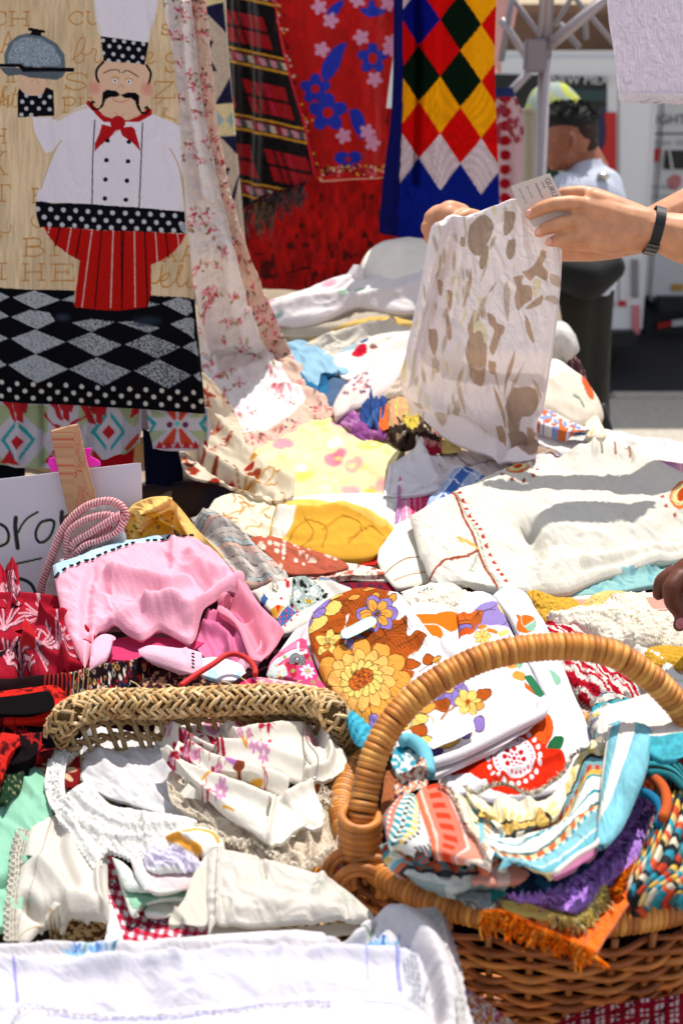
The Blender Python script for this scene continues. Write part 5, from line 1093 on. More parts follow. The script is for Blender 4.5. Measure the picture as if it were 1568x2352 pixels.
# ---- maroon feather print apron
C=Cv(-60,1280,200,1580,'971528').tr(.2133,0,1254.4)
rr=random.Random(6)
def plume(x,y,a,L,w):
    P_=[(x+math.cos(R(a))*L*t_+math.cos(R(a+90))*w*math.sin(t_*2.4),y+math.sin(R(a))*L*t_+math.sin(R(a+90))*w*math.sin(t_*2.4))for t_ in np.linspace(0,1,6)]
    C.line([(p+8,q_+6)for p,q_ in P_],24,'1c0610');C.line(P_,20,'d7a6b4')
    for t_ in np.linspace(.05,.95,int(L/16)):i=t_*5;k=min(int(i),4);f_=i-k;px_=P_[k][0]*(1-f_)+P_[k+1][0]*f_;py_=P_[k][1]*(1-f_)+P_[k+1][1]*f_;C.ell(px_+rr.uniform(-5,5),py_,4.5,4.5,'9c1c34')
for cx,cy,a0,a1,L in((60,1000,-160,-20,380),(620,1240,-160,20,330),(120,620,-150,-50,300),(-20,500,-60,40,260),(480,850,-200,-100,240),(100,1350,-120,0,260),(200,1100,40,160,200),(400,1250,-90,60,220)):
    for k in range(9):plume(cx,cy,a0+(a1-a0)*k/8+rr.uniform(-5,5),L*rr.uniform(.7,1.1),rr.uniform(-26,26))
C.poly([(280,890),(320,920),(430,1150),(400,1260),(230,1120),(210,1080)],'a81a20');C.poly([(0,1220),(100,1210),(60,1270),(0,1290)],'1a0a0e')
cloth('feather_print_apron','crimson apron printed with dotted pink feathers and black lines, at the left edge','apron',[[(-50,1384),(60,1384),(120,1388)],[(153,1392),(166,1425),(160,1470)],[(150,1560),(60,1560)],[(-50,1570)]],C,H(.12),r=.006,drop=.02,bulge=.02,step=1.8,wr=wrs(55,.8,60,40),folds=[([(-40,1392),(60,1388),(150,1400)],.014,8),([(-50,1500),(40,1505),(48,1560)],-.02,8)])
cloth('feather_print_tie','gathered crimson feather print tie standing up in front of the card sign','apron tie',[[(-40,1290),(0,1294),(30,1296)],[(42,1300),(44,1345),(52,1388)],[(40,1394),(0,1392)],[(-40,1390)]],C,H(.15),r=.004,drop=.01,step=1.8,wr=wrs(56,.5,88,12),folds=[([(30,1296),(34,1390)],.012,6),([(10,1296),(22,1390)],-.012,5)])
cloth('feather_print_bundle','knotted bundle of the crimson feather print with a plain red patch','bundle',[[(70,1450),(85,1425),(130,1418),(165,1432)],[(185,1440),(215,1480),(262,1540)],[(250,1560),(160,1560),(90,1570)],[(60,1520),(48,1470)]],C,H(.165),r=.008,drop=.03,bulge=.03,step=1.8,wr=wrs(57,.8,40,26),folds=[([(98,1452),(145,1500),(150,1560)],.018,7),([(60,1490),(130,1545),(250,1560)],.012,7),([(100,1450),(180,1450),(255,1530)],.014,9)])
# ---- black red printed roll
C=Cv(-60,1500,460,1760,'1a0c10').tr(.2133,0,1254.4)
rr=random.Random(12)
def arab(x0,x1,y0,y1,n,pal):
    for _ in range(n):
        x,y=rr.uniform(x0,x1),rr.uniform(y0,y1);k=rr.random();c=rr.choice(pal)
        if k<.35:C.ring(x,y,rr.uniform(8,20),rr.uniform(8,18),5,c)
        elif k<.75:C.ell(x,y,rr.uniform(6,22),rr.uniform(5,14),c,rr.random()*180)
        else:a=rr.random()*6;C.line([(x,y),(x+18*math.cos(a),y+18*math.sin(a)),(x+28*math.cos(a+1),y+28*math.sin(a+1))],5,c)
arab(760,2100,1180,1750,900,['b01c26','d6c4ae','cfae62','b01c26','1a0c10','24345e','e0d6cc','120a0c'])
arab(0,700,1400,1520,220,['b01c26','d6c4ae','cfae62','e0d6cc','3a6a5a'])
for k in range(7):C.line([(480+k*40,1480),(510+k*44,1560),(470+k*46,1680)],13,'b3201c')
for k in range(4):C.line([(770+k*54,1400-k*8),(820+k*50,1480),(790+k*50,1620)],7,'d0b070')
rl=cloth('black_red_roll','black and red printed cotton rolled into a long fold above the seagrass basket','fabric roll',[[(-60,1575),(60,1566),(150,1556),(250,1536),(330,1518),(410,1510)],[(455,1525),(470,1545)],[(400,1560),(320,1570),(250,1600),(170,1612),(100,1632)],[(-60,1650)]],C,H(.17),r=.012,drop=.03,step=1.8,wr=wrs(58,.5,-10,20),folds=[([(-60,1600),(120,1588),(260,1560),(420,1530)],.02,16),([(-60,1578),(150,1566),(330,1530)],-.012,5)])
C.poly([(0,1480),(380,1440),(450,1500),(470,1620),(400,1700),(120,1740),(-60,1740),(-60,1480)],'c42018')
cloth('rolled_hem',None,None,[[(-60,1598),(40,1585),(90,1578),(128,1574)],[(150,1590),(158,1618)],[(138,1640),(90,1650)],[(-60,1655)]],mott('c42018','3a0a0a',11,.12,4,.8),H(.195),parent=rl,r=.006,drop=.02,bulge=.012)
cloth('roll_hollow_shade',None,None,[[(-40,1604),(30,1598),(70,1592),(112,1588)],[(124,1602),(126,1622)],[(110,1634),(60,1640)],[(-40,1638)]],'060406',H(.217),parent=rl,r=.001)  # near-black sheet: the shade inside the roll's opening, put in as colour
C=Cv(-60,1600,200,1900,'120a0e')
for k in range(14):C.line([(random.uniform(0,100),random.uniform(1660,1730)),(random.uniform(0,120),random.uniform(1660,1730))],3,'a01c1c')
for _ in range(40):C.ell(random.uniform(100,160),random.uniform(1660,1700),3,3,random.choice(['b8aca0','a01c1c','120a0e']))
cloth('black_print_fabric','black fabric with thin red strokes folded below the black and red roll','fabric',[[(-50,1650),(60,1650),(165,1610)],[(180,1640),(168,1690)],[(120,1700),(60,1745)],[(-50,1760)]],C,H(.17),r=.006,drop=.02,wr=wrs(59,1,-20,18),step=2.2)
cloth('red_hem','bright red cloth corner at the left edge below the black print','cloth',[[(-50,1688),(0,1685),(40,1690)],[(45,1710),(20,1735)],[(5,1790)],[(-50,1790)]],mott('b5201c','2a0808',12,.12,6,.8),H(.195),r=.006,drop=.02,wr=wrs(61,.8,70,14))
C=Cv(20,1680,200,1800,'6e1014').tr(.2133,0,1254.4)
for k,a in enumerate(range(0,360,36)):C.ell(365+110*math.cos(R(a)),1800+0+95*math.sin(R(a))+0,52,22,'c2a283',a)
C.ell(360,1800,44,46,'c2a283');C.tr()
for a in range(0,360,36):C.ell(128+34*math.cos(R(a)),1768+28*math.sin(R(a)),16,6,'c2a283',a)
C.ell(128,1768,12,11,'c2a283')
cloth('daisy_cloth','dark red cloth printed with big tan daisies between the mint cloth and the basket','cloth',[[(60,1725),(110,1700),(160,1690)],[(185,1730),(175,1800)],[(140,1810)],[(40,1800),(48,1750)]],C,H(.13),r=.004,mat=LINEN,step=2)
cloth('green_print_cloth','dark green speckled cloth at the left edge','cloth',[[(-50,1745),(40,1720)],[(60,1740),(45,1800)],[(20,1840)],[(-50,1840)]],mott('17301f','8a8a68',5,.15,7,.8),H(.15),r=.004,step=2.6)
# ---- mint cloth
cloth('mint_napkin','mint green cotton napkin hanging at the left beside the lace trimmed linens','napkin',[[(-40,1880),(0,1840),(30,1790),(50,1754)],[(98,1768),(108,1810),(118,1880)],[(80,1940),(60,2010),(40,2110)],[(-40,2130)]],lambda x,y,u,v:hx('86bba2')*(1+.05*fbm(x/40,y/40,3,3))[...,None],H(.13),r=.003,drop=.008,step=4,wr=wrs(60,.8,70,40),folds=[([(46,1762),(14,1850),(-20,1930)],-.004,4),([(-40,2040),(20,2015),(60,1990)],-.02,10),([(60,1800),(100,1850)],.006,12)])
# ================================================================ PINK APRON
PK='eaa6bb'
SL=[(118,1342),(132,1338),(160,1328),(200,1316),(250,1296),(300,1282),(350,1266),(400,1256),(444,1250),(470,1252)]
def pcolm(x,y,u,v):
    c=hx(PK)*(1+.03*fbm(x/40,y/40,5,2))[...,None];m=y<np.interp(x,[p[0]for p in SL],[p[1]-3 for p in SL]);m &= x<446
    b=hx('a9cfdf')*(1+.06*fbm(x/12,y/5,3,3))[...,None]+np.array([.10,-.03,.0])*np.clip(fbm(x/16,y/6,8,2)+.1,0,1)[...,None];return np.where(m[...,None],b,c)
pap=cloth('pink_apron','pink cotton apron with a pale blue band and black running stitch, thrown over the pile','apron',[[(122,1302),(190,1284),(250,1262),(310,1246),(380,1239)],[(448,1244),(505,1284),(545,1330),(562,1350)],[(560,1372),(520,1378),(470,1420),(440,1475),(400,1462),(365,1448),(325,1470),(270,1452),(225,1455),(212,1490)],[(196,1538),(170,1490),(150,1440),(134,1370)]],pcolm,H(.20),r=.003,drop=.006,step=2.4,bp=.7,bulge=.026,key='pink',
      folds=[([(250,1345),(300,1352),(350,1362),(395,1370),(430,1350)],.016,10),([(240,1370),(300,1385),(360,1390)],-.014,16),([(200,1470),(200,1400),(215,1330)],-.012,14),([(340,1430),(400,1428),(440,1440),(460,1420),(500,1380),(560,1355)],.02,11),([(380,1290),(420,1340),(470,1360)],-.012,18),([(260,1450),(330,1425),(420,1420)],.010,12),([(440,1300),(470,1330),(520,1340)],.012,14),([(400,1260),(400,1330)],.008,10)],wr=[(.006,60,15,2.2,7),(.0012,16,40,3,8)])
st_=on('pink',SL[1:9],40,.003)
blk=solid('black_thread','0c0c12',.8)
for k in range(0,39,2):
    if k not in(24,):tube('stitch',[st_[k],st_[k+1]],.0019,blk,pap,k=5)
cloth('apron_corner',None,None,[[(97,1448),(120,1420),(140,1402)],[(150,1440),(170,1500),(190,1540)],[(165,1520)],[(115,1475)]],lambda x,y,u,v:np.where((u<.5)[...,None]&(v<.6)[...,None],hx('9cc4cf'),hx('d9a4b0')),H(.185),parent=pap,r=.003,step=2.4)
for a,b in(((122,1474),(128,1468)),((132,1464),(138,1456)),((110,1482),(115,1477))):tube('stitch',path3([a,b],H(.20),2),.0019,blk,pap,k=5)
# hem roll and magenta inside
cloth('apron_inside',None,None,[[(240,1470),(330,1462),(420,1468)],[(470,1475)],[(420,1510),(330,1515),(270,1515)],[(240,1510)]],'c23a68',H(.17),parent=pap,r=.002)
cloth('apron_hem',None,None,[[(205,1535),(212,1480),(235,1458),(262,1462)],[(252,1480),(248,1516)],[(215,1535)],[(206,1540)]],'dfa9bf',H(.215),parent=pap,r=.003,wr=wrs(62,.4,60,20),bulge=.012)
cloth('apron_hem',None,None,[[(318,1492),(345,1485),(390,1490),(432,1492)],[(463,1500),(464,1535)],[(440,1546),(400,1532),(350,1515)],[(322,1504)]],'e0afc2',H(.235),parent=pap,r=.005,drop=.01,bulge=.012,wr=wrs(63,.5,10,30),folds=[([(425,1494),(440,1540)],.004,2)])
for k in range(5):tube('stitch',path3([(441+k%2,1500+k*8),(446,1502+k*8)],H(.25),2),.0012,blk,pap,k=5)
CO='e0899f'
cloth('apron_lobe',None,None,[[(505,1286),(545,1322),(580,1375),(615,1420)],[(640,1450),(652,1470),(640,1490)],[(600,1532),(575,1520),(540,1440),(500,1410)],[(535,1380),(562,1352),(545,1325)]],lambda x,y,u,v:hx(CO)*(1+.04*fbm(x/30,y/30,3,2))[...,None],H(.205),parent=pap,r=.003,drop=.01,bulge=.012,wr=wrs(64,.6,50,30),folds=[([(540,1350),(580,1410),(640,1470)],.012,14),([(520,1385),(560,1430),(600,1500)],-.016,14),([(585,1440),(650,1468)],.008,6,'s')])
cloth('apron_ruffle',None,None,[[(440,1475),(470,1420),(520,1380),(552,1362)],[(545,1400),(560,1440),(580,1450)],[(590,1500),(560,1530),(520,1535)],[(480,1520),(462,1500)]],'d0709a',H(.165),parent=pap,r=.003,wr=wrs(65,.8,60,16),folds=[([(480,1430),(540,1440),(560,1460),(548,1480),(560,1510)],.02,9),([(470,1450),(520,1470),(530,1510)],.016,9),([(500,1400),(540,1420)],-.02,10),([(575,1460),(590,1500),(560,1530)],.014,6)])
cloth('apron_ruffle',None,None,[[(560,1455),(580,1450)],[(600,1470),(608,1500)],[(590,1535),(540,1545),(500,1545)],[(520,1530),(560,1515)]],'dc9db4',H(.19),parent=pap,r=.003,wr=wrs(66,.6,60,12),folds=[([(590,1460),(600,1500),(570,1535)],.012,5)])
cloth('white_floral_cloth','white cloth with a small blue flower under the ruffle of the pink apron','cloth',[[(462,1512),(500,1510),(550,1525)],[(565,1545)],[(540,1562),(500,1558)],[(455,1545)]],(lambda c_:c_)(Cv(440,1500,580,1570,'d8d0dc').flower(488,1550,13,6,'9cc8dc','c8c090').flower(548,1548,6,5,'9cc8dc')),H(.20),r=.003,step=2)
tag(tube('drawstring',path3([(415,1575),(450,1550),(490,1525),(520,1505),(545,1503),(570,1515),(585,1535),(586,1550)],H(.25),50),.0034,solid('red_cord','b01414',.7),None),'thin bright red cord curving above the seagrass basket rim','cord')
# ---- pink floral holder with snap
C=Cv(600,1440,780,1580,'c84a78').tr(.2,533.1,1304.6)
C.poly([(400,1190),(440,1010),(560,930),(730,830),(740,950),(600,1010),(480,1090),(420,1230)],'d87a9c');C.poly([(430,1160),(500,1090),(700,980),(860,960),(860,1030),(700,1060),(600,1110),(420,1230)],'b4c6c6');C.poly([(380,1240),(430,1180),(600,1170),(640,1270),(500,1290),(390,1260)],'bccaca')
for y in(870,930,980):C.poly([(770,y),(830,y-15),(835,y+10),(775,y+28)],'c23a60')
C.poly([(740,870),(770,862),(775,980),(745,990)],'b4c6c6');C.poly([(820,1030),(880,1010),(900,1090),(840,1090)],'9c1c3c');C.poly([(600,1170),(680,1110),(740,1190),(740,1290),(690,1300)],'a8203c')
C.ell(865,1235,115,108,'c43a78');C.flower(865,1235,84,8,'d9c6cf','9a9a50',10,w=.22);[C.ell(865+32*math.cos(k),1235+32*math.sin(k),8,8,'a01c3c')for k in np.linspace(0,6.28,8)]
C.line([(520,1040),(505,1005),(540,1000),(550,1030),(580,1005),(590,1040),(540,1070),(520,1040)],9,'b03050',sm=False)
for x,y in((605,1080),(760,1160),(700,1240),(905,1070),(1000,1300),(930,1350)):C.ell(x,y,28,20,'8c8c50',x)
for k in range(20):C.ell(random.uniform(400,640),random.uniform(1150,1280),14,7,random.choice(['c8b070','c85a3c','d07890','e0d8b0']),random.random()*180)
ph=cloth('flowered_potholder','pink patch print potholder with a metal snap, wedged against the brown flowered mitt','potholder',[[(612,1550),(622,1520),(650,1492),(690,1466)],[(703,1470),(708,1490),(735,1560),(755,1590)],[(740,1592),(700,1580),(660,1562)],[(630,1560)]],C,H(.215),r=.004,drop=.012,bulge=.012,step=1.6,mat=LINEN,key='snap')
sp=path3([(682,1518),(682,1518.5)],SD('snap',.008),2)[0];stl=solid('nickel','b9b6b0',.25,metal=1)
def lathe(name,c,prof,axis,mat,parent,n=24):
    ax=Vector(axis).normalized();u_=ax.orthogonal().normalized();w_=ax.cross(u_);V=[[np.array(c)+np.array(ax)*h+(np.array(u_)*math.cos(a)+np.array(w_)*math.sin(a))*r for r,h in prof]for a in np.linspace(0,2*math.pi,n)]
    return mk(name,np.array(V),gridf(n,len(prof)),mat,parent)
lathe('snap',sp,[(0,.003),(.002,.0034),(.003,.002),(.003,0),(.006,.0),(.0085,.002),(.0098,.001),(.010,-.002)],(-.1,-.85,.5),stl,ph)
cloth('pink_tie','magenta tie end and plaid cloth strip lying on the seagrass basket rim','apron tie',[[(535,1582),(560,1565),(585,1558),(640,1565)],[(700,1572),(740,1588)],[(690,1592),(600,1590)],[(560,1595)]],lambda x,y,u,v:np.where((u<.25)[...,None],hx('c8245c'),np.where((vn(x/6,y/4,3)>.1)[...,None],hx('cf6f8c'),hx('c9b8ae'))),H(.222),r=.006,drop=.01,bulge=.01,step=2.4)
cloth('dark_floral_cloth','dark floral fabric lying under the thin red cord behind the seagrass rim','fabric',[[(400,1512),(440,1540),(500,1560)],[(540,1580)],[(480,1600),(330,1600)],[(300,1585),(340,1560)]],mott('2a1418','b98a6a',7,.05,9,.9),H(.19),r=.006,step=2.4)
# ================================================================ OVEN MITTS
def mitt(name,label,outline,C,lift,bulge=.012,step=2.0,**k):
    return cloth(name,label,'oven mitt',outline,C,H(lift),r=.006,drop=.012,bulge=bulge,step=step,mat=LINEN,bp=.6,**k)
EG='a89ea8'
# right-most white mitt with orange
C=Cv(1180,1340,1440,1900,'dcd9e2').tr(.28,972.2,1329.7)
C.ell(840,420,80,78,'c8621a');C.poly([(760,330),(790,350),(800,400),(780,400),(755,340)],'c8621a');C.poly([(820,440),(905,385),(915,420),(905,480),(850,480)],'7fae96');C.line([(798,340),(800,400),(830,445),(910,385)],5,'dcd9e2')
C.poly([(965,650),(1025,655),(1000,690),(970,695)],'8db8a0');C.poly([(1015,790),(1080,830),(1125,890),(1085,935)],'7fae96',True)
mitt('oven_mitt','white oven mitt with a small orange half hidden behind the handle, rightmost of the mitts',[M2((570,130),(640,85),(740,78),(830,120)),M2((870,180),(960,320),(1060,520),(1230,950),(1340,1200),(1460,1560)),M2((1400,1620),(1250,1640)),M2((1100,1250),(850,700),(700,330),(600,180))],C,.165,wr=[(.003,40,60,2,3)])
# middle white mitt with pink-orange flower bottom
C=Cv(1080,1340,1400,1900,'dfdce4').tr(.28,972.2,1329.7)
C.poly([(320,370),(420,280),(520,225),(600,220),(680,270),(725,380),(735,500),(690,430),(500,420),(400,480),(340,510),(290,440)],'8a78b4',True)
C.poly([(300,400),(350,330),(430,290),(480,300),(465,400),(430,420),(400,500),(330,500)],'b85a20',True)
C.poly([(600,245),(640,230),(680,265),(715,330),(690,340),(630,300)],'d8bc6a',True);C.line([(465,400),(480,330),(520,290),(590,300)],4,'2c2018');C.line([(500,410),(560,430),(640,420),(690,370)],4,'2c2018');C.line([(420,280),(480,300),(560,280),(600,245)],4,'2c2018')
for k in range(6):C.line([(340+k*18,480-k*8),(400+k*12,350),(450,300)],2.5,'3a2210')
C.flower(335,430,55,6,'7a66a8','b85a20',out='2c2018');C.poly([(420,500),(470,490),(500,410),(620,430),(670,500),(540,560),(430,560)],'dfdce4')
C.flower(480,520,64,8,'d8bc6a','b98a40',out='2c2018',w=.28);C.ell(560,475,50,22,'c0702c',20);C.ell(480,432,42,20,'c0702c',-10);C.ell(375,480,36,26,'c0501c',-20);C.ell(655,490,46,26,'d8bc6a',-20);C.ell(700,560,12,60,'7a66a8')
for x,y,a in((720,730,0),(780,840,20)):C.ell(x,y,60,46,'d08a3c',a)
C.poly([(820,890),(900,960),(930,1010),(860,1000),(830,950)],'b85a20');C.poly([(740,690),(800,680),(865,700),(820,740),(780,780)],'7fae96',True);C.poly([(815,840),(880,835),(950,890),(990,960),(940,1015),(880,950)],'2a6a4a',True)
C.poly([(740,1240),(940,1130),(1010,1150),(1050,1210),(1060,1290),(1040,1360),(1000,1430),(1100,1440),(1150,1500),(1150,1640),(700,1800),(350,1600),(350,1500),(420,1440),(560,1430)],'c8260c',True)
C.poly([(820,1190),(940,1130),(1010,1150),(1055,1220),(1050,1300),(980,1400),(850,1300)],'d4521a',True)
C.poly([(1000,1430),(1070,1345),(1145,1350),(1140,1400),(1110,1452)],'1f5a34',True);C.poly([(250,1560),(370,1500),(340,1600),(280,1640)],'17502c',True)
C.ell(740,1510,178,178,'d8d0d8')
for a in range(0,360,14):C.ell(740+150*math.cos(R(a)),1510+150*math.sin(R(a)),8,8,'b0141c')
for a in range(0,360,16):C.ell(740+214*math.cos(R(a)),1510+218*math.sin(R(a)),19,21,'d8d0d8')
for r_,n_,s_ in((0,1,16),(38,6,11),(78,8,20),(60,8,7)):
    for k in range(n_):C.ell(740+r_*math.cos(6.283*k/n_),1515+r_*math.sin(6.283*k/n_),s_,s_,'a8121c')
mid=mitt('oven_mitt','white oven mitt with a big red dotted flower print at its cuff',[M2((272,300),(290,200),(390,118),(500,115)),M2((560,140),(640,260),(740,480),(900,800),(1080,1100),(1300,1400),(1330,1500)),M2((1250,1700),(700,1820),(250,1760)),M2((100,1600),(150,1200),(280,900),(300,600))],C,.19,step=1.7,wr=[(.003,50,60,2,3)],folds=[(M2((330,1800),(700,1650),(1100,1500)),.006,8)])
# left white mitt top with orange fruit
C=Cv(1000,1360,1100,1500,'dfdce4').tr(.28,689.9,1329.7)
C.poly([(980,350),(1020,305),(1075,330),(1085,365),(1060,385),(1000,380)],'8db8a0',True);C.poly([(1060,390),(1090,340),(1150,305),(1280,292),(1290,420),(1235,470),(1150,430)],'d06a14',True);C.poly([(1000,395),(1060,398),(1130,430),(1165,480),(1160,535),(1090,500),(1040,450)],'d06a14',True)
mitt('oven_mitt','white oven mitt with an orange fruit print, behind the brown flowered one',[M1((870,240),(950,205),(1060,205),(1180,230)),M1((1285,280),(1300,500),(1250,700)),M1((1100,800)),M1((900,600),(850,400))],C,.18,step=1.7)
# the big brown flowered mitt
C=Cv(860-180,1340,1330,1900,'ddd9dc').tr(.28,689.9,1329.7)
BR,DK,YE,OG,VI='a04a14','2a1a0c','d0b562','d08e3c','7f6cae'
def leaf(p,c=BR,veins=0,out=DK):
    C.poly(p,c,True);C.line(p+[p[0]],4.5,out)
def hatch(x0,y0,x1,y1,n,sp,ang):
    for k in range(n):
        t_=k/max(1,n-1);x,y=x0+(x1-x0)*t_,y0+(y1-y0)*t_;C.line([(x,y),(x+sp*math.cos(R(ang)),y+sp*math.sin(R(ang)))],3.2,DK,sm=False)
C.poly([(60,440),(90,330),(200,200),(420,110),(560,95),(700,130),(730,155),(715,195),(780,210),(790,240),(770,265),(720,270),(785,330),(780,400),(860,395),(872,440),(875,540),(960,515),(1020,512),(1030,560),(990,640),(930,690),(880,730),(890,750),(960,760),(985,800),(880,840),(930,850),(920,900),(860,950),(800,1000),(720,1080),(690,1150),(640,1130),(640,1250),(580,1230),(540,1190),(300,960),(200,820),(120,650),(70,520)],BR,True)
for x0,y0,x1,y1,n,sp,an in((390,560,560,620,9,200,-12),(560,480,860,400,14,110,60),(540,660,860,560,12,90,50),(880,560,1010,520,8,110,75),(330,230,480,180,8,130,50),(150,420,380,380,9,90,35),(150,480,330,520,8,130,10),(170,700,360,660,9,70,60),(560,140,700,150,8,100,110),(850,440,880,560,5,-150,0),(250,190,330,330,7,120,20)):hatch(x0,y0,x1,y1,n,sp,an)
C.line([(560,640),(700,520),(870,420)],4.5,DK);C.line([(780,640),(900,580),(1020,520)],4.5,DK);C.line([(860,400),(872,470),(870,545),(960,515),(1025,512),(1030,570),(980,650),(910,720)],4.5,DK)
for p,c in(([(200,270),(260,225),(330,240),(340,290),(290,340),(210,345),(195,310)],YE),([(70,400),(110,345),(190,340),(228,380),(200,430),(120,470),(66,465)],YE),([(240,190),(340,150),(350,170),(300,210),(245,215)],YE),([(100,290),(160,230),(230,195),(245,215),(200,270),(120,310)],VI),([(115,300),(180,270),(210,290),(180,345),(120,355),(95,330)],VI),([(66,390),(90,345),(105,360),(80,410)],VI),
             ([(375,215),(430,185),(490,190),(470,225),(410,240)],OG),([(500,145),(560,110),(630,105),(600,140),(520,155)],OG),([(560,240),(580,195),(620,165),(650,190),(630,230),(590,250)],OG),([(700,230),(740,200),(785,210),(770,260),(720,265)],OG)):leaf(p,c)
for a,r_ in((-175,1),(-105,1),(-50,1),(0,1),(50,1),(110,1),(170,1)):
    x,y=625+95*math.cos(R(a)),355+88*math.sin(R(a));C.ell(x,y,78,62,DK,a);C.ell(x,y,74,58,VI,a)
for a in(-175,-110,-55,0,50,110,165):
    x,y=620+85*math.cos(R(a)),355+78*math.sin(R(a));C.ell(x,y,52,38,DK,a);C.ell(x,y,48,34,OG,a);C.line([(625,355),(x,y)],3,DK)
for x,y,r_ in((230,585,105),):
    for a in(-150,-80,-30,60,130):C.ell(x+66*math.cos(R(a)),y+62*math.sin(R(a)),58,36,DK,a);C.ell(x+66*math.cos(R(a)),y+62*math.sin(R(a)),54,33,YE,a)
    for a in range(0,360,60):C.ell(215+22*math.cos(R(a)),605+22*math.sin(R(a)),14,12,DK,a);C.ell(215+22*math.cos(R(a)),605+22*math.sin(R(a)),11,9,'c0702c',a)
C.poly([(375,370),(400,360),(390,400),(350,490),(440,620),(390,640),(360,610)],'ddd9dc')
def vf(x,y,r_,n=5,c=VI,ct=BR,rot=0):
    for k in range(n):
        a=rot+360*k/n;C.ell(x+r_*.6*math.cos(R(a)),y+r_*.6*math.sin(R(a)),r_*.5+3,r_*.38+3,DK,a);C.ell(x+r_*.6*math.cos(R(a)),y+r_*.6*math.sin(R(a)),r_*.5,r_*.38,c,a)
    C.ell(x,y,r_*.2,r_*.2,ct)
vf(435,560,100,4,rot=-70)
# big dahlia
for rr_,n,r2,w2,c,sq in((330,12,96,74,OG,.86),(215,14,84,50,'dca458',.84),(125,15,62,34,YE,.80)):
    for k in range(n):
        a=360*k/n+rr_;x=500+rr_*.92*math.cos(R(a));y=900+rr_*sq*.90*math.sin(R(a))+(15 if rr_>300 else 0)
        if rr_>300 and(x<200 and y>950):continue
        C.ell(x,y,r2+4,w2+4,DK,a);C.ell(x,y,r2,w2,c,a);C.line([(x-r2*.7*math.cos(R(a)),y-r2*.7*math.sin(R(a))),(x,y)],3,DK)
C.ell(495,900,108,74,DK,-25);C.ell(495,900,104,70,'b0561c',-25)
for _ in range(170):
    a,d=random.random()*6.28,math.sqrt(random.random())*.95;C.ell(495+100*d*math.cos(a),900+66*d*math.sin(a),5,5,random.choice(['3a1c10','c8702c','5a2a14']))
leaf([(875,745),(930,750),(985,795),(900,838),(860,800)]);leaf([(1000,740),(1030,705),(1100,730),(1080,780),(1040,795),(1000,780)]);leaf([(1070,770),(1100,720),(1150,715),(1120,770)],OG);C.line([(960,860),(1040,800),(1130,740)],5,DK)
vf(1210,980,150,7,rot=10);C.ell(1210,985,48,46,DK);C.ell(1210,985,44,42,YE);C.ell(1210,988,26,26,BR)
leaf([(1080,1080),(1200,1070),(1225,1110),(1180,1180),(1100,1150)]);leaf([(990,1130),(1090,1095),(1110,1130),(1040,1190),(980,1180)],OG);hatch(1120,1080,1180,1080,5,80,70)
leaf([(1400,1030),(1480,980),(1550,980),(1560,1020),(1500,1080),(1420,1070)]);C.line([(1285,1120),(1210,1170),(1150,1230)],14,DK);C.line([(1285,1120),(1210,1170),(1150,1230)],9,'c0702c')
vf(1370,1090,100,6,YE,BR);leaf([(1430,1100),(1490,1090),(1500,1130),(1450,1160)],OG)
leaf([(900,1200),(960,1185),(1040,1210),(1030,1260),(930,1290)],YE);leaf([(880,1290),(1000,1270),(1040,1320),(1000,1370),(940,1360)]);leaf([(840,1250),(900,1260),(890,1310),(830,1320)],YE);C.line([(1040,1200),(1080,1230),(1090,1270)],8,'c0702c')
leaf([(940,1370),(1050,1350),(1110,1400),(1080,1440),(1000,1470)],YE);leaf([(1110,1390),(1220,1350),(1290,1340),(1300,1390),(1200,1430),(1120,1440)],'cfa040');leaf([(1020,1470),(1080,1440),(1170,1450),(1120,1500),(1040,1510)],'4a3a74');leaf([(1300,1310),(1380,1290),(1400,1330),(1340,1370),(1290,1350)],VI);leaf([(1400,1250),(1450,1195),(1500,1215),(1500,1290),(1440,1310)],VI)
leaf([(560,1190),(620,1180),(640,1230),(600,1280),(570,1250)],VI);C.ell(1180,750,0.1,.1,DK)
for x,y,a in((2420,730,0),(1390-0,1320,0)):C.ell(x,y,12,9,'c0702c')
C.line([(1030,1520),(1300,1440),(1568,1300),(1750,1200)],5,'6a78a8',sm=True)
C.a *=(1+.05*np.sin(C.X*2.4)*np.sin(C.Y*2.4))[...,None]
bm=mitt('flowered_mitt','oven mitt densely printed with brown, ochre and violet seventies flowers',[M1((62,430),(90,300),(220,190),(400,108),(560,92)),M1((720,120),(860,200),(960,330),(1120,520),(1300,520),(1420,640),(1900,950),(1985,1010)),M1((1970,1100),(1700,1240),(1300,1440),(1040,1535)),M1((820,1480),(560,1240),(250,920),(120,660))],C,.225,bulge=.02,step=1.45,key='mitt',wr=[(.0025,40,30,2,3),(.0008,9,60,2,4)],folds=[(M1((1120,500),(1150,620),(1240,700)),-.008,6),(M1((780,200),(900,420),(1050,640)),.006,14)])
Ln=path3([q+(0,)for q in M1((1030,1530),(1300,1440),(1700,1240),(1960,1110),(1985,1060),(1975,1010))],H(.235),70);tube('binding',Ln,.0062,COTTON,bm,k=10,col=hx('dedbe0'))
cloth('mitt_lining',None,None,[M1((1020,1545),(1300,1460),(1700,1265),(1960,1130)),M1((1985,1150)),M1((1700,1340),(1300,1520)),M1((1030,1640),(1010,1590))],'d2ccd0',H(.222),parent=bm,r=.004)
LB=Cv(1110-130,1640,1100,1730,'d8d8dc').tr(.28,689.9,1329.7);LB.text('OVEN MITT',*M1((1138,1310))[0],10.5,'7a7a80',rot=-24)
cloth('care_label',None,None,[M1((1085,1265),(1370,1130)),M1((1410,1150),(1430,1235)),M1((1250,1330),(1090,1392)),M1((1040,1365),(1085,1310))],LB,SD('mitt',.024,4),parent=bm,r=.0006,drop=0,step=1.5,smooth=False,mat=solid('satin','ffffff',.35,attr=True))
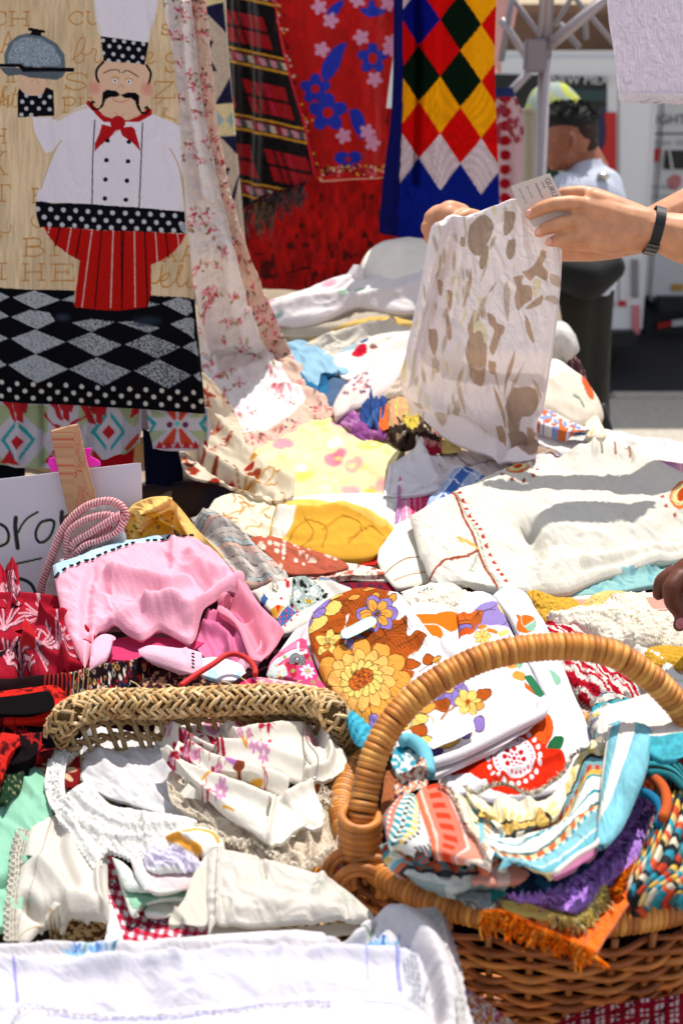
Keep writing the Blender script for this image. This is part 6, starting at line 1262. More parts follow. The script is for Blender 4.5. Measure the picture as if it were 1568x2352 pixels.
LB=Cv(820,1410,880,1480,'c3dcd2').tr(.28,689.9,1329.7);LB.text('Irish Linen',*M1((432,432))[0],10,'8fb0a4',rot=-26)
for a in range(0,360,90):LB.ring(378+18*math.cos(R(a+20)),448+18*math.sin(R(a+20)),16,16,4,'8fc0ac')
cloth('brand_label',None,None,[M1((340,420),(380,400),(540,320)),M1((590,308),(620,330),(618,365)),M1((600,385),(440,465)),M1((380,490),(345,478),(330,450))],lambda x,y,u,v:np.where(((v<.12)|(v>.88)|(u<.03)|(u>.97))[...,None],hx('8fc8b4'),LB(x,y)),SD('mitt',.024,4),parent=bm,r=.0006,drop=0,step=1.5,mat=solid('satin','ffffff',.35,attr=True))
# turquoise bound potholder
tq=cloth('turquoise_potholder','turquoise bound potholder pushed under the brown flowered mitt by the handle foot','potholder',[M1((345,1060),(400,1080),(480,1130),(560,1200)),M1((640,1260),(560,1390)),M1((480,1370),(420,1280)),M1((385,1200))],lambda x,y,u,v:hx('3f9db8')*(1+.12*np.sin((x+y)*.25+2*fbm(x/20,y/20,3,2)))[...,None],H(.225),r=.006,drop=.01,bulge=.012,wr=[(.0018,9,45,2.5,3)],step=1.8)
tube('binding',path3(M1((820,1330),(880,1320),(950,1345),(1010,1410),(1040,1500),(1045,1600)),H(.262),40),.0075,COTTON,tq,k=10,col=hx('6fb6c8'))
cloth('potholder_face',None,None,[M1((780,1380),(880,1360),(960,1400)),M1((1020,1500)),M1((1000,1640),(820,1600)),M1((740,1500))],lambda x,y,u,v:np.where((vn(x/8,y/8,4)>.1)[...,None],hx('c9ccc8'),hx('2f8fa6')),H(.245),parent=tq,r=.004)
# plaid woven towel and white insert
def woven(x,y,u,v):
    k=((y+x*.3)%62);c=np.zeros(x.shape+(3,));c[:]=hx('c9c2b6')
    for a,b,col in((0,4,'2c2c38'),(4,14,'2f8f9e'),(14,24,'c8c2b8'),(24,30,'d0b05c'),(30,34,'2a7080'),(36,44,'3c4070'),(44,56,'c4beb4')):c[(k>=a)&(k<b)]=hx(col)
    m=((x*.95-y*.3)%34<12);c[m]=c[m]*.5+hx('8a8480')*.5;return c*(1+.1*np.sin(y*2.6))[...,None]
cloth('woven_towel','coarse woven towel in turquoise, navy and cream bars right of the white mitts','towel',[M2((1400,1040),(1450,960),(1520,940)),M2((1700,1000)),M2((1700,1300),(1560,1450),(1450,1560)),M2((1400,1350),(1350,1180))],woven,H(.19),r=.006,drop=.02,bulge=.02,mat=KNIT,step=2,wr=[(.004,14,20,2,4)])
cloth('white_insert','stiff off white pad with rounded corners leaning behind the blue towel roll','pad',[[(1374,1650),(1385,1628),(1440,1610),(1500,1592)],[(1520,1596),(1550,1640),(1575,1680)],[(1530,1720),(1420,1720)],[(1385,1700),(1375,1680)]],'d3ccc6',ZP(1.0),r=.004,drop=.006,bulge=.006)
tag(tube('wire_hook',path3([(700,1640),(704,1700),(730,1740),(722,1790)],H(.2),20),.0008,stl,None),'thin bent wire glinting between the two baskets','wire')
# ================================================================ SEAGRASS BASKET
rr=random.Random(21)
STRAW=solid('seagrass','b99a6a',.65,spec=.3,attr=True,var=.12,sc=120,bump=.3)
sgp=[(118,2080),(112,1960),(118,1840),(126,1740),(134,1690),(152,1650),(190,1628),(260,1616),(360,1617),(480,1611),(600,1606),(700,1610),(752,1622),(776,1660),(788,1740),(794,1850),(796,1980),(796,2080),(700,2130),(460,2140),(220,2130),(118,2080)]
q=spl(sgp,400);zz=.957-.068*np.clip((q[:,1]-1640)/110,0,1)-.05*np.clip((q[:,1]-1750)/150,0,1)
Pr=np.stack([unp(a[0],a[1],ZP(z)(a[0],a[1]))for a,z in zip(q,zz)])
def resamp(P,n):
    d=np.r_[0,np.cumsum(np.linalg.norm(np.diff(P,axis=0),axis=1))];s=np.linspace(0,d[-1],n);return np.stack([np.interp(s,d,P[:,k])for k in range(3)],-1),d[-1]
sb=empty('seagrass_basket',tuple(Pr[:,:].mean(0)*[1,1,0]+[0,0,.74]),'rectangular seagrass basket with a thick braided rim, filled with white linens','basket')
def braid(P,rad,pitch,lanes,leaf_r,cols,seed=0,slant=.9):
    rr=random.Random(seed);_,L=resamp(P,10);n=int(L/pitch);C0,_=resamp(P,n);t,nn,bb=frames(C0);out=[]
    sg0=np.linspace(-1,1,6);prof=np.array([.35,.85,1.0,1.0,.8,.3])
    for i in range(n):
        for l in range(lanes):
            ph=2*math.pi*(l+.5*(i%2))/lanes+rr.uniform(-.1,.1);s=1 if l%2 else-1;ln=pitch*1.15*rr.uniform(.85,1.15);pts=[]
            for k in sg0:
                a=ph+s*slant*.55*k*(.013/rad);rdd=rad*(1+.10*(1-k*k))+rr.uniform(-.0006,.0006)
                pts.append(C0[i]+t[i]*ln*k+rdd*(math.cos(a)*nn[i]+math.sin(a)*bb[i]))
            V,f=tubeg(np.array(pts),prof*leaf_r*rr.uniform(.8,1.2),5,False,.8);out.append((V,f,hx(rr.choice(cols))*rr.uniform(.8,1.1)))
    return out
SC=['cfae80','bb9762','d8bb8e','a88050','c19e6c','caa874']
core=tube('rim_core',resamp(Pr,160)[0],.0125,solid('seagrass_core','5e4526',.9),sb,k=8)
rim=joined('rim_braid',braid(Pr,.0145,.0052,11,.0026,SC,3),STRAW,sb);rim['kind']='stuff'
wall=[];cen=Pr[:,:].mean(0)
for k in range(8):
    sc_=1-.012*k;Pk=cen+(Pr-cen)*[sc_,sc_,1];Pk[:,2]=Pr[:,2]-.021-.019*k
    Pk=np.maximum(Pk,[-9,-9,.735])
    for ph in(0,math.pi):
        Rk,L=resamp(Pk,520);t,nn,bb=frames(Rk);s=np.arange(520)/520*L/.014*math.pi+ph
        Rk=Rk+.0034*(np.cos(s)[:,None]*nn+np.sin(s)[:,None]*bb);V,f=tubeg(Rk,.0030,5,False);wall.append((V,f,hx(rr.choice(SC))*.75))
wl=joined('woven_wall',wall,STRAW,sb);wl['kind']='stuff'
stv=[]
Rk,L=resamp(Pr,84)
for k in range(84):
    a=Rk[k];b=Rk[(k+(2 if k%2 else 1))%84];m_=cen+(b-cen)*.93
    V,f=tubeg(np.array([a-[0,0,.008],(a+m_)/2+[0,0,-.06],[m_[0],m_[1],.745]]),.0032,5,False);stv.append((V,f,hx(rr.choice(SC))*.7))
sv=joined('basket_stakes',stv,STRAW,sb);sv['kind']='stuff'
mk('basket_floor',[tuple(cen+(Pr[i]-cen)*.9*[1,1,0]-[0,0,0])[:2]+(.742,)for i in range(0,400,20)],[tuple(range(20))],solid('seagrass_core','5e4526',.9),sb,smooth=False)
lo=[]
for _ in range(60):
    i=rr.randrange(60,300);p=Pr[i]+np.array([rr.uniform(-.01,.01),rr.uniform(-.01,.01),.014]);d=np.array([rr.uniform(-1,1),rr.uniform(-1,1),rr.uniform(-.2,.8)])*.012
    V,f=tubeg(np.array([p,p+d,p+d*1.6+[0,0,-.003]]),.0007,4,False);lo.append((V,f,hx('cdb282')))
l_=joined('loose_ends',lo,STRAW,sb);l_['kind']='stuff'
# ================================================================ WHITE LINENS OF THE SEAGRASS BASKET
WL='dad8dc'
sheer=fabric('voile',.30,.12,300,var=.03)
HB=lambda d:H(d)
bw=cloth('lace_trimmed_cloth','fine white cotton cloth with gathered lace edging, under the seagrass rim','cloth',[[(168,1706),(195,1678),(230,1674),(300,1684),(365,1698)],[(390,1760),(430,1800),(470,1850),(480,1880)],[(440,1895),(360,1870),(300,1850),(240,1830)],[(180,1790),(148,1760)]],WL,H(.115),r=.002,step=4,mat=sheer,wr=[(.006,60,30,2,3),(.0018,12,20,3,5)],folds=[([(190,1690),(175,1760),(170,1800)],-.012,10),([(215,1680),(230,1740),(290,1820)],.008,16),([(380,1760),(420,1830),(470,1880)],.01,16)])
def lacec(base,dk='a8a49e',sc=1.0):
    def f(x,y,u,v):
        n=fbm(x/3.2/sc,y/3.2/sc,4,3);c=np.tile(hx(base),x.shape+(1,))*(1+.06*n)[...,None];c[n>.22]=hx(dk);return c
    return f
def lholes(sc=1.0,th=.28,seed=5,edge=True):
    def f(x,y,u,v):return(fbm(x/3.0/sc,y/3.0/sc,seed,2)>th)&(u>.02)&(v>.04)&(v<.96)
    return f
LACE=fabric('lace',.3,.8,260,var=.06)
def frill(name,path,dep,w,parent,base='e6e4e1',amp=.006,wl=11,lift=0.0,side=1,ho=True,seed=3,mat=None,scl=2.2):
    """a gathered strip following a path (view units); w = width"""
    L=plen(path);nu=int(L/1.8);nv=max(8,int(w/1.8));q=spl(path,nu);d=np.gradient(q[:,:2],axis=0);d /= np.hypot(d[:,0],d[:,1])[:,None]+1e-9;nm=np.stack([-d[:,1],d[:,0]],-1)*side
    v=np.linspace(0,1,nv)[:,None];s=np.linspace(0,L,nu)[None]
    ww=w*(1+.12*np.abs(np.sin(s*math.pi/(wl*1.2)))+.10*vn(s/20,s*0,seed));x=q[None,:,0]+nm[None,:,0]*v*ww;y=q[None,:,1]+nm[None,:,1]*v*ww
    P=unp(x,y,dep(np.broadcast_to(q[:,0],x.shape),np.broadcast_to(q[:,1],x.shape))*.5+dep(x,y)*.5-lift-q[None,:,2]);N=norms(P)
    P=P+N*(amp*v*np.sin(s*2*math.pi/wl+2.2*vn(s/30,s*0+2,seed))+amp*.8*fbm(x/9,y/9,seed,2))[...,None]
    n=fbm(x/scl,y/scl,seed,3);c=np.tile(hx(base),x.shape+(1,))*(1+.05*n)[...,None];hm=(n>.27)&(v>.05)&(v<.94)if ho else None
    f=gridf(nv,nu);V=P
    if ho:f=f[~hm[:-1,:-1].ravel()]
    return mk(name,V,f,mat or LACE,parent,c.reshape(-1,3))
frill('lace_edging',[(172,1700),(140,1722),(118,1745),(106,1775),(104,1810),(112,1840),(128,1868)],H(.150),30,bw,side=-1,amp=.004,seed=2)
cloth('lace_band',None,None,[[(128,1700),(150,1712)],[(156,1740),(150,1770),(148,1800),(150,1840)],[(130,1862),(112,1840)],[(106,1790),(112,1740)]],lacec('e4e4e4','d0d4d6'),H(.148),parent=bw,r=.002,step=2.2,mat=LACE,wr=[(.003,7,30,2,3)])
lb=cloth('lace_flounce',None,None,[[(150,1828),(175,1808),(205,1795),(232,1830),(260,1852),(300,1858),(345,1866),(400,1872),(450,1885)],[(445,1905),(400,1930),(385,1950)],[(325,1975),(305,1972),(270,1955),(240,1950),(218,1990),(205,1975),(180,1940),(160,1905)],[(128,1872),(135,1845)]],lacec('e6e5e3','d6d5d3',1.4),H(.150),parent=bw,r=.002,step=2.0,mat=LACE,
           wr=[(.0022,9,42,6,3),(.0015,5,40,1.5,9),(.0008,2.4,0,1,12,'f')],folds=[([(150,1850),(200,1900),(260,1930),(350,1930)],.006,6),([(170,1825),(220,1870),(290,1900),(400,1900)],.006,6),([(150,1870),(190,1930),(215,1975)],.005,6),([(330,1870),(340,1960)],.004,5)],scal={2:(3.5,11)})
# crochet bordered cream cloth, left
C=Cv(0,1840,270,2180,'cac5bd').mottle(.02,30,3)
C.line([(122,1880),(110,1930),(98,1985),(80,2035)],2.4,'8c8478',dash=2.4);C.line([(80,2040),(60,2085),(46,2120),(40,2150)],1.8,'8c7c66',dash=2.4);C.line([(128,2100),(105,2130),(60,2150),(42,2158)],2,'a58c66',dash=2.4)
cc=cloth('drawn_thread_cloth','cream cotton cloth with a drawn thread hem and crochet border at the left','cloth',[[(66,1908),(95,1888),(130,1868),(165,1852)],[(215,1900),(242,1950),(248,2040),(252,2110),(246,2125)],[(180,2112),(135,2108),(100,2130),(62,2166)],[(38,2160),(34,2080),(48,2000)]],C,H(.128),r=.003,step=2.4,bulge=.02,
     folds=[([(140,1890),(135,1960),(170,2060)],-.010,18),([(100,2010),(160,2070),(240,2110)],.010,18),([(230,1960),(228,2060),(240,2110)],.010,7),([(60,2080),(90,2110),(140,2105)],-.02,14)],wr=[(.003,70,70,2.4,3)])
def croch(name,path,w,parent,dep,lift,side,base='d6d0c4',wl=14,seed=1):
    """picot crochet edging: real loops of thread"""
    L=plen(path);n=int(L/wl);q=spl(path,n*12+1);d=np.gradient(q[:,:2],axis=0);d /= np.hypot(d[:,0],d[:,1])[:,None];nm=np.stack([-d[:,1],d[:,0]],-1)*side;out=[]
    rr=random.Random(seed)
    def tb(pts,r):
        pts=np.array(pts);P=unp(pts[:,0],pts[:,1],dep(pts[:,0],pts[:,1])-lift+np.array([.0012*math.sin(k*1.3)for k in range(len(pts))]));V,f=tubeg(P,r,4,False);out.append((V,f,hx(base)*rr.uniform(.9,1.05)))
    for row in(0,.28,.56):tb([q[i,:2]+nm[i]*w*row for i in range(0,len(q),3)],.0009)
    for k in range(n):
        i=k*12;c=q[i+6,:2]+nm[i+6]*w*.62;tb([c+(d[i+6]*math.cos(a)*wl*.48+nm[i+6]*math.sin(a)*w*.42)for a in np.linspace(-.3,math.pi+.3,12)],.0011);tb([c+(d[i+6]*math.cos(a)*wl*.26+nm[i+6]*math.sin(a)*w*.22)for a in np.linspace(0,6.28,9)],.0008)
        for j in range(0,12,3):tb([q[i+j,:2],q[min(i+j+2,len(q)-1),:2]+nm[i+j]*w*.3,q[i+j,:2]+nm[i+j]*w*.6],.0008)
    o=joined(name,out,LACE,parent);o['kind']='stuff';return o
croch('crochet_border',[(66,1908),(52,1960),(50,2000),(42,2060),(38,2110),(38,2162)],26,cc,H(.13),.004,1,seed=3)
cloth('crochet_panel',None,None,[[(150,2110),(180,2112),(244,2124)],[(248,2166)],[(150,2168)],[(140,2140)]],lambda x,y,u,v:np.where((fbm(x/6,y/6,4,2)>.0)[...,None],hx('5c3a24'),hx('c4a878')),H(.09),parent=cc,r=.002,step=2.0)
# floral rolled handkerchiefs (authored on the close-up)
M7=Q(.32,313.6,1599.4)
def sprays(C,seed,boxes,n):
    rr=random.Random(seed)
    for _ in range(n):
        x0,y0,x1,y1=rr.choice(boxes);x,y=rr.uniform(x0,x1),rr.uniform(y0,y1);k=rr.random()
        if k<.45:a=rr.random()*360;C.ell(x,y,rr.uniform(14,30),rr.uniform(6,12),rr.choice(['a31a34','b8304a','8c1828','c24a66']),a)
        elif k<.7:C.flower(x,y,rr.uniform(14,24),6,rr.choice(['c87aa0','c98ab0','b678a8']),'d8cfc0',rot=rr.random()*60,w=.3)
        else:a=rr.random()*6;C.line([(x,y),(x+30*math.cos(a),y+30*math.sin(a)),(x+50*math.cos(a+.6),y+40*math.sin(a+.6))],5,rr.choice(['a31a34','8c3a28']))
C=Cv(340,1600,810,1960,'e0dacf').tr(.32,313.6,1599.4)
sprays(C,3,[(240,320,470,520),(280,380,460,500)],60);sprays(C,5,[(700,180,960,380)],34);sprays(C,6,[(470,520,640,780)],16)
C.poly([(480,220),(510,190),(560,200),(600,240),(590,330),(560,360),(520,340),(490,290)],'c98aa8',True);C.ell(545,270,16,20,'8a5a30');C.poly([(500,350),(530,400),(560,460),(600,470),(560,380)],'a31a34',True);C.poly([(600,330),(620,380),(640,460),(615,450)],'a31a34',True);C.poly([(570,370),(590,380),(600,430),(575,410)],'b8304a',True)
C.poly([(820,110),(870,120),(940,150),(965,190),(930,230),(860,240),(830,190)],'d08a3c',True);C.line([(890,190),(920,160)],4,'7a3a1c');C.ell(915,195,34,24,'b5601c');C.ell(905,200,14,10,'8a3a1c')
C.poly([(620,520),(700,515),(780,540),(740,600),(690,590),(640,565)],'a86aa8',True);C.poly([(690,600),(760,560),(780,600),(740,620)],'7a3a24',True)
C.line([(930,560),(890,580),(910,620),(940,660),(920,680),(930,600),(980,570)],6,'b03a4a');C.line([(990,580),(1010,600),(1010,570)],5,'c06a76')
C.poly([(760,340),(790,380),(800,460),(770,440),(745,390)],'d0924a',True);C.flower(850,440,44,7,'c98ab0','e0dacf',w=.25);C.flower(915,490,42,7,'c98ab0','e0dacf',w=.25);C.flower(605,740,50,8,'c98ab0','e0dacf',w=.25)
C.poly([(1210,250),(1250,220),(1290,250),(1300,310),(1250,340),(1215,320)],'cf9aa8',True);C.poly([(1235,210),(1290,200),(1280,260),(1240,250)],'e0dacf',True);C.line([(470,660),(540,640),(640,625),(760,630),(900,660)],14,'d89a30');C.line([(620,820),(660,840),(700,865)],9,'d89a40')
FH=lambda*a,**k:cloth(*a,step=2.0,mat=fabric('hankie',.26,.12,300,var=.03),**k)
hk=FH('flowered_handkerchief','cream scalloped handkerchief with red and mauve flowers, loosely rolled in the seagrass basket','handkerchief',[M7((150,170),(300,110),(480,130),(600,180)),M7((640,300),(700,400),(850,520),(700,560)),M7((500,520),(340,440)),M7((200,380),(130,290))],C,H(.135),r=.004,drop=.008,bulge=.02,wr=wrs(80,.5,40,30),folds=[(M7((180,200),(260,330),(480,470),(800,560)),.018,10)])
for nm,e,lf,fo in(('handkerchief_fold',[M7((620,250),(760,120),(900,100),(1100,110),(1240,160)),M7((1220,180),(1060,200),(940,240)),M7((780,350),(700,330)),M7((640,300))],.15,M7((640,270),(800,180),(1000,150),(1200,160))),
                      ('handkerchief_fold',[M7((600,190),(720,300),(900,260),(1200,180)),M7((1230,200),(1190,300),(1210,400),(1190,470)),M7((1000,430),(820,400)),M7((680,330))],.165,M7((700,320),(950,300),(1200,260))),
                      ('handkerchief_fold',[M7((560,330),(640,380),(800,385),(1000,420),(1210,480)),M7((1210,530),(1175,610)),M7((1000,570),(820,540),(700,520)),M7((600,450))],.19,M7((600,390),(820,430),(1190,530))),
                      ('handkerchief_fold',[M7((300,320),(420,400),(560,480),(760,540),(900,550),(1110,620)),M7((1105,660),(1065,725)),M7((900,670),(780,620),(620,610),(500,600)),M7((380,480),(280,400))],.18,M7((380,400),(560,530),(820,590),(1085,670))),
                      ('handkerchief_fold',[M7((170,370),(240,420),(340,520),(480,600),(600,635),(800,650),(1010,725)),M7((950,790),(900,900),(945,1040)),M7((800,960),(640,850),(500,720)),M7((300,540),(200,430))],.185,M7((240,400),(420,560),(620,680),(940,800)))):
    FH(nm,None,None,e,C,H(lf),parent=hk,r=.006,drop=.014,bulge=.014,folds=[(fo,.012,12)],wr=wrs(81+len(e[0]),.35,30,26))
FH('scalloped_corner',None,None,[M7((1200,190),(1290,180),(1340,200),(1400,210)),M7((1420,290),(1440,370),(1495,420),(1480,520)),M7((1440,570),(1330,600),(1180,605)),M7((1205,500),(1190,350))],C,H(.172),parent=hk,r=.002,wr=wrs(90,.8,60,22),folds=[(M7((1340,210),(1370,320),(1400,450),(1350,540),(1200,590)),.012,8),(M7((1280,200),(1290,320)),-.01,10)],scal={1:(4,26),2:(3.5,26)})
FH('scalloped_corner',None,None,[M7((1010,725),(1110,690),(1250,640)),M7((1280,700),(1310,770),(1335,880),(1300,930)),M7((1200,950),(1120,960),(1050,1040),(940,1050)),M7((920,980),(960,860))],'e3ded4',H(.18),parent=hk,r=.002,wr=wrs(91,.8,30,22),folds=[(M7((990,760),(960,900),(945,1040)),.01,6),(M7((1250,660),(1130,720),(1080,760)),.01,10)],scal={1:(4,22),2:(4,24)})
ll=cloth('ecru_lace_cloth','ecru net cloth with deep lace edging spilling from the seagrass basket','cloth',[M7((215,600),(250,540),(330,600),(460,720),(640,850)),M7((860,960),(1000,1050),(1200,960),(1320,940)),M7((1400,1060),(1300,1150),(1250,1255),(1100,1230),(800,1150)),M7((600,960),(420,860),(260,760))],lacec('ddd0be','c0ae96'),H(.155),r=.002,step=2.0,mat=LACE,wr=[(.004,16,35,3,3),(.0012,3.5,0,1,5,'f')],folds=[(M7((500,880),(700,960),(860,970)),.008,8),(M7((1000,1050),(1100,1150),(1150,1200)),.010,8),(M7((1200,980),(1250,1100),(1240,1200)),.010,8)])
frill('lace_edging',[(q_[0],q_[1])for q_ in M7((1300,700),(1390,780),(1430,880),(1440,980),(1420,1050),(1330,1110),(1270,1190))],H(.165),22,ll,base='d8cdbc',side=-1,amp=.004,seed=8)
frill('lace_edging',[(q_[0],q_[1])for q_ in M7((1360,1060),(1280,1150),(1180,1190),(1080,1160),(980,1090),(880,1010),(760,1020),(640,990),(520,920),(400,900))],H(.172),20,ll,base='dcd2c2',side=-1,amp=.005,seed=9)
cloth('net_panel',None,None,[M7((1280,690),(1400,760)),M7((1450,950),(1445,1050)),M7((1390,1090),(1330,960)),M7((1320,800))],lacec('c9bba6','9a8a72',.7),H(.15),parent=ll,r=.001,step=2,mat=LACE)
cloth('beige_underlayer','pale beige cotton lying under the ecru lace','cloth',[M7((300,900),(520,900),(800,1000)),M7((1000,1100),(1250,1240),(1240,1290)),M7((1000,1200),(700,1160)),M7((420,1080))],'cfbfae',H(.13),r=.004,wr=wrs(92,.6,30,24))
cloth('orange_lace_napkin','white napkin with an orange crochet edge folded among the pastel napkins','napkin',[M7((210,1060),(300,970),(430,950),(540,965)),M7((620,1040),(630,1100)),M7((560,1120),(430,1160)),M7((300,1120))],(lambda c_:c_)(Cv(370,1890,530,1980,'dedad4').tr(.32,313.6,1599.4).line([(280,1030),(380,1010),(480,1000),(550,1020),(590,1080)],28,'d9963a').line([(215,1050),(300,1080),(380,1120),(460,1150)],30,'d9963a')),H(.165),r=.004,bulge=.012,step=1.8,wr=wrs(93,.6,20,14),folds=[(M7((210,1055),(330,1070),(470,1150)),.008,5)])
cloth('orange_crochet','orange crochet edge and dark cloth glimpsed between the two baskets','crochet edge',[M7((1250,600),(1330,620),(1400,760)),M7((1440,860),(1420,1000)),M7((1380,1000)),M7((1340,760),(1290,680))],crochet('a8581c'),H(.13),r=.003,step=2)
cloth('orange_crochet_corner','orange crochet corner poking out beside the lace, near the wicker basket','crochet edge',[M7((1260,1200),(1370,1160)),M7((1390,1190)),M7((1300,1280)),M7((1250,1285))],crochet('c8781c'),H(.14),r=.003,step=2)
GG=lambda x,y,u,v:None
def gingham(ang,p,x0=0,y0=0,a='a8142a',b='d8d6de',m='b5506a'):
    def f(x,y,u,v):
        c,s=math.cos(R(ang)),math.sin(R(ang));X=((x-x0)*c+(y-y0)*s)%p<p/2;Y=(-(x-x0)*s+(y-y0)*c)%p<p/2;r_=np.zeros(x.shape+(3,));r_[:]=hx(m);r_[X&Y]=hx(a);r_[~X&~Y]=hx(b);return r_
    return f
cloth('gingham_scrap','scrap of dark red gingham between the lace and the wicker basket','cloth',[M7((1310,1230),(1400,1180)),M7((1500,1320)),M7((1480,1372),(1400,1340)),M7((1330,1290))],gingham(20,16),H(.12),r=.003,step=2)
cloth('lilac_scrap','lilac cloth scrap beside the dark red gingham near the wicker basket','cloth',[M7((1410,1080),(1460,1100)),M7((1490,1320),(1500,1350)),M7((1450,1300)),M7((1400,1180))],'b9a8b8',H(.115),r=.003)
# gingham with cross stitch
gk=gingham(12,22)
def ging2(x,y,u,v):
    c=gk(x,y,u,v)
    d=((y-2135)+(x-290)*.24);m=(np.abs(d)<10)&(x>290)&((np.abs((x+d*1.1)%18-9)<1.6)|(np.abs((x-d*1.1)%18-9)<1.6));c[m]=hx('14141c');d2=x-262-(y-2040)*-.1;m2=(np.hypot(x-265,(y-2036)*1.4)<16)&((np.abs((x+y)%12-6)<1.5)|(np.abs((x-y)%12-6)<1.5));c[m2]=hx('14141c');return c
cloth('gingham_cloth','red and white gingham cloth with black cross stitch, under the pastel napkins','cloth',[[(238,1955),(262,1965)],[(285,2040),(325,2075),(400,2100),(480,2120),(484,2170)],[(380,2172),(285,2172)],[(262,2110),(246,2040)]],ging2,H(.10),r=.003,step=1.8,wr=wrs(94,.6,60,26))
cloth('white_lining','white cotton sliver left of the gingham cloth','cloth',[[(250,2080),(258,2080)],[(285,2172)],[(243,2172)],[(246,2130)]],'d9d9e4',H(.115),r=.003)
for i,(nm,lab,e,c,lf)in enumerate((('mint_hankie','mint green handkerchief, second layer of the pastel stack with a wavy hem',[[(262,1975),(270,1978),(300,2030),(330,2046)],[(400,2040),(470,2040),(478,2055)],[(440,2068),(380,2070),(335,2080),(305,2100),(290,2070)],[(270,2010)]],'86b79c',.125),
        ('white_green_hankie','white handkerchief with a green stripe lying over the mint one',[[(258,1970),(285,1985),(330,2025)],[(400,2052)],[(330,2050),(290,2040)],[(268,2000)]],'d6dcd6',.14),('sage_hankie','pale sage handkerchief at the bottom of the pastel stack',[[(335,2062),(420,2050),(475,2045)],[(470,2100),(450,2112)],[(380,2108),(336,2100)],[(334,2080)]],'c2c8b8',.115),
        ('pink_hankie','blush pink handkerchief on top of the pastel stack',[[(340,1985),(360,2010),(420,1990),(470,1998)],[(478,2040)],[(420,2046),(350,2048)],[(335,2020)]],'d9bfc2',.15),('blush_hankie','blush cotton handkerchief folded between the lace and the pink one',[[(300,1972),(330,1980),(345,2005)],[(362,2050)],[(335,2044)],[(310,2010)]],'dccfcf',.155),
        ('lilac_hankie','lilac white handkerchief scrunched beside the orange edged napkin',[[(330,1975),(345,1950),(372,1960),(392,1952)],[(420,1985),(466,1990),(468,2002)],[(420,2004),(370,2004)],[(340,1998)]],'cfc8dc',.165))):
    cloth(nm,lab,'handkerchief',e,(lambda cc_:(lambda x,y,u,v:np.where((v>.93)[...,None],hx('e0e4de'),hx(cc_))))(c),H(lf),r=.003,step=2.4,bulge=.006,wr=wrs(95+i,.5 if i<5 else 1.6,20,18 if i<5 else 9))
# cream napkin
C=Cv(380,1940,880,2170,'c6c1ba').mottle(.015,22,3).tr(.44,156.8,1881.6)
C.line([(1325,470),(1305,440),(1320,400),(1370,380),(1440,385),(1490,430),(1495,455),(1460,465),(1430,440),(1440,390)],3.4,'7fa396');C.line([(775,540),(1100,555),(1500,540)],2.6,'efece6',dash=3)
nk=cloth('cream_napkin','large cream napkin with a pale green thread monogram in front of the lace','napkin',[M5((720,190),(780,150),(830,160),(1000,205),(1180,260),(1325,300)),M5((1440,360),(1540,450),(1600,530)),M5((1400,550),(1100,560),(900,555),(775,545)),M5((735,610),(720,400))],C,H(.165),r=.003,drop=.006,step=2.4,bulge=.014,wr=[(.004,40,30,2,3)],folds=[(M5((1005,210),(1020,300),(1025,340)),-.006,6),(M5((790,180),(782,350),(775,540)),.005,4),(M5((900,480),(1100,500),(1400,520)),.006,20),(M5((1330,310),(1320,380),(1290,440)),.006,10)])
cloth('napkin_wing',None,None,[M5((715,190),(722,200)),M5((722,400),(715,545)),M5((600,550),(540,548),(530,530),(545,495)),M5((600,460),(640,320))],'c4beb4',H(.17),parent=nk,r=.003,drop=.006,wr=wrs(99,.4,70,24),folds=[(M5((560,490),(600,540)),.008,4)])
cloth('napkin_underside',None,None,[M5((735,560),(900,565),(1100,570),(1500,545)),M5((1480,600)),M5((1200,620),(735,625)),M5((728,600))],'c9c0b4',H(.15),parent=nk,r=.003)
# ================================================================ EMBROIDERED TABLECLOTH at the very front
FT=fabric('damask_cotton',.14,.2,300,var=.02)
C=Cv(-30,2070,1110,2420,'c6c3c9').mottle(.012,50,3)
def bflower(x,y,s=1.0,seed=1):
    rr=random.Random(seed)
    for k in range(34):
        a=rr.uniform(-150,-30);l=rr.uniform(14,34)*s;x0=x+rr.uniform(-22,22)*s;C.line([(x0,y+rr.uniform(-3,4)),(x0+l*math.cos(R(a)),y+l*math.sin(R(a))*.8)],2.6*s,rr.choice(['6f9fce','88b4dc','5a86bc','9cc2e0']))
    for k in range(3):C.line([(x+k*8-8,y-4),(x+rr.uniform(-10,10),y-22*s)],2.2,'2c4a9a')
bflower(178,2205,.8,1);bflower(230,2202,1.0,2);bflower(272,2208,.4,5);C.line([(190,2172),(200,2185),(190,2200)],3,'3f7a5a');C.line([(200,2185),(222,2172)],3,'4a8a68');C.line([(258,2200),(268,2184),(284,2172)],3.4,'2c5a3c');C.line([(150,2168),(210,2175),(250,2165)],2.4,'6a9a80')
bflower(835,2180,1.1,3);bflower(878,2180,1.2,4);bflower(920,2188,.9,6);C.line([(765,2148),(790,2158),(818,2178)],4.4,'24483a');C.line([(810,2136),(840,2130),(860,2140)],4,'3a5a4a');C.line([(850,2160),(852,2128),(865,2118)],3,'3f6a50')
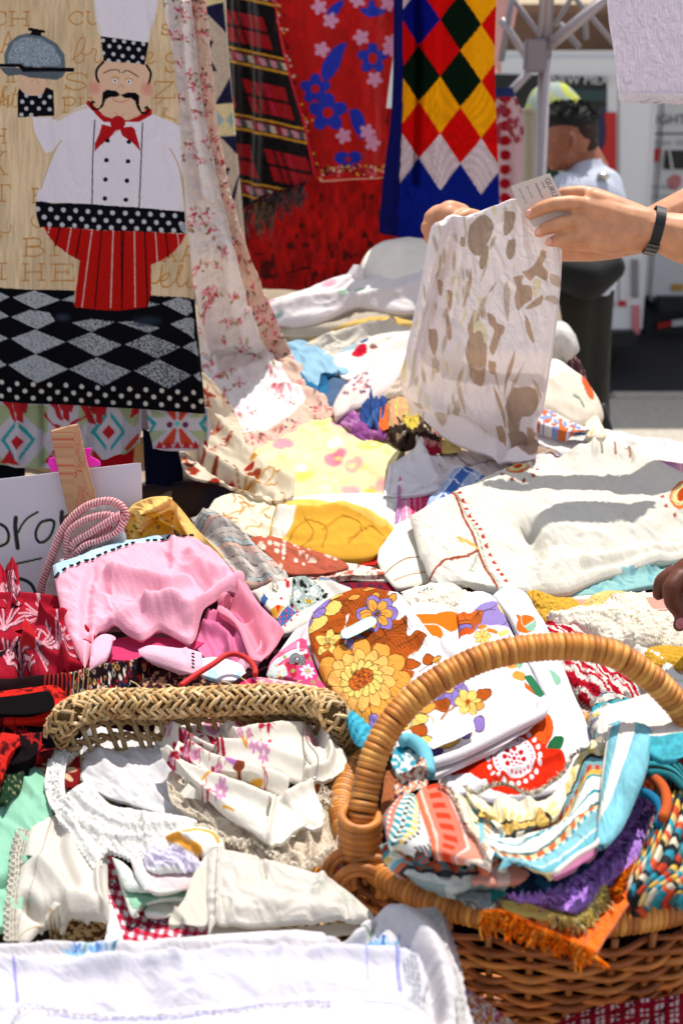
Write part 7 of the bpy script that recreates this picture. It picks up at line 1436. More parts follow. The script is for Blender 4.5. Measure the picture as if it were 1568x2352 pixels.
tc=cloth('flower_embroidered_tablecloth','white tablecloth embroidered with blue cornflowers and a scalloped lace edge, second from the front','tablecloth',[[(-30,2176),(100,2172),(300,2166),(460,2152),(640,2140),(750,2142),(800,2150),(850,2112),(930,2096),(1000,2086)],[(1012,2100),(1022,2150),(1035,2200),(1052,2240),(1064,2290),(1072,2420)],[(600,2420),(-30,2420)],[(-30,2300)]],C,H(.185),r=.004,drop=.012,step=2.6,mat=FT,
   wr=[(.005,110,5,2,3),(.0008,14,30,3,4)],folds=[([(860,2120),(840,2150),(800,2160),(760,2145)],-.012,10),([(900,2110),(960,2140),(1000,2200),(1020,2300)],.012,26),([(930,2180),(980,2240),(1000,2330)],-.018,22),([(0,2190),(400,2180),(780,2165)],.006,10)],scal={1:(5,24)})
croch('lace_border',[(985,2100),(998,2130),(1006,2170),(1020,2210),(1036,2250),(1048,2300),(1056,2380)],17,tc,H(.19),.006,-1,base='dcd8d8',wl=17,seed=7)
cloth('turned_edge',None,None,[[(1005,2088),(1016,2092)],[(1032,2140),(1050,2200),(1062,2260)],[(1052,2262)],[(1034,2200),(1014,2130)]],'c4b9bc',H(.17),parent=tc,r=.003,scal={1:(4,18)})
C=Cv(-30,2170,1000,2430,'c4c2ce').mottle(.01,60,4);PU='6f72c4'
C.line([(32,2205),(36,2250),(42,2310)],5,PU);C.line([(840,2188),(843,2230),(845,2275)],4,'8c90d4',dash=2);C.line([(912,2190),(914,2250),(918,2300)],9,'6468b4',dash=2.4);C.line([(912,2190),(918,2300)],2,'c8c8e4')
lv=cloth('lavender_stitched_cloth','white cotton cloth with lavender blue stitched lines, topmost at the front edge','tablecloth',[[(-30,2212),(150,2206),(330,2196),(520,2184),(700,2180),(860,2184),(935,2188)],[(962,2200),(968,2240),(960,2280),(952,2330),(950,2420)],[(500,2420),(-30,2420)],[(-30,2300)]],C,H(.235),r=.012,drop=.02,step=2.6,mat=FT,
   wr=[(.006,120,15,2,6),(.0008,16,20,3,4)],folds=[([(-30,2228),(300,2216),(600,2202),(930,2205)],.008,14),([(150,2250),(320,2280),(420,2340)],-.010,40),([(500,2250),(700,2260),(900,2300)],.006,40)],scal={1:(6,30)})
croch('lace_border',[(928,2192),(934,2240),(936,2290),(932,2345)],30,lv,H(.243),.004,-1,base='d8d8e2',wl=24,seed=9)
C=Cv(-30,2290,1000,2460,'c8c6d2').mottle(.01,40,6)
C.line([(40,2350),(60,2330),(100,2334),(180,2342),(300,2346),(420,2340),(520,2322),(620,2306),(760,2302),(900,2310),(960,2330)],3.2,'8488cc',dash=2.2)
rr=random.Random(8)
top_=spl([(30,2345),(50,2306),(80,2300),(150,2318),(300,2332),(420,2322),(540,2312),(620,2300),(760,2300)],90)
for k,p in enumerate(top_):
    for j in range(3):C.ell(p[0]+rr.uniform(-4,4),p[1]+6+j*6+rr.uniform(-2,2),rr.uniform(2,4.4),rr.uniform(1.4,2.6),'77737f')
lf_=cloth('front_lace_cloth','white cloth with open lace insertion and lilac stitching along the bottom of the photo','tablecloth',[[(-30,2350),(20,2325),(52,2300),(80,2296),(130,2310),(220,2326),(320,2330),(420,2318),(540,2306),(640,2296),(780,2292),(900,2296),(950,2312)],[(985,2345),(1000,2460)],[(500,2460),(-30,2460)],[(-30,2400)]],C,H(.262),r=.005,drop=.01,step=2.2,mat=FT,
   wr=[(.002,80,10,2,9),(.0005,4,0,1.2,4,'f')],scal={0:(3.0,15)})
cloth('small_floral_cloth','small flowered cotton on lilac cloth under the wicker basket at the bottom edge','cloth',[[(1040,2250),(1100,2290)],[(1180,2350),(1200,2420)],[(1060,2420)],[(1050,2330)]],lambda x,y,u,v:np.where((vn(x/6,y/6,3)>.25)[...,None],hx('c8863c'),np.where((vn(x/7,y/7,9)>.3)[...,None],hx('a8486a'),np.where((y>2290+(x-1060)*.2)[...,None],hx('d6d0cc'),hx('b3a8cc')))),H(.07),r=.004,step=2.4,wr=wrs(102,.8,30,16))
def rhank(x,y,u,v):
    c=np.zeros(x.shape+(3,));c[:]=hx('8c1226');X,Y=(x%34)-17,((y+x*.2)%30)-15
    m=(np.abs(np.abs(X)-6)<4)&(np.abs(np.abs(Y)-6)<4);c[m]=hx('c8b4b4');c[((x+y)%80<5)]=hx('3a1020');return c
cloth('red_bandana','dark red bandana with white blocks lying under the wicker basket, lower right corner','bandana',[[(1270,2352),(1330,2325),(1430,2306),(1640,2290)],[(1640,2440)],[(1270,2440)],[(1260,2390)]],rhank,H(.06),r=.004,step=2.2,wr=wrs(103,1,10,18))
# ================================================================ WICKER BASKET
CANE=solid('cane','b87c3e',.5,spec=.4,attr=True,var=.28,sc=60,bump=.35)
BC=np.array([.207,1.296,.909]);BR_=.207
wb=empty('wicker_basket',(BC[0],BC[1],.735),'round honey brown wicker basket with a thickly wrapped rim and arched handle','basket')
def cane_mesh(name,major,minor,k1=22,k2=7,col='b87c3e'):
    a=np.linspace(0,2*math.pi,k1+1)[:-1];b=np.linspace(0,2*math.pi,k2+1)[:-1]
    V=np.array([[((major+minor*math.cos(q_))*math.cos(p_),(major+minor*math.cos(q_))*math.sin(p_),minor*1.05*math.sin(q_))for q_ in b]for p_ in a]).reshape(-1,3)
    f=np.array([[i*k2+j,((i+1)%k1)*k2+j,((i+1)%k1)*k2+(j+1)%k2,i*k2+(j+1)%k2]for i in range(k1)for j in range(k2)])
    o=mk(name,V,f,CANE,None,hx(col));me=o.data;bpy.data.objects.remove(o);return me
from mathutils import Matrix
def place_ring(name,mes,p,t_,parent,n_,tilt=0.0):
    o=bpy.data.objects.new(name,mes);scn.collection.objects.link(o);o.parent=parent
    z=Vector(t_).normalized();z=(z+Vector(n_).normalized()*tilt).normalized();x=Vector(n_);x=(x-z*x.dot(z)).normalized();y=z.cross(x)
    M=Matrix((x,y,z)).transposed().to_4x4();M.translation=Vector(p);o.matrix_parent_inverse=Matrix.Identity(4)
    o.matrix_basis=parent.matrix_basis.inverted()@ M;return o
rimc=['b5742e','a26222','c2843c','985a20']
rms=[cane_mesh('rim_wrap',.0100,.0037,col=c)for c in rimc];hms=[cane_mesh('handle_wrap',.0108,.0036,col=c)for c in('b97832','a06024','c98c42','b5722c')]
NR=225
for k in range(NR):
    a=2*math.pi*k/NR;p=BC+[BR_*math.cos(a),BR_*math.sin(a),.003*math.sin(3*a)]
    o=place_ring('rim_wrap',rms[rr.randrange(4)],p,(-math.sin(a),math.cos(a),0),wb,(math.cos(a),math.sin(a),0),.25*rr.uniform(.6,1.3));o.scale=(rr.uniform(.95,1.06),)*2+(1,)if False else o.scale
ar=np.linspace(0,2*math.pi,97);tube('rim_core',np.stack([BC[0]+BR_*np.cos(ar),BC[1]+BR_*np.sin(ar),np.full(97,BC[2])],-1),.0095,solid('cane_core','5a3418',.8),wb)
# handle: read off the view; foot at left front, far foot at the right
hp=[(826,1915,1.36),(830,1870,1.36),(842,1800,1.365),(862,1725,1.37),(903,1652,1.375),(959,1593,1.38),(1026,1549,1.385),(1100,1513,1.39),(1179,1493,1.395),(1252,1485,1.40),(1322,1485,1.402),(1378,1493,1.405),(1425,1508,1.408),(1501,1561,1.415),(1562,1625,1.42),(1600,1690,1.43),(1625,1780,1.44),(1635,1870,1.46)]
hq=np.array([unp(*p)for p in hp]);hs=spl([tuple(p)for p in hq],400);
_sp=np.array(hq);_d=np.r_[0,np.cumsum(np.linalg.norm(np.diff(_sp,axis=0),axis=1))]
ss=np.linspace(0,_d[-1],400);HP=np.stack([np.interp(ss,_d,_sp[:,k])for k in range(3)],-1)
for _ in range(60):HP[1:-1]=(HP[:-2]+HP[2:]+2*HP[1:-1])/4
HPr,L=resamp(HP,int(_d[-1]/.0058));t,nn,bb=frames(HPr)
for k in range(len(HPr)):
    place_ring('handle_wrap',hms[rr.randrange(4)],HPr[k],t[k],wb,nn[k]if k>0 else nn[1],.12*rr.uniform(-1,2))
tube('handle_core',HP[::8],.0102,solid('cane_core','5a3418',.8),wb)
# foot: thick loops bundling the handle to the rim
fl=[cane_mesh('foot_loop',.0175,.0046,26,7,c)for c in('b5702c','a9662a')]
ft=HPr[0]
for k in range(6):place_ring('foot_loop',fl[k%2],ft+np.array([.0,0,.018-k*.0086]),(0,.12*(k-1.5),1),wb,(1,0,0),.1)
for sx,sy,sz_ in((.012,-.012,.0),(.0,-.022,-.004),(-.008,-.004,.003)):
    for r0 in(.021,.028):
        aa=np.linspace(-.4,3.6,18);tube('foot_strand',[ft+np.array([sx+r0*math.cos(b)*.9,sy-.006,-.02+sz_+r0*.9*math.sin(b)-.02])for b in aa],.0042,CANE,wb,col=hx('a8642a'))
# body: stakes and woven strands
def brad(z):
    h_=(BC[2]-z)/.165;return BR_*(1-.03*h_-.17*h_**2.0)
NS=34
for k in range(NS):
    a=2*math.pi*(k+.5)/NS;zs=np.linspace(.893,.74,9)
    tube('stake',[(BC[0]+brad(z)*math.cos(a),BC[1]+brad(z)*math.sin(a),z)for z in zs],.0036,CANE,wb,k=6,col=hx('8f5424'))
ROWS=19
for j in range(ROWS):
    z0=.881-j*.0077;n=NS*8;aa=2*math.pi*np.arange(n+1)/n;ph=math.pi*(j%2)
    rrn=brad(z0)+.0056*np.sin(aa*NS/2+ph);zz_=z0+.0012*np.sin(aa*5+j*1.7)+.0008*np.sin(aa*13+j)
    V,f=tubeg(np.stack([BC[0]+rrn*np.cos(aa),BC[1]+rrn*np.sin(aa),zz_],-1),.0036+.0006*np.sin(aa*7+j*2.1),7,False)
    cc_=hx(rr.choice(['955020','884818','a35c26','ac682e']))*rr.uniform(.9,1.08);mk('weaver',V,f,CANE,wb,cc_)
aa=np.linspace(0,2*math.pi,40)[:-1];mk('basket_base',[(BC[0]+.165*math.cos(a),BC[1]+.165*math.sin(a),.737)for a in aa],[tuple(range(39))],solid('cane_core','5a3418',.8),wb,smooth=False)
# ================================================================ TOWELS IN THE WICKER BASKET
ZB=ZP(.925)
B3=M3
def strp(palette,axis='v',n=1.0,ang=0,wob=.01):
    tot=sum(w for w,*_ in palette)
    def f(x,y,u,v):
        a,b=(v,u)if axis=='v' else(u,v);d=((a+wob*fbm(u*4,v*4,3,2))*n*tot)%tot;c=np.zeros(x.shape+(3,));s=0
        for e in palette:
            w_=e[0];m=(d>=s)&(d<s+w_);c[m]=hx(e[1])
            if len(e)>2:m2=m&((b*e[3])%1<.5);c[m2]=hx(e[2])
            s+=w_
        return c*(1+.07*np.sin(x*2.1)*np.sin(y*2.1))[...,None]
    return f
TQ,TL,OGE,SAL,CRM,YEL,BLK='6bb0c0','2f8c9c','c8562c','c9705e','ddd6c6','d8b45c','20242c'
# folded turquoise striped towel (right)
pal=[(10,'e0d8b8','d9c070',14),(2,'2a2a2e'),(5,'6a9aa4'),(4,'b0402c','9a8a84',20),(3,'d0a850'),(2,TL),(9,'dddcd4'),(2,TL),(7,'dddcd4'),(2,'3a6a6c'),(4,'d8c8a0','c8602c',12),(2,TL,'cfd4cc',18),(8,'80b8c4'),(2,'d0d0c8'),(7,TQ)]
st1=cloth('striped_towel','woven towel striped in cream, turquoise and orange, folded to a point over the basket','towel',[B3((620,500),(700,560),(870,660),(1100,600),(1230,520),(1310,330),(1380,250),(1460,270)),B3((1540,120),(1568,100)),B3((1500,700),(1480,830),(1330,930),(1170,1040),(1020,1010)),B3((940,980),(800,920),(710,830),(640,690))],strp(pal,'v',1.0),ZP(.985),step=1.8,r=.004,drop=.012,mat=LINEN,bulge=.006,
   wr=[(.002,26,30,2,4)],folds=[(B3((760,760),(880,780),(1060,760),(1250,640),(1330,420)),-.012,14),(B3((1010,870),(1200,820),(1420,700)),.006,14)])
bl_=cloth('towel_roll',None,None,[B3((1530,90),(1600,70),(1700,80),(1790,120)),B3((1800,200),(1780,350),(1700,560),(1600,760),(1500,850)),B3((1470,850),(1455,830)),B3((1470,600),(1500,350))],lambda x,y,u,v:np.where(((u>.22)&(u<.50))[...,None],hx('dad4cc'),hx('74afbe')*(1+.16*fbm(x/18,y/30,3,3))[...,None]),ZP(.995),lift=.02,parent=st1,step=1.8,r=.006,drop=.01,bulge=.016,mat=LINEN,wr=[(.002,20,80,3,4)])
tube('towel_hem',path3(B3((1540,110),(1500,400),(1478,700),(1460,840),(1330,925),(1185,1040)),ZP(1.0),60,lift=.010),.0022,COTTON,st1,k=8,col=hx('d8cfc8'))
cloth('towel_underside',None,None,[B3((1180,1040),(1330,935),(1480,850)),B3((1490,870)),B3((1340,990),(1190,1058)),B3((1170,1050))],'a8688c',ZP(.985),lift=.012,parent=st1,r=.002,step=2)
fringe('frayed_edge',B3((615,500),(680,540),(760,500),(860,480),(920,500),(1000,540),(1080,530),(1150,480),(1230,420),(1280,350),(1310,290),(1400,250)),ZP(.99),12,['e8e0cc','e0d6bc','d8cdb0'],420,st1,lift=.004,ang=-100,spread=45,w=.0007,segs=3)
yb=cloth('towel_turnover',None,None,[B3((615,510),(700,560),(780,590),(830,540),(900,560),(1020,600),(1150,560),(1240,470)),B3((1260,560),(1200,660)),B3((1050,760),(960,780),(880,770)),B3((800,690),(700,640))],strp([(6,'e4dcc4'),(4,'dcc27a','e2d6b4',13),(1.2,'26262a'),(5,'c9a860','d9b460',12),(2,'3a3e40')],'v'),ZP(.99),lift=.006,parent=st1,step=1.7,r=.003,mat=LINEN,wr=[(.003,16,80,2,4)],folds=[(B3((780,590),(850,700),(900,770)),-.008,8),(B3((1010,600),(1080,690)),.008,12)])
# salmon towel left
sal=[(3,'c86a4c'),(1.2,'d8b8ac'),(2,'c8745f'),(5,SAL,'c03a20',7),(3,SAL),(1.4,'d9c0b8'),(5,'d08a76'),(3,'ddcfc0')]
sl=cloth('salmon_striped_towel','fringed towel with salmon and dotted red bands, folded at the left of the wicker basket','towel',[B3((290,560),(340,500),(430,470),(480,480)),B3((560,620),(620,740),(700,840),(760,960),(775,1000)),B3((650,970),(500,920)),B3((400,890),(330,700),(300,600))],strp(sal,'u',1.0),ZP(.985),lift=.01,step=1.7,r=.004,drop=.012,mat=LINEN,bulge=.008)
cloth('towel_fold',None,None,[B3((160,600),(200,560),(270,540),(300,560)),B3((340,700),(400,890)),B3((300,890),(200,860),(140,880)),B3((100,760),(90,680))],strp([(2.5,TL,'c8562c',8),(1.5,'d8d4cc','c8603c',9),(1.5,SAL),(2.5,TL,'cfd2c8',9),(1.4,BLK,'cfd2c8',10),(2.2,TL,'cfcab4',9),(2.2,YEL,'d9d2bc',9),(1.2,BLK,'d9d6d0',10),(3,'d8d6d2'),(1.4,BLK,'d8d6d2',10)],'u'),ZP(.985),lift=.008,parent=sl,step=1.7,r=.006,drop=.02,mat=LINEN,bulge=.014)
fringe('frayed_edge',B3((440,470),(520,520),(570,640),(620,760),(700,850),(760,970)),ZP(.99),10,['e6d8cc','dcc4b8','c98a78'],220,sl,lift=.014,ang=-20,spread=60,w=.0007,segs=3)
cloth('cream_band',None,None,[B3((480,500),(560,520),(650,600),(740,690)),B3((800,760),(860,800)),B3((800,920),(760,960)),B3((640,760),(560,620))],strp([(5,'ddd6c0'),(1,'2a2a2c','ddd6c0',16),(4,'e0d6b4'),(3,'7fb4be'),(3,'ddd6c6','c8702c',9),(4,'dddcd4'),(2,TL)],'u'),ZP(.985),lift=.004,parent=sl,step=1.8,r=.003,mat=LINEN)
# lower jumbled folds
jm=strp([(2,'8c9a98'),(2,'c8502c','8c3a30',12),(1.5,'2a2c34','2f8c9c',10),(2,TL,YEL,8),(1.5,'24262c','d0ccc4',12),(2,'c8603c',TQ,6),(2.5,'7fa4a8','c87050',7),(1.6,'34383c'),(2,'b8c0bc')],'v')
cloth('jumbled_towel','multicoloured checked towel crumpled beneath the salmon striped one','towel',[B3((70,870),(130,850),(250,880),(420,900),(600,960),(780,1000)),B3((860,970),(1000,1030)),B3((900,1100),(700,1110),(560,1130),(400,1110)),B3((250,1060),(120,970))],jm,ZP(.95),lift=.008,step=1.7,r=.006,drop=.02,mat=LINEN,bulge=.01,wr=[(.005,16,20,3,4)],folds=[(B3((150,900),(400,960),(700,1060)),-.010,7),(B3((420,900),(600,990),(820,1040)),.008,7)])
cloth('salmon_corner','pale salmon towel corner below the turquoise towel point','towel',[B3((640,1090),(760,1010),(830,970)),B3((900,1010),(1020,1040)),B3((1000,1080),(860,1100)),B3((720,1110))],strp([(3,'cf9484'),(2,'d9bcb0'),(3,'c98878')],'u'),ZP(.955),lift=.016,step=2,r=.003,mat=LINEN,bulge=.006)
gt=cloth('grey_fringed_towel','grey blue towel with a ragged fringe hanging over the front of the wicker rim','towel',[B3((380,1070),(480,1060),(560,1090),(700,1130)),B3((840,1130),(865,1160)),B3((800,1220),(760,1260)),B3((680,1230),(560,1180),(420,1120))],lambda x,y,u,v:np.where((u>.78)[...,None],hx('2f9c9c'),np.where((v<.3)[...,None],hx('4a5250'),hx('a4b2b4'))),ZP(.93),lift=.02,step=1.8,r=.003,mat=LINEN,wr=[(.002,12,30,2,3)])
fringe('frayed_edge',B3((390,1090),(520,1160),(640,1230),(740,1270),(800,1240),(850,1180)),ZP(.93),12,['b8bcb8','8c9494','3aa0a0','c8603c','dcd8d0'],260,gt,lift=.026,ang=60,spread=40,w=.0009,segs=3)
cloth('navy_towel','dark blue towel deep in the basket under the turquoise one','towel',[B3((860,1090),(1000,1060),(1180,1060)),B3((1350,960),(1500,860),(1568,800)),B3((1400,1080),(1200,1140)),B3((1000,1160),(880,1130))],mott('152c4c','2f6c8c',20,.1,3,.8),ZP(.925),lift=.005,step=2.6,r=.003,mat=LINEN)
vt_=cloth('violet_towel','violet towel with a shaggy tasselled edge lying on the orange one','towel',[B3((880,1180),(1050,1190),(1200,1150),(1350,1070),(1480,960)),B3((1600,700),(1720,560),(1830,520)),B3((1830,640),(1740,900),(1620,1020),(1500,1120),(1380,1240)),B3((1280,1300),(1180,1240),(1000,1220))],lambda x,y,u,v:hx('a77ad0')*(1+.14*fbm(x/6,y/9,3,3))[...,None],ZP(.93),lift=.03,step=2,r=.004,mat=FLEECE,wr=[(.006,9,60,1.6,3),(.002,4,30,1,5)])
fringe('tassel_edge',B3((1100,1200),(1220,1180),(1350,1090),(1440,1000),(1560,880),(1700,700),(1820,560)),ZP(.93),26,['b080dc','bc92e4','9a68cc','c8a4ea'],300,vt_,SHEER,lift=.046,ang=70,spread=55,w=.0022,segs=4)
ye=cloth('yellow_towel','straw yellow fringed cloth sandwiched between the violet and orange towels','towel',[B3((820,1220),(900,1225),(1050,1260),(1200,1310)),B3((1330,1330),(1450,1200),(1500,1160)),B3((1420,1330),(1250,1340)),B3((1050,1330),(900,1280))],'c9b860',ZP(.925),lift=.03,step=2,r=.003,mat=FLEECE)
fringe('tassel_edge',B3((1150,1310),(1240,1330),(1330,1340),(1400,1280),(1470,1190),(1500,1120)),ZP(.925),38,['e0d080','d4c060','e8dc9c','e0d090'],110,ye,SHEER,lift=.046,ang=75,spread=35,w=.0026,segs=4)
ot=cloth('orange_towel','bright orange towel with a thick fringe hanging over the basket rim','towel',[B3((720,1280),(860,1260),(1000,1300),(1180,1340),(1280,1400)),B3((1500,1280),(1640,1080),(1800,900),(1840,700),(1790,500),(1700,420)),B3((1760,420),(1880,560),(1900,800),(1880,950),(1760,1060),(1600,1280),(1460,1500)),B3((1400,1560),(1300,1500),(1100,1440),(900,1360))],lambda x,y,u,v:hx('e8660c')*(1+.12*fbm(x/9,y/9,5,3))[...,None],ZP(.925),lift=.022,step=2.2,r=.004,mat=FLEECE,wr=[(.003,14,60,2,3)])
fringe('tassel_edge',B3((720,1290),(850,1290),(960,1340),(1080,1400),(1200,1440),(1320,1500),(1420,1540)),ZP(.92),44,['f0780c','f48c24','e4600a','f8a040'],330,ot,SHEER,lift=.048,ang=75,spread=40,w=.0026,segs=4)
fringe('tassel_edge',B3((1560,1150),(1640,1040),(1740,950),(1800,860)),ZP(.925),34,['f0780c','f48c24','e4600a'],130,ot,SHEER,lift=.040,ang=100,spread=60,w=.0026,segs=4)
# southwest stack on the right
def swst(x,y,u,v):
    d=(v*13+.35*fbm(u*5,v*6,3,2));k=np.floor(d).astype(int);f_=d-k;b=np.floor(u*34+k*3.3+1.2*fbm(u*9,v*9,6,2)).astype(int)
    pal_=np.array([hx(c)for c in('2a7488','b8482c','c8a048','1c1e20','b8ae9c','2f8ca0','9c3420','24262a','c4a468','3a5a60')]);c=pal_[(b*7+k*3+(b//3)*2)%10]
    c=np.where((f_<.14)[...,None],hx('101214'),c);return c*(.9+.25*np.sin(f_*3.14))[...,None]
tw=cloth('southwest_stack','thick folded towel of turquoise, red and ochre zigzags in the right of the basket','towel',[[(1478,1690),(1490,1672),(1540,1650),(1640,1640)],[(1640,1800),(1640,2060)],[(1580,2066),(1520,2062),(1440,2056)],[(1470,1960),(1505,1860),(1500,1780)]],lambda x,y,u,v:swst(x,y,v,u),ZP(.975),step=1.8,r=.008,drop=.03,mat=LINEN,bulge=.02,extra=lambda x,y,u,v:.004*np.abs(np.sin((u*13+.35*fbm(v*5,u*6,3,2))*math.pi)))
cloth('turquoise_face',None,None,[[(1470,1700),(1520,1668),(1560,1652),(1600,1650)],[(1600,1700),(1580,1730)],[(1560,1740),(1520,1740)],[(1480,1720)]],lambda x,y,u,v:np.where(((y<1690)&(v<.35))[...,None],hx('d4d0c8'),hx('3f98a8')*(1+.2*fbm(x/9,y/9,2,3))[...,None]),ZP(1.0),lift=.02,parent=tw,step=2,r=.005,mat=LINEN)
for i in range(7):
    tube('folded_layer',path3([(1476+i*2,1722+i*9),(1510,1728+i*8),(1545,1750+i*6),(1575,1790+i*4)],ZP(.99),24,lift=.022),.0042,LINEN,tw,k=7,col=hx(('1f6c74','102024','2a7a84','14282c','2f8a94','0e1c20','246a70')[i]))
tube('folded_layer',path3([(1470,1786),(1462,1800),(1464,1815),(1490,1826),(1510,1845),(1518,1870),(1508,1895)],ZP(.975),24,lift=.03),.0045,LINEN,tw,k=8,col=hx('1f6c94'))
tube('folded_layer',path3([(1480,1775),(1505,1790),(1525,1815),(1530,1850),(1520,1880)],ZP(.98),24,lift=.034),.005,LINEN,tw,k=8,col=hx('b8562c'))
# things behind the handle foot inside the basket
cloth('brown_gauze','brown gauze bunched inside the wicker basket at the handle foot','cloth',[B3((110,400),(200,340),(290,320)),B3((300,420),(200,560)),B3((120,640),(80,640)),B3((90,500))],stripes(60,[(3,'a0623c'),(4,'8c5030')]),ZP(.95),r=.003,step=2.4,wr=wrs(110,.8,60,12))
cloth('zigzag_napkin','small napkin with orange and navy zigzags standing behind the salmon towel','napkin',[B3((200,400),(260,390),(330,310),(360,320)),B3((380,440),(370,480)),B3((280,520),(180,560)),B3((160,500))],lambda x,y,u,v:np.where((np.sin(x*.35+np.abs((y%20)-10)*.5)>.4)[...,None],hx('c8703c'),np.where((vn(x/6,y/7,3)>.2)[...,None],hx('24304c'),hx('cfcac0'))),ZP(.975),lift=.01,r=.004,step=1.8,wr=wrs(111,.8,80,9))
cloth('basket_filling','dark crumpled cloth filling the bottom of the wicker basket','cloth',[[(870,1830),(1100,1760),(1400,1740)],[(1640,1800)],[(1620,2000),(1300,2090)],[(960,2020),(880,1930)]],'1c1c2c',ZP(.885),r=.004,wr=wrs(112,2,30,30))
# ================================================================ PEOPLE
def chain(pts,n=None):
    """a tapered limb through (x, y, z, r) points with rounded ends"""
    p=np.array(pts,float);n=n or max(8,6*len(p));d=np.r_[0,np.cumsum(np.linalg.norm(np.diff(p[:,:3],axis=0),axis=1))];s=np.linspace(0,d[-1],n)
    q=np.stack([np.interp(s,d,p[:,k])for k in range(4)],-1)
    for _ in range(2):q[1:-1]=(q[:-2]+q[2:]+2*q[1:-1])/4
    a,b=q[0],q[-1];ta=q[0,:3]-q[1,:3];ta /= np.linalg.norm(ta);tb=q[-1,:3]-q[-2,:3];tb /= np.linalg.norm(tb)
    A=[np.r_[a[:3]+ta*a[3]*math.sin(x),a[3]*math.cos(x)]for x in(1.35,.95,.5)];B=[np.r_[b[:3]+tb*b[3]*math.sin(x),b[3]*math.cos(x)]for x in(.5,.95,1.35)]
    q=np.array(A+list(q)+B);V,f=tubeg(q[:,:3],q[:,3],14,True);return V,tidy(f)
def egg(c,r,rz=0,n=16):
    th=np.linspace(.02,math.pi-.02,n);ph=np.linspace(0,2*math.pi,21)[:-1];V=np.array([[(r[0]*math.sin(a)*math.cos(b),r[1]*math.sin(a)*math.sin(b),r[2]*math.cos(a))for b in ph]for a in th]).reshape(-1,3)
    ca,sa=math.cos(rz),math.sin(rz);V=np.c_[V[:,0]*ca-V[:,1]*sa,V[:,0]*sa+V[:,1]*ca,V[:,2]]+np.array(c)
    f=[(i*20+j,i*20+(j+1)%20,(i+1)*20+(j+1)%20,(i+1)*20+j)for i in range(n-1)for j in range(20)]+[tuple(range(20))[::-1],tuple((n-1)*20+j for j in range(20))]
    return V,f
def blob(name,pieces,mat,parent=None,vox=.004,sm=6):
    o=joined(name,[(V,f,'ffffff')for V,f in pieces],mat,parent)
    m=o.modifiers.new('skin','REMESH');m.mode='VOXEL';m.voxel_size=vox;m.use_smooth_shade=True
    s=o.modifiers.new('soften','SMOOTH');s.iterations=sm;s.factor=.5;return o
def skin(name,col,spec=.45):return solid(name,col,.52,spec=spec,var=.13,sc=55,bump=.22,sss=.12)
def J(k,ox,oy,t0):
    def f(*p):
        out=[]
        for q_ in p:
            x,y,r=q_[:3];t=t0+(q_[3]if len(q_)>3 else 0);P=unp(ox+k*x,oy+k*y,t);out.append((*P,r))
        return out
    return f
def body(parent,x,y,skinm,shirt,trous,hairm,head=1.62,face=-1):
    """the standing figure the arms belong to"""
    b=[chain([(x,y,1.0,.13),(x,y,1.2,.135),(x,y,1.38,.14),(x,y,1.45,.07),(x+.02*face,y,head-.14,.055)]),egg((x+.03*face,y,head),(.085,.07,.115)),egg((x+.11*face,y,head-.01),(.014,.012,.018))]
    hd=blob('head_and_torso',b,skinm,parent,.008)
    blob('hair',[egg((x-.012*face,y,head+.04),(.09,.083,.10))],hairm,parent,.008)
    blob('shirt',[chain([(x,y,.95,.15),(x,y,1.15,.15),(x,y,1.40,.155)]),chain([(x,y-.17,1.42,.07),(x,y+.17,1.42,.07)]),chain([(x,y-.18,1.43,.065),(x-.02,y-.21,1.28,.055)]),chain([(x,y+.18,1.43,.065),(x-.02,y+.21,1.28,.055)])],shirt,parent,.01)
    blob('trousers',[chain([(x,y+s*.09,1.0,.12),(x,y+s*.10,.55,.08),(x,y+s*.10,.1,.06)])for s in(-1,1)],trous,parent,.01)
    for s in(-1,1):blob('shoe',[chain([(x+.06,y+s*.1,.045,.045),(x-.14,y+s*.1,.04,.04)])],dark_m,parent,.008)
# ---- the shopper: two hands holding the leaf print towel and a paper tag
HS=skin('warm_skin','c58a66')
p1=empty('person',(1.08,2.42,0),'person with bare forearms and a dark wristband holding up the leaf print towel','person')
A=J(.4,940.8,0,2.275)
rh=[chain(A((2300,1350,.05,.05),(1900,1385,.047,.02),(1568,1372,.041),(1420,1325,.031),(1345,1310,.029))),
      chain(A((1350,1290,.028),(1230,1265,.028),(1120,1225,.025),(1010,1190,.018))),chain(A((1350,1330,.027),(1230,1335,.028),(1120,1330,.024),(1000,1330,.018))),chain(A((1300,1370,.022),(1180,1390,.022),(1060,1390,.017))),chain(A((1300,1250,.022),(1150,1180,.019),(1060,1140,.016))),
      chain(A((1040,1185,.0135),(930,1165,.0125,-.012),(820,1172,.0115,-.014),(740,1200,.0105,-.010),(690,1232,.0085,-.004))),
      chain(A((1020,1265,.0135),(930,1272,.0125,-.010),(850,1288,.0118,-.012),(780,1312,.0105,-.008),(742,1335,.0085,-.002))),
      chain(A((1040,1350,.0125),(960,1362,.012,-.006),(880,1378,.0108,-.008),(822,1388,.009,-.003),(800,1392,.0075))),
      chain(A((1080,1400,.011,.01),(1010,1408,.0105,.012),(940,1405,.0095,.016),(880,1405,.008,.02))),
      chain(A((1180,1180,.016,.015),(1080,1130,.0135,.015),(980,1105,.012,.016),(890,1108,.0105,.018),(840,1120,.008,.02)))]
Bq=J(.4,940.8,0,2.45)
la=[chain(Bq((2300,900,.05,.05),(1900,1080,.046),(1600,1215,.041),(1350,1330,.036),(1100,1400,.030),(850,1420,.025),(600,1390,.024),(400,1320,.026,-.02))),
      chain(Bq((420,1310,.026,-.03),(300,1270,.024,-.07),(220,1240,.020,-.09))),chain(Bq((400,1360,.022,-.03),(280,1330,.02,-.07),(200,1310,.017,-.08)))]
Bl=J(.4,940.8,0,2.36)
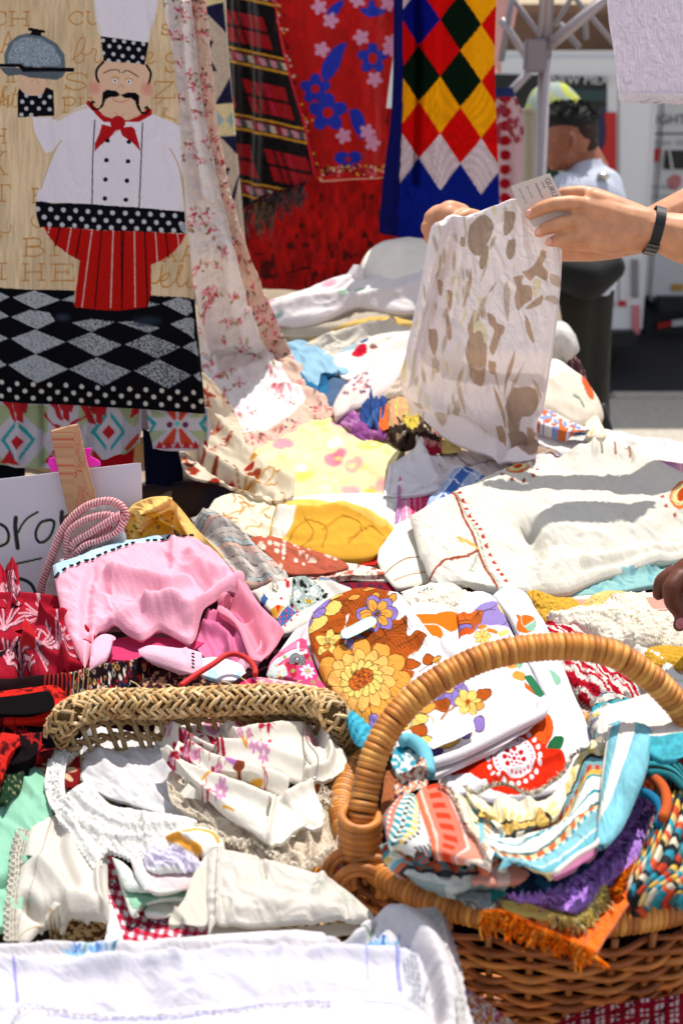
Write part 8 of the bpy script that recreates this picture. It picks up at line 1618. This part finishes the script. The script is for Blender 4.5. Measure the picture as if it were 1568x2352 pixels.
for i,(a,b,c,d)in enumerate((((300,1215),(225,1190),(165,1225),(170,1280)),((240,1230),(160,1215),(112,1252),(130,1310)),((210,1275),(130,1270),(95,1310),(125,1350)),((200,1325),(140,1330),(115,1365),(140,1395)))):
    la.append(chain(Bl((*a,.0135,.01),(*b,.0128,0),(*c,.0115,-.004),(*d,.0095,.004))))
la.append(chain(Bl((380,1260,.016,.01),(330,1238,.0135,-.006),(290,1252,.012,-.014),(250,1278,.0095,-.018))))
blob('arms',rh+la,HS,p1,.0026,5)
nl=skin('nail_pink','d9a08c',.6)
kn=skin('knuckle_skin','b06c50')
for a,b in(((925,1150),(935,1186)),((938,1152),(946,1186)),((815,1158),(822,1188)),((925,1256),(932,1288)),((848,1274),(854,1304)),((955,1348),(962,1376)),((878,1364),(884,1392)),((1330,1270),(1342,1330)),((1015,1165),(1022,1195))):tube('skin_crease',[np.array(A((*q_,0,-.012 if q_[0]<1000 else-.016))[0][:3])+[0,.0012,0]for q_ in(a,b)],.0005,kn,p1,k=5)
for x,y in((684,1224),(737,1327),(797,1386)):
    V,f=egg(A((x,y,0,-.010))[0][:3],(.0055,.004,.0062));mk('fingernail',V,f,nl,p1)
body(p1,1.12,2.45,HS,solid('grey_shirt','8c8c94',.9),solid('blue_jeans','2c3a54',.9),solid('brown_hair','2a1a12',.7))
for pts in(((1.1,2.28,1.41,.055),(1.06,2.22,1.30,.048),tuple(A((2300,1350,.047,.05))[0])),((1.1,2.62,1.41,.055),(1.04,2.66,1.38,.048),tuple(Bq((2300,900,.047,.05))[0]))):blob('upper_arm',[chain(pts)],HS,p1,.006)
# wristband
bnd=empty('wristband',A((1405,1310,0))[0][:3],'dark fitness wristband with a shiny metal clasp on the shopper\'s wrist','wristband')
c0=np.array(A((1405,1322,0))[0][:3]);ax=np.array(A((1500,1345,0))[0][:3])-np.array(A((1345,1310,0))[0][:3]);ax /= np.linalg.norm(ax)
u_=np.cross(ax,[0,1,0]);u_ /= np.linalg.norm(u_);w_=np.cross(ax,u_)
def arcband(name,a0,a1,r,wd,mat,th=.0022):
    a=np.linspace(R(a0),R(a1),40);prof=[(-wd/2,0),(-wd/2,th),(wd/2,th),(wd/2,0),(-wd/2,0)]
    V=np.array([[c0+ax*q_[0]+(u_*math.cos(b)*1.10+w_*math.sin(b)*.95)*(r+q_[1])for q_ in prof]for b in a]);return mk(name,V,gridf(40,5),mat,bnd,smooth=False)
arcband('strap',0,360,.0325,.016,solid('black_rubber','0b0d14',.45));arcband('screen',120,235,.0345,.0185,solid('black_glass','05070c',.08,spec=.8));arcband('clasp',250,275,.035,.019,stl)
# paper tag
C=Cv(1165,390,1300,520,'cbbcb4').tr(.4,940.8,0)
def tl(s_,x,y,sz,col='38303a',rot=64):(a,b),=C._p([(x,y)]);k,ox,oy=C.k,C.ox,C.oy;C.tr();C.text(s_,a,b,sz,col,rot=rot);C.k,C.ox,C.oy=k,ox,oy
tl('GURUS',770,1030,17);tl('Linen',752,1045,8);tl('Handmade',715,1055,9);tl('all cotton',665,1070,8,'6a5a60');tl('wash gently',622,1085,8,'6a5a60')
TGd=lambda x,y:2.275+0*x
cloth('paper_tag','small printed card tag held between the fingers over the leaf print towel','tag',[[(1172,428),(1262,398)],[(1284,440),(1310,490)],[(1225,522)],[(1190,470)]],C,TGd,r=.0004,drop=0,step=1.2,mat=solid('card','ffffff',.55,attr=True,spec=.3),smooth=False)
# ---- the held towel
C=Cv(900,440,1320,1080,'ebe1e2').mottle(.02,40,3).tr(.4,940.8,564.5)
BN,B2,YL='b89c86','c6b3a3','e0d4b4'
rr=random.Random(17)
def sm(p,c):C.poly(p,c,True)
sm([(370,370),(400,390),(395,440),(430,480),(440,560),(440,640),(435,700),(420,790),(395,795),(345,750),(340,690),(320,620),(325,560),(340,520),(330,470)],BN)
sm([(440,380),(480,400),(500,440),(540,460),(540,490),(510,540),(500,580),(475,620),(455,590),(470,530),(480,480),(450,440)],BN);sm([(405,360),(420,370),(420,420),(405,400)],BN);sm([(365,440),(400,430),(440,470),(445,540),(430,560),(415,500),(390,485),(365,500)],YL);C.line([(345,688),(390,695),(435,690)],4,'d3c6d3')
sm([(640,150),(700,120),(740,60),(750,25),(780,30),(775,70),(760,110),(790,150),(780,200),(720,170),(690,200)],BN);sm([(590,180),(650,170),(640,220),(690,230),(700,300),(650,340),(620,370),(600,300),(610,240)],BN);sm([(700,190),(750,190),(740,260),(715,300)],YL);sm([(700,320),(760,280),(750,330),(690,360),(660,360)],BN);sm([(800,155),(850,170),(855,230),(810,215)],B2);sm([(760,300),(810,280),(845,300),(840,330),(790,315)],B2)
for p in([(555,200),(575,260),(570,350),(560,440),(540,330),(540,240)],[(660,390),(690,450),(712,560),(680,520),(660,450)],[(605,590),(590,680),(560,780),(540,860),(550,740),(580,640)],[(665,640),(640,700),(610,780),(570,880),(600,760)],[(475,800),(510,850),(545,980),(550,1060),(520,960)],[(350,120),(355,200),(330,290),(300,350),(320,260)],[(500,200),(480,240),(450,270),(480,220)],[(465,660),(490,700),(515,830),(490,760)],[(395,1040),(420,1090),(445,1140),(410,1100)],[(700,750),(740,800),(752,850),(720,820)],[(110,480),(150,480),(160,560),(140,620),(110,560)],[(125,640),(165,650),(160,720),(130,690)],[(20,850),(60,850),(70,930),(30,900)],[(130,920),(170,930),(210,1020),(190,1040),(150,1000)],[(160,200),(190,210),(180,290),(165,270)],[(215,250),(240,260),(230,360),(215,340)],[(270,820),(290,800),(310,880),(320,970),(290,900)],[(200,400),(215,380),(240,520),(220,540)]):sm(p,B2 if rr.random()<.6 else BN)
sm([(545,920),(600,820),(640,800),(700,810),(735,850),(725,920),(690,980),(640,990),(620,1100),(580,1120),(560,1040),(560,980)],'ae9684');sm([(490,1050),(530,1040),(550,1100),(545,1180),(510,1120)],BN);sm([(560,1090),(640,1060),(720,1110),(760,1180),(840,1220),(700,1250),(600,1200)],'a08878');sm([(670,1040),(720,1040),(715,1100),(680,1090)],BN);sm([(450,650),(490,660),(485,730),(455,720)],BN)
for _ in range(90):
    x,y=rr.uniform(-40,500),rr.uniform(-260,1000);k=rr.random()
    if x+y*.1<460 or y<0:C.ell(x if y>0 else x+rr.uniform(0,330),y,rr.uniform(5,13),rr.uniform(22,62),rr.choice([YL,B2,'c9bcae','bfae9c','d9cfc0',YL]),rr.uniform(-14,26),soft=3)
for p in([(340,-120),(420,-180),(480,-120),(440,0),(400,60),(340,20),(330,-60)],[(540,-200),(600,-190),(590,-100),(540,-60)],[(420,20),(450,0),(440,110),(410,140),(400,90)],[(560,-30),(600,-40),(600,50),(570,80),(550,40)],[(290,-60),(310,-50),(310,0),(285,-10)]):sm(p,'a89484')
TD=mixd(YP(2.33),H(.13),800,1060)
cloth('leaf_print_towel','long white towel printed with taupe irises and leaves, held up by two hands','towel',[[(990,520),(1005,508),(1050,500),(1100,490),(1140,474),(1186,458)],[(1215,478),(1270,505),(1286,560),(1284,640),(1274,740),(1258,850),(1242,940),(1228,985),(1240,1020),(1290,1046)],[(1230,1068),(1170,1066),(1100,1040),(1030,1008),(980,968),(940,925),(922,890)],[(920,850),(935,790),(955,700),(972,620),(982,560)]],C,TD,r=.004,drop=.006,step=2.0,mat=fabric('held_linen',.12,.3,420,var=.04),
      folds=[([(1010,515),(985,620),(960,740),(935,860)],.022,12),([(1040,505),(1020,600),(990,700),(960,830)],-.016,10),([(1070,498),(1050,620),(1030,740)],.014,12),([(1120,480),(1110,600),(1095,720)],-.008,16),([(1270,520),(1280,640),(1255,850),(1235,960)],.012,10),([(960,900),(1060,980),(1150,1040),(1260,1060)],.018,18),([(1215,1000),(1180,960),(1170,880)],-.008,12),([(1228,985),(1200,1020),(1150,1050)],-.018,9)],wr=[(.004,40,82,3,3),(.0012,12,60,2,5)])
# ---- dark skinned hand at the right edge
DS=skin('dark_skin','5c3020',.3)
p2=empty('person',(1.25,1.95,0),'person with dark brown skin at the right edge, fingers resting on the crochet doilies','person')
D=J(.4,939,1124,1.70)
dh=[chain(D((2300,380,.045,.12),(1900,430,.036,.05),(1700,490,.028))),chain(D((1700,480,.026),(1600,500,.024),(1540,520,.018))),chain(D((1700,540,.024),(1620,580,.022),(1580,620,.018))),
      chain(D((1640,470,.0125,.02),(1520,483,.0115,.012),(1448,530,.0100,.01),(1432,600,.0082,.012))),chain(D((1660,510,.0130),(1560,500,.0115,-.012),(1500,565,.0108,-.020),(1508,650,.0100,-.014),(1560,710,.0092,-.006))),
      chain(D((1700,610,.0130),(1630,690,.0110,-.008),(1575,745,.0095,-.012),(1550,778,.0085,-.010)))]
blob('arm',dh,DS,p2,.0026,4)
V,f=egg(D((1556,770,0,-.0165))[0][:3],(.0056,.004,.0075));mk('fingernail',V,f,skin('bright_nail','b0606c',.7),p2)
body(p2,1.30,1.95,DS,solid('navy_shirt','1c2440',.9),solid('black_trousers','14141a',.9),solid('black_hair','0a0808',.8))
blob('upper_arm',[chain([(1.28,1.76,1.41,.055),(1.22,1.74,1.15,.046),tuple(D((2300,380,.04,.12))[0])])],DS,p2,.006)
# ---- the man browsing behind
p3=empty('person',(.62,4.6,0),'man with short black hair and white shirt, head bowed behind the stall','person')
M_=J(1,0,0,4.72);MS=skin('tan_skin','8a5138')
def e3(x,y,r,dt=0,rz=0):return egg(M_((x,y,0,dt))[0][:3],r,rz)
blob('head',[e3(1306,312,(.084,.09,.094)),e3(1288,352,(.062,.06,.058),-.01),e3(1275,372,(.03,.035,.03),-.02),e3(1252,338,(.016,.018,.020),-.01),e3(1262,362,(.018,.02,.010),-.01),e3(1256,318,(.018,.04,.016)),chain([*M_((1325,340,.062,.02)),*M_((1355,400,.066,.03))]),e3(1311,322,(.013,.012,.03),-.088)],MS,p3,.005,4)
V,f=egg(M_((1311,324,0,-.103))[0][:3],(.007,.004,.018));mk('ear_hollow',V,f,skin('ear_shade','6a3a28'),p3)
hb=solid('black_hair','0a0808',.8)
blob('hair',[e3(1310,286,(.090,.096,.070)),e3(1334,312,(.058,.08,.066),.03),e3(1278,272,(.05,.07,.036),-.01),e3(1258,288,(.016,.05,.02))],hb,p3,.006,4)
tuft=[]
for _ in range(260):
    a=rr.uniform(0,6.28);b=rr.uniform(.2,1.2);c_=np.array(M_((1308,284,0))[0][:3]);d_=np.array([math.cos(a)*math.cos(b),math.sin(a)*math.cos(b),math.sin(b)]);p_=c_+d_*[.088,.094,.068];V,f=tubeg(np.array([p_,p_+d_*.012+[rr.uniform(-.01,.01),0,.004]]),.0024,4,False);tuft.append((V,f,'0c0a0a'))
for V,f in tuft and[(t_[0],t_[1])for t_ in tuft[:0]]:pass
blob('hair_fade',[e3(1338,330,(.050,.075,.050),.02),e3(1322,300,(.07,.092,.06))],solid('cropped_hair','2c1c14',.9),p3,.006,4)
ht=joined('hair_tufts',tuft,hb,p3);ht['kind']='stuff'
shm=solid('pale_shirt','aeb5c6',.85,bump=1.0,sc=9,var=.08)
blob('shirt',[chain([*M_((1345,395,.075,.03)),*M_((1345,440,.135,.03)),*M_((1330,540,.15,.03)),*M_((1325,640,.135,.03))]),chain([*M_((1385,430,.065)),*M_((1402,520,.055)),*M_((1400,600,.045))]),chain([*M_((1300,440,.065,-.05)),*M_((1265,530,.05,-.1))])],shm,p3,.008)
blob('forearm',[chain([*M_((1400,595,.036)),*M_((1360,640,.03,-.1)),*M_((1320,640,.024,-.15))]),chain([*M_((1265,528,.036,-.1)),*M_((1240,600,.028,-.16))])],MS,p3,.006)
blob('trousers',[chain([*M_((1338,640,.11,.03)),*M_((1345,760,.085,.03)),*M_((1350,900,.07,.03)),*M_((1350,1000,.075,.03)),(.80,4.68,.08,.07)]),chain([*M_((1308,650,.11,.0)),*M_((1308,800,.08)),*M_((1310,950,.07)),(.70,4.6,.08,.07)])],solid('dark_olive_cloth','1d1a12',.9,bump=1.0,sc=7,var=.2),p3,.01)
for x in(.70,.80):blob('shoe',[chain([(x+.05,4.66,.05,.045),(x-.12,4.55,.045,.04)])],dark_m,p3,.01)
bgp=empty('shoulder_bag',M_((1350,640,0,-.15))[0][:3],'black shoulder bag hanging at the back of the man in the white shirt','bag')
bkm=solid('black_canvas','07070a',.8)
blob('bag',[chain([*M_((1300,625,.06,-.15)),*M_((1350,640,.075,-.15)),*M_((1400,615,.05,-.14))])],bkm,bgp,.008)
tube('shoulder_strap',[M_((1405,600,0,-.10))[0][:3],M_((1412,500,0,-.05))[0][:3],M_((1380,408,0,-.08))[0][:3]],.012,bkm,bgp,flat=.3)
V,f=egg(M_((1384,405,0,-.09))[0][:3],(.022,.012,.012));mk('buckle',V,f,stl,bgp)
bl2=empty('table_leg',tuple(px2w(1393,960,3.6)),'black folding table leg seen between the cloth pile and the sunlit pavement','table leg');tube('tube',[tuple(px2w(1380,930,3.6)),tuple(px2w(1402,1010,3.6)),tuple(px2w(1440,1180,3.6))],.012,dark_m,bl2)
pp=empty('tent_upright',tuple(px2w(1562,1050,2.9)*[1,1,0]),'lavender grey tent leg just inside the right edge above the tablecloth','tent leg');P=px2w(1564,1100,2.72);tube('tube',[(P[0],2.72,0),(P[0]+.03,2.72,P[2]+.26)],.016,solid('lilac_paint','b08aa0',.5),pp,k=4)
# unseen canopy, added to cast shade over the trucks and the road
ct=empty('shade_canopy',(2.5,9.2,0),'white canopy above the view, added to shade the two parked trucks and the road','tent')
quadw('canopy',[(-.5,10.6,2.75),(6,10.6,2.75),(-.5,7.25,2.75),(6,7.25,2.75)],solid('shade_canopy_vinyl','c8c8cc',.7),ct,'ffffff')
for x in(-.4,5.9):
    for y in(7.3,10.5):tube('leg',[(x,y,-.12),(x,y,2.74)],.025,alum,ct)
